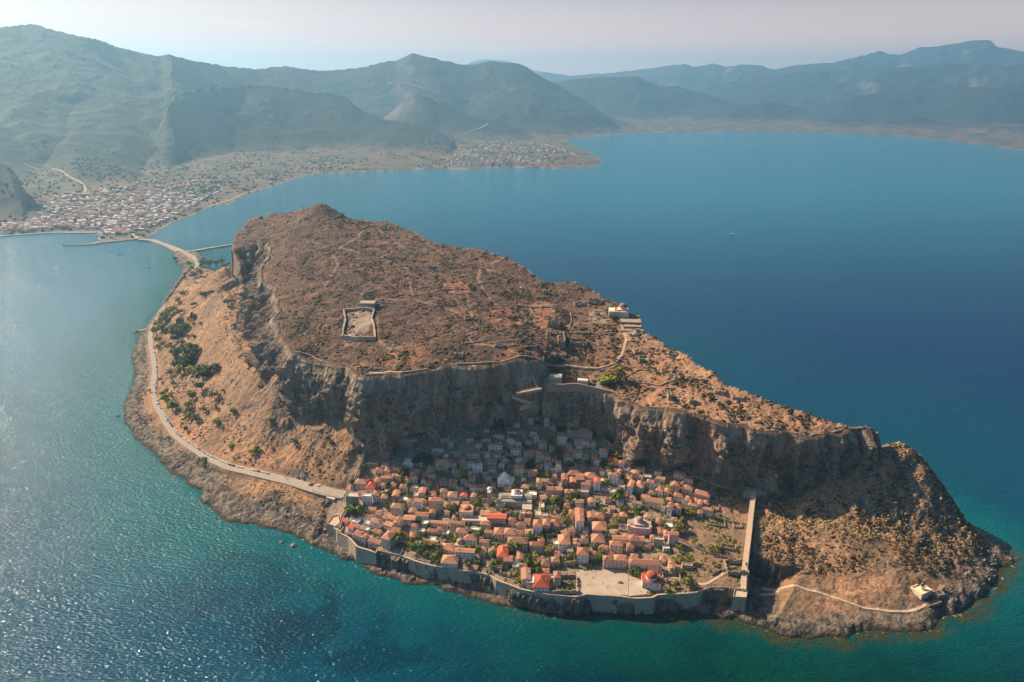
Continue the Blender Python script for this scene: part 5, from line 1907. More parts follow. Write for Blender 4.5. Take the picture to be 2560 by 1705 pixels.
def scatter(name, n, test, size, mat, seed, flat=0.7, ulim=(-0.72, 0.98), ylim=(470, 1500), spiky=0.35):
    r = np.random.default_rng(seed)
    pts = []
    tot = 0
    u = r.uniform(ulim[0], ulim[1], n * 24)
    ly = np.exp(r.uniform(math.log(ylim[0]), math.log(ylim[1]), n * 24))
    i = np.clip(((u - U[0]) / 0.0026).astype(int), 0, len(U) - 2)
    j = np.clip((np.log(ly / 375) / 0.0026).astype(int), 0, len(YR) - 2)
    x, y = u * ly, ly
    z = HH[j, i]
    w = test(x, y, z, slope[j, i], D['dp'][j, i], D['dc'][j, i], D['dt'][j, i], pathm[j, i], D['roadd'][j, i])
    # equal area density: accept in proportion to y^2
    acc = (r.uniform(0, 1, len(u)) < w) & (r.uniform(0, 1, len(u)) < (ly / ylim[1]) ** 1.0)
    idx = np.nonzero(acc)[0]
    if len(idx) > n:
        idx = idx[:n]
    print(name, len(idx))
    m = len(idx)
    # a lumpy low half-dome: ring of 6, ring of 4, top
    ang = np.arange(6) * np.pi / 3
    base = [(math.cos(a), math.sin(a), -0.35) for a in ang] + [(0.78 * math.cos(a + .5), 0.78 * math.sin(a + .5), 0.45) for a in ang] + [(0, 0, 0.85)]
    base = np.array(base)
    faces = []
    for k in range(6):
        k2 = (k + 1) % 6
        faces += [(k, k2, 6 + k), (k2, 6 + k2, 6 + k), (6 + k, 6 + k2, 12)]
    faces = np.array(faces)
    sz = r.uniform(size[0], size[1], m) * r.uniform(0.6, 1.2, m)
    rot = r.uniform(0, 6.28, m)
    V = np.repeat(base[None], m, 0)
    V = V * (1 + r.normal(0, spiky, (m, 13, 1)))
    c_, s_ = np.cos(rot)[:, None], np.sin(rot)[:, None]
    X = (V[:, :, 0] * c_ - V[:, :, 1] * s_) * sz[:, None] * r.uniform(.8, 1.5, (m, 1)) + x[idx][:, None]
    Y = (V[:, :, 0] * s_ + V[:, :, 1] * c_) * sz[:, None] + y[idx][:, None]
    Z = V[:, :, 2] * sz[:, None] * flat + z[idx][:, None]
    co = np.stack([X, Y, Z], -1).reshape(-1, 3)
    F = (faces[None] + (np.arange(m) * 13)[:, None, None]).reshape(-1, 3)
    me = bpy.data.meshes.new(name)
    me.vertices.add(len(co))
    me.vertices.foreach_set("co", co.astype(np.float32).ravel())
    me.loops.add(F.size)
    me.loops.foreach_set("vertex_index", F.ravel().astype(np.int32))
    me.polygons.add(len(F))
    me.polygons.foreach_set("loop_start", (np.arange(len(F)) * 3).astype(np.int32))
    me.polygons.foreach_set("loop_total", np.full(len(F), 3, np.int32))
    me.update(calc_edges=True)
    me.materials.append(mat)
    o = bpy.data.objects.new(name, me)
    COL.objects.link(o)
    return o


n = NT("dry_scrub")
c = n.mix(n.ramp(n.noise(0.05, 4, 0.7), 0.35, 0.65), (0.06, 0.042, 0.025), (0.16, 0.09, 0.048))
c = n.mix(n.ramp(n.noise(1.2, 3, 0.8), 0.4, 0.6), c, (0.04, 0.038, 0.022))
c = n.mix(n.ramp(n.noise(0.11, 3, 0.6), 0.6, 0.7, 0, 0.8), c, (0.085, 0.09, 0.03))
M_SCRUB = n.col(c)
n = NT("loose_limestone")
c = n.mix(n.ramp(n.noise(0.6, 5, 0.75), 0.35, 0.65), (0.15, 0.125, 0.10), (0.40, 0.33, 0.26))
n.bump(n.noise(1.5, 5, 0.7), 0.8, 0.4)
M_BOULD = n.col(c)


M_OLIVE = leaf_mat("olive_brown_scrub", (0.13, 0.09, 0.04), (0.40, 0.26, 0.12))
M_WEED = leaf_mat("garden_greens", (0.06, 0.08, 0.02), (0.17, 0.16, 0.04))


def cl(x, y, s, seed, lo, hi):
    return sstep(lo, hi, fbm(x, y, s, 3, seed))


o = scatter("plateau_scrub", 26000, lambda x, y, z, s, dp, dc, dt, pm, rd: (dp > 3) * (s < 1.2) * (pm < .2) * (0.12 + 0.88 * cl(x, y, 26, 601, -0.05, 0.3)) * (((x + 169) / 15) ** 2 + ((y - 752) / 28) ** 2 > 1),
            (0.5, 2.1), M_SCRUB, 1, 0.65)
tag(o, "dark brown thorny scrub covering the flat top of the rock", "scrub", None, "stuff")
o = scatter("slope_scrub", 30000, lambda x, y, z, s, dp, dc, dt, pm, rd: (dp < -8) * (dc > 14) * (s < 1.0) * (pm < .2) * (rd > 8) * ((dt < -4)) * (0.12 + 0.88 * cl(x, y, 45, 603, -0.12, 0.3)) + (x > 330) * (dp < -8) * (dc > 24) * 0.8,
            (0.45, 1.5), M_SCRUB, 2, 0.65)
tag(o, "low brown bushes dotted over the dry slopes below the cliffs", "scrub", None, "stuff")
o = scatter("east_scrub", 5500, lambda x, y, z, s, dp, dc, dt, pm, rd: (x > 205) * (dp < -10) * (dc > 22) * (dt < -5) * (pm < .2) * (0.15 + .85 * cl(x, y, 40, 611, -0.35, 0.1)) * (y + .12 * x > 540), (0.5, 1.5), M_OLIVE, 9, 0.65, (0.3, 0.98), (430, 620))
tag(o, "dense olive brown scrub on the slope right of the east town wall", "scrub", None, "stuff")
o = scatter("town_weeds", 5200, lambda x, y, z, s, dp, dc, dt, pm, rd: (dp < -8) * (dt > 4) * (pm < .2) * cl(x, y, 22, 607, -0.15, 0.2), (0.5, 1.7), M_WEED, 3, 0.6, (-0.4, 0.62), (430, 660))
tag(o, "low weeds and bushes between the houses of the walled town", "weeds", None, "stuff")
o = scatter("loose_boulders", 6500, lambda x, y, z, s, dp, dc, dt, pm, rd: ((dp > 2) * (0.3 + 0.7 * (x > 50)) * cl(x, y, 18, 605, 0.0, 0.35) + (dp < -4) * (dp > -24) * 0.15 + (dc > 3) * (dc < 20) * (dt < -2) * 0.35 + (dp < -8) * (dc > 20) * (dt < -4) * .05) * (rd > 9),
            (0.4, 1.7), M_BOULD, 4, 0.75)
tag(o, "pale loose boulders strewn over the plateau and the shore", "boulders", None, "stuff")


M_PALE = stone_mat("pale_enclosure_stone", (0.36, 0.28, 0.22), (0.56, 0.45, 0.36), 0.8)
# ------------------------------------------------------------------ churches and other landmark buildings
def dome_profile(r, z0, drum, h, n=8):
    p = [(r, z0), (r, z0 + drum)]
    for i in range(1, n + 1):
        a = math.pi / 2 * i / n
        p.append((max(0.01, r * math.cos(a)), z0 + drum + h * math.sin(a)))
    return p


def place(px, py):
    x, y, z = GG(px, py)
    return x, y, z


def body(root, w, d, h, mat, name="wall", y0=0, x0=0, z0=-7):
    b = MB()
    b.box(x0 - w / 2, x0 + w / 2, y0, y0 + d, z0, h)
    return b.build(name, mat, root)


def windows(root, w, zs, n_, d0=0.0, m=0, sc=(0.9, 1, 1.3)):
    for zz in zs:
        for k in range(n_):
            inst("window", WIN[m], root, (-w / 2 + w * (k + 0.5) / n_, d0 - 0.003, zz), 0, sc)


# white church with a red dome by the square
x, y, z = place(1628, 1476)
z = 16.2
r_ = empty("white_church", (x, y, z), RAD(-6))
b = MB()
b.box(-7.6, 7.6, 0, 11, -3, 5.2)
b.build("wall", WALLM['w'], r_)
rb = roof_mb(15.2, 11, 5.2, 'G', 0.2, 0.3, 0.12)
rb.build("roof", [ROOFM['r'], WALLM['w']], r_)
b = MB()
b.lathe([(4.6, 5.0), (4.6, 8.0), (4.75, 8.05), (4.75, 8.3)], 20, 0, 0, 5.5)
b.build("drum", WALLM['w'], r_)
b = MB()
b.lathe([(4.7, 8.31), (4.55, 9.2), (3.9, 10.3), (2.7, 11.2), (1.3, 11.7), (0.05, 11.9)], 20, 0, 0, 5.5)
b.build("dome", ROOFM['r'], r_, True)
for k in range(3):
    inst("window", WIN[0], r_, (-4.5 + 4.5 * k, -0.003, 2.2 if k != 1 else 2.9), 0, (0.9, 1, 1.5))
inst("door", DOORM[0], r_, (-6.3, -0.003, 0), 0, (1.1, 1, 2.1))
tag(r_, "small whitewashed church with big red dome beside the paved sea square", "church")

# pink domed church
x, y, z = place(1598, 1336)
r_ = empty("domed_church", (x, y, z), RAD(-8))
b = MB()
b.box(-10.5, 10.5, 0, 13, -7, 6.8)
b.box(-10.5, -8.6, -0.6, 1.5, 6.804, 9.2)
b.box(8.6, 10.5, -0.6, 1.5, 6.804, 9.2)
b.box(-4.6, 4.6, 2.0, 12.0, 6.804, 8.8)
b.build("wall", WALLM['p'], r_)
b = MB()
b.vault(-10.3, -4.7, 3, 11, 6.81, 1.9)
b.vault(4.7, 10.3, 3, 11, 6.81, 1.9)
b.build("roof", M_LEAD, r_)
b = MB()
b.lathe([(3.3, 8.8), (3.3, 10.6), (3.45, 10.65)], 18, 0, 0, 7)
b.build("drum", WALLM['p'], r_)
b = MB()
b.lathe([(3.4, 10.66), (3.2, 11.9), (2.5, 13.0), (1.4, 13.7), (0.05, 13.95)], 18, 0, 0, 7)
b.build("dome", M_LEAD, r_, True)
windows(r_, 18, [3.2], 4)
b = MB()
b.box(-18.5, -10.52, 1.5, 11.5, -7, 2.6)
b.build("courtyard_terrace", M_PAVE, r_)
tag(r_, "large pinkish domed church with bare stone courtyard among orange roofs", "church")

# cathedral: grey roofs, white square drum with tiled cap
x, y, z = place(1290, 1268)
r_ = empty("cathedral", (x, y, z), RAD(-3))
b = MB()
b.box(-17, 15, 0, 15, -7, 5.5)
b.box(-14, 15, 4.5, 12.5, 5.504, 7.2)
b.box(-18.5, -10, -4.6, -0.004, -7, 4.6)
b.box(6, 15, -9, -0.004, -7, 4.2)
b.build("wall", WALLM['s'], r_)
b = MB()
b.vault(-14, 15, 5.2, 11.8, 7.21, 1.6)
b.vault(-16.8, -14.01, 1.5, 13.5, 5.51, 2.2)
b.vault(-13.9, 14.8, 0.3, 4.3, 5.51, 0.7)
b.build("roof", M_LEAD, r_)
b = MB()
b.box(-4.5, 5.5, 3.4, 13.4, 7.3, 10.2)
b.box(-4.7, 5.7, 3.2, 13.6, 10.204, 10.5)
b.box(-2.4, 3.4, 5.6, 11.4, 10.504, 12.3)
b.build("crossing_platform", WALLM['w'], r_)
b = MB()
b.lathe([(3.0, 12.31), (2.7, 13.1), (1.6, 13.8), (0.05, 14.1)], 8, 0, 0.5, 8.5)
b.build("dome", ROOFM['o'], r_)
windows(r_, 26, [2.6], 5)
tag(r_, "grey roofed cathedral with white square crossing and small tiled dome mid town", "cathedral")

x, y, z = place(1224, 1262)
r_ = empty("bell_tower", (x, y, z), RAD(-3))
body(r_, 4.2, 4.2, 13.0, WALLM['s'])
b = MB()
b.box(-2.3, 2.3, -0.2, 4.4, 13.004, 13.4)
b.box(-1.9, -1.3, 0.2, 0.8, 13.404, 16)
b.box(1.3, 1.9, 0.2, 0.8, 13.404, 16)
b.box(-1.9, -1.3, 3.4, 4.0, 13.404, 16)
b.box(1.3, 1.9, 3.4, 4.0, 13.404, 16)
b.box(-2.1, 2.1, 0, 4.2, 16.004, 16.5)
b.build("belfry", WALLM['w'], r_)
b = MB()
b.lathe([(1.9, 16.51), (1.6, 17.4), (0.8, 18.1), (0.05, 18.4)], 10, 0, 0, 2.1)
b.build("cupola", WALLM['w'], r_, True)
for zz in (3, 7, 10):
    inst("window", WIN[0], r_, (0, -0.003, zz), 0, (0.8, 1, 1.3))
tag(r_, "slender square bell tower with white belfry left of the grey cathedral", "bell tower")

# white domed chapel
x, y, z = place(1264, 1218)
r_ = empty("white_chapel", (x, y, z), RAD(-3))
b = MB()
b.box(-8, 8, 0, 10, -7, 5.2)
b.box(-6.2, 3.6, 0.8, 9.2, 5.204, 8.2)
b.box(-6.2, -3.6, -0.5, 1.0, 8.204, 9.0)
b.build("wall", WALLM['w'], r_)
b = MB()
b.lathe([(2.9, 8.0), (2.9, 10.2), (3.0, 10.25)], 16, 0, -1.2, 5)
b.build("drum", WALLM['w'], r_)
b = MB()
b.lathe([(2.95, 10.26), (2.8, 11.5), (2.2, 12.5), (1.2, 13.1), (0.05, 13.3)], 16, 0, -1.2, 5)
b.build("dome", WALLM['w'], r_, True)
windows(r_, 12, [2.4], 3)
inst("door", DOORM[0], r_, (0.5, -0.003, 0), 0, (1.1, 1, 2.2))
tag(r_, "whitewashed chapel with round white dome above the grey cathedral", "chapel")

# vaulted museum building with tiled low dome
x, y, z = place(1165, 1300)
r_ = empty("domed_hall", (x, y, z), RAD(-3))
body(r_, 12.5, 12, 8.5, WALLM['b'])
roof_mb(12.5, 12, 8.5, 'H', 0.2, 0.15, 0.06).build("roof", [ROOFM['o'], WALLM['b']], r_)
b = MB()
b.lathe([(3.9, 8.9), (3.8, 9.9), (3.0, 10.9), (1.6, 11.5), (0.05, 11.7)], 16, 0, 0, 6)
b.build("dome", ROOFM['o'], r_, True)
windows(r_, 9, [4.6], 2)
tag(r_, "square stone hall with flat tiled roof and low orange dome", "hall")
# arched retaining terrace below it
x, y, z = place(1190, 1312)
r_ = empty("arched_terrace", (x, y, z), RAD(-3))
body(r_, 26, 8, 4.6, WALLM['s'])
for xx in (-9, -4.5):
    b = MB()
    b.vault(xx - 0.001, xx + 0.001, 0, 1, 0, 1)
    inst("arch_opening", DOORM[0], r_, (xx, -0.003, -1), 0, (2.6, 1, 4.2))
tag(r_, "stone terrace with dark arches below the hall with the orange dome", "terrace")

# brick domed chapel near the front
x, y, z = place(1147, 1374)
r_ = empty("domed_chapel", (x, y, z), RAD(-15))
body(r_, 7, 8, 4.4, WALLM['b'])
b = MB()
b.lathe([(3.3, 4.41), (3.3, 5.4), (3.1, 6.8), (2.3, 7.9), (1.2, 8.5), (0.05, 8.7)], 16, 0, 0, 4)
b.build("dome", ROOFM['t'], r_, True)
windows(r_, 5, [2.0], 2)
tag(r_, "small chapel with plain tan brick dome near the left part of the sea wall", "chapel")

# clifftop church on stepped terraces
x, y, z = GG(1554, 795)
r_ = empty("clifftop_church", (x, y, z), RAD(-6))
b = MB()
b.box(-15, 8, 0, 15, -7, 7.5)
b.box(-5, 6, 3, 13, 7.504, 9.2)
b.build("wall", WALLM['b'], r_)
b = MB()
b.vault(-15, -8, 1, 14, 7.51, 1.6)
b.build("roof_terrace", ROOFM['w'], r_)
roof_mb(6, 13, 7.52, 'G', 0.2, 0.1, 0.2).build("roof", [ROOFM['o'], WALLM['b']], r_).location = (-5.6 + 0, 1, 0)
b = MB()
b.lathe([(4.6, 9.2), (4.6, 12.2), (4.8, 12.25)], 16, 0, 1.5, 8)
b.build("drum", WALLM['p'], r_)
b = MB()
b.lathe([(4.75, 12.26), (4.4, 13.8), (3.3, 15.0), (1.7, 15.8), (0.05, 16.1)], 16, 0, 1.5, 8)
b.build("dome", ROOFM['o'], r_, True)
windows(r_, 20, [2.0, 5.0], 6, m=0)
tag(r_, "church with orange dome perched on the right cliff edge of the plateau", "church")
x, y, z = GG(1572, 812)
r_ = empty("stepped_terrace", (x, y, z), RAD(-6))
b = MB()
b.box(-10, 14, 0, 14, -7, 3.4)
b.box(-6, 14, -8, -0.004, -7, 0.8)
b.box(-4, 16, -15, -8.004, -8, -1.6)
b.build("wall", M_RUIN, r_)
tag(r_, "stepped stone terraces below the church on the plateau edge", "terrace")


def ruin(px, py, w, d, h, rz, label, name="ruined_house", th=0.8, gaps=True, floor=True, seed=0, drop=0.45):
    x, y, z = GG(px, py)
    r_ = empty(name, (x, y, z), RAD(rz))
    r = random.Random(seed + int(px))
    b = MB()

    def run(ax, ay, bx, by):
        L = math.hypot(bx - ax, by - ay)
        k = max(2, int(L / 1.4))
        ux, uy = (bx - ax) / L, (by - ay) / L
        ang = math.atan2(uy, ux)
        hs_ = [h * r.uniform(1 - drop, 1.0) for _ in range(k)]
        for i in range(k):
            if gaps and r.random() < 0.08:
                hs_[i] *= 0.3
            M_ = Matrix.Translation((ax + ux * L * i / k, ay + uy * L * i / k, 0)) @ Matrix.Rotation(ang, 4, 'Z')
            b.box(0, L / k - 0.004, -th / 2, th / 2, -4, hs_[i], 0, M_)
    run(-w / 2 + th / 2 + .01, 0, w / 2 - th / 2 - .01, 0)
    run(-w / 2 + th / 2 + .01, d, w / 2 - th / 2 - .01, d)
    run(-w / 2, -th / 2, -w / 2, d + th / 2)
    run(w / 2, -th / 2, w / 2, d + th / 2)
    b.build("wall", M_RUIN, r_)
    if floor:
        b = MB()
        b.box(-w / 2 + th / 2, w / 2 - th / 2, th / 2, d - th / 2, -3, 0.15)
        b.build("floor", M_PAVE if floor == 2 else M_RUIN, r_)
    tag(r_, label, "ruin")
    return r_


# the big walled cistern and the vaulted cistern house
ENC = [(x, y, gz(x, y) + 3.2) for x, y, _ in resample([GG(*q)[:2] + (0,) for q in [(858, 846), (862, 820), (866, 804), (861, 779), (897, 775), (934, 778), (927, 800), (933, 816), (937, 850)]], 4)]
wall("cistern_enclosure", ENC, 1.6, None, "large walled enclosure with pale rubble floor on the plateau", "ruin", walk=False, mat=M_PALE, step=4, rough=0.2)
ENF = [(x, y, gz(x, y) + 4.2) for x, y, _ in resample([GG(*q)[:2] + (0,) for q in [(857, 848), (897, 853), (938, 852)]], 4)]
wall("enclosure_front", ENF, 3.4, None, "thick pale front wall of the walled enclosure on the plateau", "wall", walk=True, mat=M_PALE, step=4, rough=0.1)
x, y, z = GG(918, 770)
r_ = empty("cistern_house", (x, y, z), RAD(-2))
body(r_, 19, 12, 5.6, M_RUIN)
b = MB()
b.vault(-9, 9, 1, 11, 5.61, 0.9)
b.build("roof", M_PAVE, r_)
for k in range(4):
    inst("arch_opening", DOORM[0], r_, (-6.5 + 4.2 * k, -0.003, 0), 0, (1.5, 1, 2.4))
tag(r_, "flat topped stone cistern house just above the walled enclosure", "ruin")
# fort ruins
ruin(1384, 818, 14, 15, 9, -2, "tall roofless ruin with two wall stubs, topmost of the fortress ruins", "fort_ruin", 1.3, True, 2, 2, 0.6)
ruin(1389, 862, 19, 24, 8, -2, "roofless fortress ruin of high pale walls, middle of the group", "fort_ruin", 1.3, True, 2, 3, 0.45)
ruin(1404, 871, 7, 16, 10, -2, "narrow tall walled tower ruin at right of the fortress group", "fort_ruin", 1.1, False, 0, 4, 0.2)
ruin(1447, 865, 18, 11, 6, -4, "low broken ruin just right of the fortress group", "fort_ruin", 1.0, True, 0, 5, 0.6)
# upper gate complex at the cliff edge
x, y = G(1389, 958, 112.5)
z = 112.5
r_ = empty("upper_gatehouse", (x, y, z), RAD(-4))
body(r_, 13, 9, 6.5, WALLM['s'])
b = MB()
b.vault(-6.2, 6.2, 0.5, 8.5, 6.51, 1.3)
b.build("roof", ROOFM['p'], r_)
windows(r_, 10, [2.6], 3)
tag(r_, "stone gatehouse with pale vaulted roof on the cliff edge of the upper town", "gatehouse")
x, y = G(1456, 961, 111)
z = 111.5
r_ = empty("barrel_vault_house", (x, y, z), RAD(-12))
body(r_, 11, 5.5, 3.0, WALLM['c'])
b = MB()
b.vault(-5.4, 5.4, 0.1, 5.4, 3.01, 1.5)
b.build("roof", ROOFM['w'], r_)
windows(r_, 9, [1.0], 3)
tag(r_, "small pale barrel vaulted house on the cliff edge by the big olive tree", "house")
wall("retaining_wall", [G(1413, 962, 113) + (114,), G(1445, 961, 113) + (113.6,), G(1490, 972, 110) + (111.5,), G(1536, 984, 108) + (109.5,)], 1.4, 105,
     "grey retaining wall on the cliff edge right of the upper gatehouse", walk=False, mat=M_RUIN)
wall("retaining_wall", [G(1366, 962, 113) + (114.6,), G(1413, 964, 113) + (114.2,)], 1.4, 106, "high retaining wall under the upper gatehouse", walk=False, mat=M_RUIN)
# zigzag ramp cut in the cliff
for i, (q, lb) in enumerate([([(1334, 942, 104), (1340, 962, 98), (1350, 972, 95)], "upper leg of the zigzag ramp climbing the cliff"),
                             ([(1355, 968, 94), (1325, 974, 92), (1290, 980, 89)], "middle leg of the zigzag ramp climbing the cliff"),
                             ([(1280, 990, 86), (1305, 1000, 84), (1330, 1008, 81), (1300, 1018, 80)], "lower walled leg of the zigzag ramp climbing the cliff")]):
    d0 = (631, 628, 624)[i]
    zz = [GD(a, b_, d0) for a, b_, c_ in q]
    wall("zigzag_ramp", zz, 3.0, 'rel', lb, "ramp", walk=True, mat=M_PALE, rough=0.1, step=3)
RU = [(1146, 894, 8, 6, 4.5, -8, "small vaulted ruin on the plateau left of the winding footpath"),
      (1173, 803, 9, 8, 5.5, 10, "dark square ruin beside the footpath at plateau centre"),
      (1185, 825, 5, 7, 3, 0, "low ruin just below the dark square ruin"),
      (1276, 796, 8, 6, 4, -5, "small dark ruin above the red earth terraces"),
      (1320, 810, 7, 5, 3.5, 5, "tiny ruin right of the red earth terraces"),
      (1078, 672, 7, 6, 5, 0, "lone tower-like ruin high on the plateau"),
      (1015, 690, 9, 3, 3, 50, "slanting wall stub on the upper plateau"),
      (1366, 735, 8, 6, 5, 0, "ruin near the far rim of the plateau"),
      (1450, 765, 12, 8, 4.5, 8, "arched ruin cut in the hillside left of the clifftop church"),
      (1487, 760, 16, 9, 5, -8, "row of arched ruins near the far rim beside the clifftop church"),
      (1450, 835, 22, 3, 2.5, 4, "long low terrace ruin above the fortress path"),
      (1330, 870, 10, 6, 3.5, 0, "low ruin left of the fortress group"),
      (1250, 868, 9, 6, 3, 0, "broken walls left of the fortress ruins"),
      (1610, 905, 10, 9, 5, 0, "dark ruined room on the right slope of the plateau"),
      (1595, 885, 7, 6, 4, 10, "small ruined hut on the right slope of the plateau"),
      (1680, 890, 8, 6, 4, -20, "ruined hut by the path along the right rim"),
      (1748, 950, 14, 6, 2.2, -18, "long low walled ruin beside the right rim path"),
      (1675, 1000, 3, 8, 8, 0, "tall standing wall stub on the right cliff edge"),
      (1732, 1008, 6, 5, 4, 0, "ruined corner near the right cliff edge"),
      (1800, 985, 9, 7, 4, -25, "square ruin near the path on the right rim"),
      (1845, 1000, 10, 7, 4, -25, "two roomed ruin on the right rim"),
      (1572, 1005, 9, 7, 5, -30, "ruined tower base at the right end of the retaining wall"),
      (1945, 1072, 6, 4, 2.4, 0, "pale rubble ruin in the dry field at right"),
      (755, 515, 6, 5, 3, 0, "rocky ruin on the summit at left"),
      (768, 548, 8, 4, 3, 0, "ruined wall below the summit"),
      (1560, 600 + 230, 6, 4, 2, 0, "little ruin below the clifftop church terraces"),
      (990, 880, 12, 5, 2, -10, "low terrace wall ruin near the cliff top path"),
      (945, 925, 16, 8, 2.6, -3, "low walled ruin at the cliff top near its corner"),
      (1130, 725, 22, 8, 2, 0, "long low ruin in the red earth patch"),
      (1350, 905, 8, 6, 4.5, 0, "gate ruin on the cliff top wall"),
      (1410, 890, 4, 16, 2, 0, "straight stair walls below the fortress ruins")]
for k, (px, py, w, d, h, rz, lb) in enumerate(RU):
    ruin(px, py, w, d, h, rz, lb, "ruin", 0.8, True, 0, k * 7)
DW = [([(1180, 706, 163), (1215, 701, 164), (1245, 703, 163)], "thin drystone wall above the red earth patch"),
      ([(1090, 726, 160), (1140, 729, 159), (1172, 727, 159)], "low terrace wall across the red earth patch"),
      ([(832, 733, 154), (870, 736, 153), (905, 741, 153), (930, 735, 154)], "long low drystone wall above the cistern house"),
      ([(1225, 872, 138), (1290, 866, 138), (1345, 868, 138)], "long terrace wall left of the fortress ruins"),
      ([(1235, 884, 136), (1300, 880, 136), (1350, 884, 136)], "second terrace wall left of the fortress ruins"),
      ([(1350, 905, 131), (1420, 914, 122), (1490, 920, 120), (1540, 912, 121)], "pale stone lane wall behind the upper gatehouse"),
      ([(1550, 955, 113), (1620, 963, 112), (1650, 968, 112), (1690, 958, 113)], "grey drystone wall crossing the slope by the big olive tree"),
      ([(1585, 835, 133), (1625, 842, 132), (1660, 858, 130)], "thin wall along the rim below the clifftop church"),
      ([(1425, 780, 146), (1428, 800, 143), (1420, 820, 140)], "short upright wall line left of the clifftop church"),
      ([(1250, 760, 152), (1310, 762, 151), (1390, 763, 150)], "straight drystone wall above the red terraces"),
      ([(1325, 768, 149), (1332, 782, 147), (1345, 790, 146)], "crooked wall inside the red terraces"),
      ([(1770, 970, 114), (1800, 1000, 109), (1830, 1020, 106)], "thin field wall on the right part of the plateau"),
      ([(1900, 1078, 97), (1950, 1086, 94), (1985, 1080, 95)], "wall stub line near the right cliff edge"),
      ([(1160, 865, 141), (1210, 860, 141)], "short wall beside the winding footpath"),
      ([(930, 755, 152), (985, 757, 152)], "short terrace wall right of the cistern house"),
      ([(1570, 940, 116), (1600, 925, 119), (1640, 930, 119)], "broken field wall on the right slope of the plateau"),
      ([(1480, 835, 137), (1540, 830, 137)], "pale terrace wall left of the church terraces")]
for L_, lb in DW:
    P_ = resample([G(a_, b_, z_) + (0,) for a_, b_, z_ in L_], 4)
    wall("drystone_wall", [(x, y, gz(x, y) + 1.1) for x, y, _ in P_], 0.8, None, lb, walk=False, mat=M_RUIN, step=4, rough=0.4, group="drystone walls on the plateau")
# ruined plots inside the town
RT = [(985, 1128, 12, 7, 4, 0, "brown roofless ruin in the upper left corner of the town"), (1020, 1125, 6, 6, 5, 0, "square ruined tower in the upper left of the town"),
      (950, 1112, 14, 6, 3, -6, "low ruined walls just inside the left town wall"), (930, 1165, 13, 7, 4, -2, "ruined plot walls beside the left town wall"),
      (1282, 1172, 9, 7, 6, 0, "tall dark ruin left of the white domed chapel"), (1500, 1160, 10, 7, 4, -10, "ruined walls below the big yellow-green tree"),
      (1485, 1175, 8, 6, 4, -10, "broken stone walls right of the crescent houses"), (1330, 1222, 14, 8, 4, 0, "rocky mound with ruined walls right of the chapel"),
      (1262, 1440, 9, 7, 4, -20, "ruined house just inside the sea wall"), (1240, 1425, 10, 8, 4, -15, "rubble walled plot inside the middle sea wall"),
      (1425, 1415, 8, 8, 6, 0, "ruined stone gable left of the paved square"), (1410, 1486, 23, 19, 5, 0, "high walled stone compound between the red roofed house and the square"),
      (1390, 1410, 14, 12, 2, 0, "walled dry garden left of the paved square"), (1560, 1285, 16, 10, 2.4, -5, "terraced rubble plots right of the big garden"),
      (1520, 1265, 18, 8, 2, -8, "dry terraced plot below the stone loggia"), (1680, 1460, 14, 9, 5, -4, "roofless stone house right of the white church"),
      (1845, 1440, 17, 14, 7, -2, "roofless gate ruin with stone pillars against the east wall"), (1790, 1315, 16, 10, 2, -10, "sunken walled plot near the east wall"),
      (1720, 1335, 5, 3, 5, 0, "lone standing stone wall stub below the pink row houses"), (1845, 1320, 7, 24, 2.5, 0, "narrow walled strip along the east wall"),
      (1820, 1375, 13, 5, 3, -12, "low ruined walls near the east wall"), (1780, 1275, 12, 8, 2, -15, "rubble terraces above the east plots")]
for k, (px, py, w, d, h, rz, lb) in enumerate(RT):
    ruin(px, py, w, d, h, rz, lb, "ruined_building", 0.7, True, 0, k * 5 + 300, drop=0.4)

# terrace and garden walls in the town
TW = [([(945, 1240), (990, 1246)], "garden wall left of the large houses"), ([(1060, 1330), (1100, 1336), (1130, 1334)], "terrace wall above the walled garden"),
      ([(1010, 1368), (1000, 1392)], "low wall along the lane in the walled garden"), ([(1395, 1380), (1397, 1424)], "straight tall garden wall left of the square"),
      ([(1270, 1355), (1330, 1362), (1390, 1378)], "terrace wall below the three joined houses"), ([(1455, 1232), (1520, 1240), (1600, 1262)], "terrace wall of the lane above the dry plots"),
      ([(1505, 1292), (1560, 1300), (1620, 1318)], "lane wall leading to the pink domed church"), ([(1735, 1287), (1800, 1300), (1850, 1310)], "terrace wall below the pink row houses"),
      ([(1690, 1345), (1740, 1372), (1790, 1392), (1850, 1402)], "long low wall along the lane to the east gate"), ([(1255, 1228), (1330, 1232), (1370, 1236)], "retaining wall behind the cathedral"),
      ([(1300, 1420), (1345, 1428)], "garden wall above the tan roofed store"), ([(1571, 1432), (1571, 1478)], "low parapet dividing the paved square"),
      ([(1655, 1450), (1700, 1462), (1720, 1484)], "low wall right of the white church"), ([(1780, 1440), (1800, 1428), (1840, 1420)], "curved low wall by the gate ruin"),
      ([(1600, 1130), (1680, 1160), (1760, 1190)], "rubble wall along the path under the right cliff")]
for L_, lb in TW:
    pts = []
    for (a, b_) in L_:
        x, y, z = GG(a, b_)
        pts.append((x, y, z + 1.5))
    P_ = resample(pts, 4)
    wall("garden_wall", [(x, y, gz(x, y) + 1.6) for x, y, _ in P_], 0.5, None, lb, walk=False, mat=M_RUIN, step=4, group="low walls in the town")

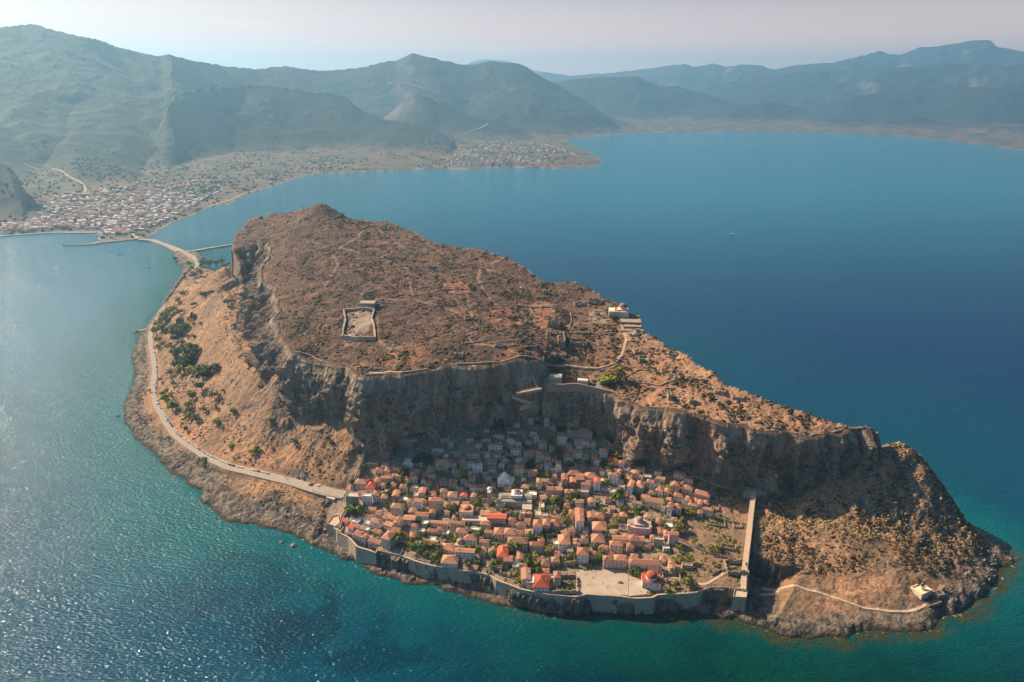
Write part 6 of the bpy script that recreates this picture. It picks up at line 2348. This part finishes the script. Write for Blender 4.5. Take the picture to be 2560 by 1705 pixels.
# kiosk by the car park, lighthouse group
x, y, z = place(826, 1252)
r_ = empty("kiosk", (x, y, z + .3), RAD(-24))
body(r_, 9, 5, 2.6, WALLM['b'], z0=-4)
b = MB()
b.box(-4.8, 4.8, -0.3, 5.3, 2.604, 2.9)
b.build("roof", ROOFM['w'], r_)
windows(r_, 7, [0.9], 2, sc=(1.6, 1, 1.0))
tag(r_, "small flat roofed ticket kiosk below the car park", "kiosk")
x, y, z = GG(2314, 1496)
r_ = empty("lighthouse", (x, y, z), RAD(25))
r_.scale = (1.4, 1.4, 1.3)
body(r_, 9, 7, 4.2, WALLM['c'], z0=-5)
b = MB()
b.box(-4.6, -4.2, -0.1, 7.1, 4.204, 5.0)
b.box(4.2, 4.6, -0.1, 7.1, 4.204, 5.0)
b.box(-4.19, 4.19, -0.1, 0.3, 4.204, 5.0)
b.box(-4.19, 4.19, 6.7, 7.1, 4.204, 5.0)
b.build("parapet", WALLM['c'], r_)
b = MB()
b.lathe([(1.3, 4.2), (1.2, 6.8), (1.6, 6.85), (1.6, 7.1)], 12, 0, 0.5, 3.5)
b.build("tower", WALLM['c'], r_)
b = MB()
b.lathe([(0.8, 7.11), (0.8, 8.4), (0.95, 8.45), (0.4, 9.0), (0.02, 9.2)], 10, 0, 0.5, 3.5)
b.build("lantern", M_DARK, r_)
windows(r_, 7, [1.5], 2)
tag(r_, "cream lighthouse building on the rocky right hand tip of the island", "lighthouse")
for px, py, w, d, h, lb in [(2352, 1494, 8, 5, 4, "sunlit fort ruin just right of the lighthouse"), (2357, 1478, 3, 3, 5, "narrow stone turret ruin right of the lighthouse"),
                            (2336, 1512, 14, 2, 1.6, "low parapet ruin below the lighthouse")]:
    ruin(px, py, w, d, h, 20, lb, "fort_ruin", 0.7, True, 2, 900)

# ------------------------------------------------------------------ cars
CARM = {'white': plain("white_car_paint", (0.75, 0.74, 0.72), 0.03, 1, 0.3), 'silver': plain("silver_car_paint", (0.45, 0.46, 0.47), 0.03, 1, 0.25),
        'dark grey': plain("dark_car_paint", (0.05, 0.055, 0.06), 0.05, 1, 0.25), 'red': plain("red_car_paint", (0.42, 0.03, 0.025), 0.05, 1, 0.3),
        'blue': plain("blue_car_paint", (0.03, 0.10, 0.26), 0.05, 1, 0.3)}
M_TYRE = plain("tyre_rubber", (0.02, 0.02, 0.02), 0.1)


def car_meshes(col):
    b = MB()
    prof = [(-2.1, 0.35), (-2.15, 0.75), (-1.9, 0.95), (-0.95, 1.02), (0.9 + 0.6, 1.0), (2.0, 0.92), (2.12, 0.6), (2.05, 0.35)]
    for sgn in (-1, 1):
        pts = [(p[0], sgn * 0.86, p[1]) for p in prof]
        b.face(pts if sgn < 0 else pts[::-1])
    for i in range(len(prof)):
        j = (i + 1) % len(prof)
        b.face([(prof[i][0], 0.86, prof[i][1]), (prof[j][0], 0.86, prof[j][1]), (prof[j][0], -0.86, prof[j][1]), (prof[i][0], -0.86, prof[i][1])])
    # roof panel
    b.box(-0.75, 1.05, -0.66, 0.66, 1.43, 1.48)
    o1 = b.build("body", CARM[col])
    g = MB()
    lo = [(-1.25, -0.8, 1.0), (1.7, -0.8, 1.0), (1.7, 0.8, 1.0), (-1.25, 0.8, 1.0)]
    hi = [(-0.75, -0.66, 1.43), (1.05, -0.66, 1.43), (1.05, 0.66, 1.43), (-0.75, 0.66, 1.43)]
    for i in range(4):
        j = (i + 1) % 4
        g.face([lo[i], lo[j], hi[j], hi[i]])
    o2 = g.build("windows", M_DARK)
    w = MB()
    n_ = 10
    for s_ in (-1, 1):
        w.face([(0.32 * math.cos(2 * math.pi * i / n_ * s_), s_ * 0.1, 0.32 * math.sin(2 * math.pi * i / n_ * s_)) for i in range(n_)])
    for i in range(n_):
        a0, a1 = 2 * math.pi * i / n_, 2 * math.pi * (i + 1) / n_
        w.face([(0.32 * math.cos(a0), -0.1, 0.32 * math.sin(a0)), (0.32 * math.cos(a1), -0.1, 0.32 * math.sin(a1)),
                (0.32 * math.cos(a1), 0.1, 0.32 * math.sin(a1)), (0.32 * math.cos(a0), 0.1, 0.32 * math.sin(a0))])
    o3 = w.build("wheel", M_TYRE)
    ms = [o.data for o in (o1, o2, o3)]
    for o in (o1, o2, o3):
        bpy.data.objects.remove(o)
    return ms


CARS = {k: car_meshes(k) for k in CARM}


def car(x, y, z, rz, col, wh=True):
    r_ = empty("parked_car", (x, y, z), rz)
    ms = CARS[col]
    inst("body", ms[0], r_)
    inst("windows", ms[1], r_)
    if wh:
        for sx in (-1.3, 1.3):
            for sy in (-0.8, 0.8):
                inst("wheel", ms[2], r_, (sx, sy, 0.32))
    r_['category'] = 'car'
    r_['group'] = "cars parked along the coast road"
    return r_


rp = resample(road, 1.0)
RP = np.array(rp)
for _ in range(20):
    RP[1:-1] = (RP[:-2] + 2 * RP[1:-1] + RP[2:]) / 4
ccol = ['white', 'white', 'white', 'white', 'white', 'silver', 'white', 'dark grey', 'silver', 'white', 'red', 'white', 'dark grey', 'white', 'blue']
i = 95
cnt = 0
while i < len(RP) - 420 and cnt < 92:
    t_ = (RP[i + 2] - RP[i - 2])
    L_ = math.hypot(t_[0], t_[1])
    nx0, ny0 = t_[1] / L_, -t_[0] / L_      # landward side
    frac = i / len(RP)
    side = 2.5
    xx, yy = RP[i][0] + nx0 * side, RP[i][1] + ny0 * side
    gap = RNG.random() < 0.10
    col_ = RNG.choice(ccol)
    if not gap:
        c_ = car(xx, yy, RP[i][2] + 0.26, math.atan2(t_[1], t_[0]) + RNG.uniform(-.04, .04), col_, cnt < 60)
        cnt += 1
        c_['label'] = f"{col_} parked car on the coast road, {ordinal(cnt)} car from the town gate"
    i += RNG.choice([5, 6, 6, 7])
for k, (px, py, col_, lb) in enumerate([(386, 962, 'white', "white car driving along the straight stretch of coast road near the grove"), (393, 1010, 'white', "white car on the road just past the white rocks"),
                                        (417, 1052, 'silver', "silver car driving the middle of the road bend"), (492, 652, 'white', "white car parked on the gravel by the causeway"),
                                        (503, 645, 'silver', "silver car parked at the causeway gravel, right one"), (478, 640, 'white', "white car on the causeway approach"),
                                        (796, 1216, 'white', "white car at the edge of the gate car park"), (780, 1212, 'blue', "blue car left of the gate car park"),
                                        (746, 1196, 'blue', "blue car at the end of the parked row near the gate"), (760, 1199, 'dark grey', "dark car near the gate car park"), (776, 1214, 'red', "red car standing beside the gate car park")]):
    x, y, z = GG(px, py)
    c_ = car(x, y, max(z, gz(x, y)) + 0.28, RAD([100, 110, 130, 60, 60, 130, -25, -25, -25, -25, -25][k]), col_)
    c_['label'] = lb


# ------------------------------------------------------------------ people on the square and the road
def person_mesh(pose):
    me = bpy.data.meshes.new("body")
    s = 0.16 if pose else 0.0
    V = [(0, 0, 0.95), (0, 0, 1.15), (0, 0, 1.38), (0, 0, 1.52), (0, -0.01, 1.68),
         (-0.18, 0, 1.40), (-0.24, 0.02 + s, 1.14), (-0.25, -0.06 + s, 0.90), (0.18, 0, 1.40), (0.24, 0.02 - s, 1.14), (0.25, -0.06 - s, 0.90),
         (-0.10, 0, 0.90), (-0.11, -s, 0.50), (-0.11, -s * 0.6, 0.07), (-0.11, -0.14 - s * .6, 0.03),
         (0.10, 0, 0.90), (0.11, s, 0.50), (0.11, s * 1.5, 0.07), (0.11, -0.14 + s * 1.5, 0.03)]
    E = [(0, 1), (1, 2), (2, 3), (3, 4), (2, 5), (5, 6), (6, 7), (2, 8), (8, 9), (9, 10), (0, 11), (11, 12), (12, 13), (13, 14), (0, 15), (15, 16), (16, 17), (17, 18)]
    R_ = [.15, .13, .15, .055, .10, .065, .045, .03, .065, .045, .03, .09, .06, .042, .035, .09, .06, .042, .035]
    me.from_pydata(V, E, [])
    o = bpy.data.objects.new("tmp", me)
    COL.objects.link(o)
    md = o.modifiers.new("s", 'SKIN')
    for v, r__ in zip(me.skin_vertices[0].data, R_):
        v.radius = (r__, r__)
        v.use_root = False
    me.skin_vertices[0].data[0].use_root = True
    dg = bpy.context.evaluated_depsgraph_get()
    m2 = bpy.data.meshes.new_from_object(o.evaluated_get(dg))
    bpy.data.objects.remove(o)
    m2.name = "body"
    return m2


M_SKIN = plain("skin", (0.45, 0.28, 0.2), 0.1)
CLOTH = [plain("white_cotton", (0.7, 0.68, 0.65), 0.1), plain("navy_cloth", (0.03, 0.05, 0.12), 0.2), plain("red_cloth", (0.4, 0.05, 0.04), 0.2), plain("black_cloth", (0.025, 0.025, 0.025), 0.2)]
CN = ["white", "navy", "red", "black"]
PM = {}
for ps in (0, 1):
    for ti in range(4):
        for bi in (1, 3):
            m_ = person_mesh(ps)
            for mm in (M_SKIN, CLOTH[ti], CLOTH[bi]):
                m_.materials.append(mm)
            for p in m_.polygons:
                z = p.center.z
                p.material_index = 2 if (0.1 < z < 0.97 and abs(p.center.x) < 0.2) else (1 if 0.97 <= z < 1.47 and abs(p.center.x) < 0.235 else 0)
            PM[(ps, ti, bi)] = m_
hb = MB()
hb.lathe([(0.115, 1.66), (0.12, 1.74), (0.09, 1.81), (0.01, 1.84)], 8, 0, 0, 0.015)
ho = hb.build("hair", M_BARK)
HAIR = ho.data
bpy.data.objects.remove(ho)
PEOPLE = [(1489, 1431, "on the upper left of the paved square"), (1484, 1445, "standing in the left half of the square"), (1481, 1446, "beside another in the left half of the square"),
          (1507, 1459, "at the centre of the square"), (1520, 1466, "right of centre on the square"), (1517, 1470, "near the centre right of the square"), (1470, 1463, "at the left edge of the square"),
          (1534, 1432, "below the pink houses on the square"), (1600, 1478, "in front of the white church"), (1578, 1462, "on the lower terrace by the white church"),
          (716, 1196, "walking on the road left of the car park"), (712, 1194, "walking second on the road left of the car park"), (720, 1200, "third walker on the road left of the car park"),
          (840, 1225, "crossing the gate car park"), (1997, 1447, "on the path beyond the east wall"), (1994, 1449, "second on the path beyond the east wall")]
for k, (px, py, lb) in enumerate(PEOPLE):
    ti, bi, ps = RNG.randrange(4), RNG.choice([1, 3]), k % 2
    if px < 1000 or px > 1900:
        x, y, z = GG(px, py)
        z = max(z, 24.62 if 820 < px < 866 else z)
    else:
        z = 15.92 if px > 1571 else 15.42
        x, y = G(px, py, z)
    if 700 < px < 725:
        z = gz(x, y) + 0.25
    r_ = empty("person", (x, y, z), RNG.uniform(0, 6.28))
    inst("body", PM[(ps, ti, bi)], r_)
    inst("hair", HAIR, r_)
    tag(r_, f"person in {CN[ti]} top {lb}", "person", "people outdoors in the town")


# ------------------------------------------------------------------ boats
M_HULL = plain("white_hull", (0.75, 0.74, 0.72), 0.05, 1, 0.3)
M_SPAR = plain("aluminium_spar", (0.5, 0.5, 0.5), 0.05, 1, 0.4)


def boat(px, py, L_, rz, label, sail=True, cat="sailing boat", name="sailing_boat"):
    x, y = G(px, py, 0)
    r_ = empty(name, (x, y, 0), RAD(rz))
    b = MB()
    st_ = [(-0.5, 0.10, 0.09), (-0.25, 0.15, 0.08), (0.05, 0.155, 0.08), (0.3, 0.10, 0.09), (0.5, 0.0, 0.11)]
    for i in range(len(st_) - 1):
        (x0, w0, z0), (x1, w1, z1) = st_[i], st_[i + 1]
        for s_ in (-1, 1):
            q = [(x0 * L_, s_ * w0 * L_ * .7, -0.04 * L_), (x1 * L_, s_ * w1 * L_ * .7, -0.04 * L_), (x1 * L_, s_ * w1 * L_, z1 * L_), (x0 * L_, s_ * w0 * L_, z0 * L_)]
            b.face(q if s_ < 0 else q[::-1])
        b.face([(x0 * L_, -w0 * L_, z0 * L_), (x1 * L_, -w1 * L_, z1 * L_), (x1 * L_, w1 * L_, z1 * L_), (x0 * L_, w0 * L_, z0 * L_)])
    b.face([(-.5 * L_, .07 * L_, -.04 * L_), (-.5 * L_, -.07 * L_, -.04 * L_), (-.5 * L_, -.1 * L_, .09 * L_), (-.5 * L_, .1 * L_, .09 * L_)])
    b.build("hull", M_HULL, r_)
    b = MB()
    b.box(-0.2 * L_, 0.12 * L_, -0.07 * L_, 0.07 * L_, 0.085 * L_, (0.14 if sail else 0.22) * L_)
    b.build("cabin", M_DARK if sail else M_HULL, r_)
    if sail:
        b = MB()
        b.lathe([(0.012 * L_, 0.08 * L_), (0.008 * L_, 1.25 * L_)], 6, 0, 0.08 * L_, 0)
        b.build("mast", M_SPAR, r_)
        b = MB()
        b.box(-0.35 * L_, 0.07 * L_, -0.02 * L_, 0.02 * L_, 0.2 * L_, 0.235 * L_)
        b.build("boom", M_HULL, r_)
    tag(r_, label, cat, "boats anchored off the mainland town" if px < 400 else None)


boat(274, 624, 13, 60, "white sailing boat at anchor, leftmost of three below the breakwater")
boat(300, 636, 13, 20, "white sailing boat at anchor, nearest the camera of three below the breakwater")
boat(323, 624, 12, 80, "white sailing boat at anchor, rightmost of three below the breakwater")
boat(371, 667, 12, 70, "sailing boat anchored alone left of the causeway head")
boat(156, 603, 9, 10, "small motor boat left of the harbour mouth", False, "motor boat", "motor_boat")
boat(141, 670, 7, 10, "tiny white motor boat alone on the open bay at left", False, "motor boat", "motor_boat")
boat(1831, 585, 12, 160, "small white speedboat trailing a wake on the open sea at right", False, "motor boat", "motor_boat")
boat(240, 590, 10, 5, "white boat moored inside the small harbour", False, "motor boat", "motor_boat")
boat(321, 857, 5, 90, "dark small boat close to the shore by the jetty", False, "motor boat", "motor_boat")
for px, py, s_, lb in [(340, 829, 5, "big shore rock at the end of the bathing jetty"), (295, 1040, 2, "small rock standing in the sea off the road bend"), (735, 1364, 3.0, "pale rock in the shallow water off the left sea wall"),
                       (703, 1356, 2.0, "small dark rock in the shallows off the left shore")]:
    x, y = G(px, py, 0)
    b = MB()
    rr = random.Random(int(px))
    b.lathe([(1.0, -1), (1.05, 0.1), (0.8, 0.5), (0.4, 0.8), (0.02, 0.9)], 9)
    b.v = [(vx * s_ * rr.uniform(.75, 1.25), vy * s_ * rr.uniform(.75, 1.25), vz * s_ * rr.uniform(.8, 1.1)) for vx, vy, vz in b.v]
    o = b.build("sea_rock", M_BOULD)
    o.location = (x, y, 0)
    tag(o, lb, "rock")


# ------------------------------------------------------------------ the mainland town
def far_house_mesh(seed, roofkey, wk):
    r = random.Random(seed)
    b = MB()
    w, d, h = r.uniform(9, 15), r.uniform(9, 13), r.choice([4.2, 6.5, 7.5])
    b.box(-w / 2, w / 2, -d / 2, d / 2, -5, h, 0)
    rb_ = roof_mb(w, d, h, 'H', 0.2, 0.4, 0.2) if roofkey not in 'wp' else None
    if rb_:
        off_ = len(b.v)
        b.v += [(v[0], v[1] - d / 2, v[2]) for v in rb_.v]
        b.f += [tuple(i_ + off_ for i_ in f) for f in rb_.f]
        b.mi += [1] * len(rb_.f)
    else:
        b.box(-w / 2 - .3, w / 2 + .3, -d / 2 - .3, d / 2 + .3, h + .004, h + .5, 1)
        b.box(-w / 4, w / 8, -d / 4, d / 4, h + .504, h + 2.6, 0)
    for zz in ([1.0, 4.2] if h > 5 else [1.2]):
        for k in range(3):
            xx = -w / 2 + w * (k + .5) / 3
            b.box(xx - .7, xx + .7, -d / 2 - .05, -d / 2 + .02, zz, zz + 1.6, 2)
        b.box(-w / 2 + .3, w / 2 - .3, -d / 2 - 1.2, -d / 2 - .06, zz - .5, zz - .3, 1 if roofkey in 'wp' else 0)
    o = b.build("far_house", [WALLM[wk], ROOFM[roofkey], M_DARK])
    me = o.data
    bpy.data.objects.remove(o)
    return me


FARV = [(far_house_mesh(1, 'w', 'w'), "white flat roofed house"), (far_house_mesh(2, 'w', 'w'), "tall white flat roofed house"), (far_house_mesh(3, 'p', 'w'), "white house with pale terrace roof"),
        (far_house_mesh(4, 'o', 'w'), "white house with orange tiled roof"), (far_house_mesh(5, 'o', 'b'), "beige house with orange tiled roof"), (far_house_mesh(6, 't', 'w'), "white house with faded tan roof"),
        (far_house_mesh(7, 'd', 'p'), "pinkish house with brown roof")]
FAR_AREAS = [  # polygon px, count, text
    ([(5, 585), (5, 545), (110, 500), (230, 455), (330, 470), (420, 480), (520, 500), (440, 540), (370, 575), (300, 592), (245, 582), (130, 575)], 185, "in the crowded harbour town at far left"),
    ([(110, 440), (250, 435), (480, 450), (540, 470), (520, 500), (420, 480), (330, 470), (200, 460)], 40, "on the upper fields of the far left town"),
    ([(500, 430), (560, 415), (640, 425), (640, 440), (560, 470)], 14, "by the bay shore right of the far left town"),
    ([(640, 440), (760, 415), (860, 412), (940, 420), (930, 427), (800, 430), (640, 478), (600, 480)], 6, "strung along the bay shore between the two settlements"),
    ([(720, 412), (810, 408), (830, 420), (730, 428)], 10, "on the middle shore of the bay"),
    ([(1090, 415), (1130, 385), (1180, 355), (1260, 345), (1340, 358), (1400, 380), (1380, 405), (1280, 410), (1150, 412)], 85, "in the second settlement by the cape"),
    ([(1680, 258), (1790, 262), (1790, 276), (1700, 280)], 14, "in the distant hillside village above the bay head"),
    ([(1440, 335), (1620, 310), (1900, 315), (1900, 322), (1560, 330)], 22, "on the plain at the head of the bay"),
]
fr = random.Random(77)
nfar = 0
far_pts = []
stuffb = MB()
for poly, cnt_, txt in FAR_AREAS:
    xs, ys = [p[0] for p in poly], [p[1] for p in poly]
    k = tries = 0
    while k < cnt_ * (3.6 if "crowded" in txt or "second" in txt else 1.0) and tries < 9000:
        tries += 1
        px, py = fr.uniform(min(xs), max(xs)), fr.uniform(min(ys), max(ys))
        if not inside(np.array([px]), np.array([py]), poly)[0]:
            continue
        x, y = G(px, py, 8)
        zz = mz(x, y)
        x, y = G(px, py, zz)
        if y < 1565:
            continue
        zz = mz(x, y)
        if zz < 2.5:
            continue
        if any((x - a) ** 2 + (y - b_) ** 2 < 13 ** 2 for a, b_ in far_pts):
            continue
        far_pts.append((x, y))
        vi = fr.choices(range(7), [3, 3, 3, 6, 6, 5, 4])[0]
        if k < cnt_ and nfar < 298:
            o = inst("far_house", FARV[vi][0], None, (x, y, zz), fr.choice([0, .3, -.3, .6, 1.57]) + fr.uniform(-.1, .1), (fr.uniform(.8, 1.3),) * 3)
            tag(o, f"{FARV[vi][1]} {txt}", "house", "houses of the mainland settlements")
            nfar += 1
        else:
            w, d, h = fr.uniform(8, 13), fr.uniform(8, 12), fr.choice([4, 6.5])
            M_ = Matrix.Translation((x, y, zz)) @ Matrix.Rotation(fr.uniform(0, 1.5), 4, 'Z')
            tw = fr.random() < 0.4
            stuffb.box(-w / 2, w / 2, -d / 2, d / 2, -5, h, 0, M_)
            stuffb.box(-w / 2 - .3, w / 2 + .3, -d / 2 - .3, d / 2 + .3, h + .004, h + .7, 1 if tw else 2, M_)
        k += 1
o = stuffb.build("distant_houses", [WALLM['w'], ROOFM['w'], ROOFM['o']])
tag(o, "remaining small houses packed between the others of the mainland settlements", "houses", None, "stuff")

# trees between the far houses, as one mass
tb = MB()
tr = random.Random(5)
for poly, cnt_, txt in FAR_AREAS:
    xs, ys = [p[0] for p in poly], [p[1] for p in poly]
    for _ in range(int(cnt_ * 3.2) + 60):
        px, py = tr.uniform(min(xs) - 20, max(xs) + 20), tr.uniform(min(ys) - 8, max(ys) + 4)
        x, y = G(px, py, 8)
        if y < 1565:
            continue
        zz = mz(x, y)
        if zz < 2.5:
            continue
        s_ = tr.uniform(2.5, 6)
        m0 = len(tb.v)
        tb.lathe([(0.6 * s_, 0), (1.0 * s_, 0.5 * s_), (0.7 * s_, 1.1 * s_), (0.05, 1.4 * s_)], 6, 0, x, y)
        tb.v[m0:] = [(a + tr.uniform(-1, 1) * s_ * .25, b_ + tr.uniform(-1, 1) * s_ * .25, c_ + zz - .5) for a, b_, c_ in tb.v[m0:]]
for _ in range(5200):
    px, py = tr.uniform(10, 1480), tr.uniform(335, 500)
    x, y = G(px, py, 12)
    if y < 1565 or y > 6500:
        continue
    zz = mz(x, y)
    if zz < 4 or zz > 120 or math.sin(x * 0.011 + 1.3 * math.sin(y * 0.006)) * math.cos(y * 0.009 + x * 0.003) < 0.22:
        continue
    s_ = tr.uniform(2.5, 6)
    m0 = len(tb.v)
    tb.lathe([(0.6 * s_, 0), (1.0 * s_, 0.5 * s_), (0.7 * s_, 1.1 * s_), (0.05, 1.4 * s_)], 6, 0, x, y)
    tb.v[m0:] = [(a + tr.uniform(-1, 1) * s_ * .25, b_ + tr.uniform(-1, 1) * s_ * .25, c_ + zz - .5) for a, b_, c_ in tb.v[m0:]]
o = tb.build("distant_trees", LEAFM['d'])
tag(o, "dark trees and gardens massed between the distant houses", "trees", None, "stuff")
M_DIRT2 = plain("worn_earth_path", (0.50, 0.36, 0.25), 0.12, 0.6)
# quay along the harbour and the shore road beyond
ribbon("quay", [G(a, b_, 2.5) + (2.5,) for a, b_ in [(0, 590), (68, 585), (136, 581), (239, 581)]], 8, M_CONC, 0.4, skirt=5, kind=None, label="pale concrete quay along the harbour front at far left", cat="quay")
M_DIRT = plain("pale_dirt_road", (0.50, 0.38, 0.28), 0.15, 0.05)
for q in [[(345, 598), (300, 560), (240, 520), (215, 490), (212, 465), (170, 440), (130, 420), (60, 410)],
          [(527, 515), (570, 505), (600, 490), (640, 478)], [(1360, 360), (1400, 372), (1440, 388)],
          [(970, 205), (1010, 208), (1060, 222), (1090, 232)], [(1150, 335), (1200, 322), (1220, 308)], [(500, 498), (550, 478), (560, 470), (545, 465)]]:
    pts = []
    for a, b_ in q:
        x, y, z = None, None, None
        # march to the mainland surface
        dx, dy = (a - 1280) / FP, (852.5 - b_) / FP
        ry, rz_ = CT + dy * ST, -ST + dy * CT
        t = 1600.0
        while t < 15000 and H + rz_ * t > mz(dx * t, max(ry * t, 1570)):
            t += 12
        pts.append((dx * t, ry * t, mz(dx * t, ry * t)))
    ribbon("road", pts, 7 if b_ > 300 else 14, M_DIRT, 1.0, step=20, skirt=3, zf=mz)

for k_, w_ in ((20, 2.6), (21, 2.2), (19, 2.4), (12, 2.6), (28, 2.4), (26, 2.0), (27, 2.2)):
    P_ = [(x, y, gz(x, y)) for x, y, _ in resample([G(*q)[:2] + (0,) for q in PATHS[k_]], 3)]
    ribbon("path", P_, w_, M_DIRT2, 0.3, step=3, skirt=0.9, zf=gz)
finish_labels()
# ------------------------------------------------------------------ haze
def haze_box():
    bm = bmesh.new()
    x0, x1, y0, y1, z0, z1 = -34000, 34000, -1500, 26000, -16, 1330
    vs = [bm.verts.new(p) for p in [(x0, y0, z0), (x1, y0, z0), (x1, y1, z0), (x0, y1, z0), (x0, y0, z1), (x1, y0, z1), (x1, y1, z1), (x0, y1, z1)]]
    for f in [(3, 2, 1, 0), (4, 5, 6, 7), (0, 1, 5, 4), (1, 2, 6, 5), (2, 3, 7, 6), (3, 0, 4, 7)]:
        bm.faces.new([vs[i] for i in f])
    me = bpy.data.meshes.new("haze")
    bm.to_mesh(me)
    bm.free()
    m = bpy.data.materials.new("haze_air")
    m.use_nodes = True
    t = m.node_tree
    t.nodes.clear()
    out = t.nodes.new("ShaderNodeOutputMaterial")
    v = t.nodes.new("ShaderNodeVolumePrincipled")
    v.inputs['Color'].default_value = (0.36, 0.70, 1.0, 1)
    v.inputs['Density'].default_value = HAZE_D
    v.inputs['Anisotropy'].default_value = 0.5
    t.links.new(v.outputs[0], out.inputs['Volume'])
    me.materials.append(m)
    o = bpy.data.objects.new("haze", me)
    COL.objects.link(o)
    tag(o, kind="stuff")


HAZE_D = 0.000084
haze_box()
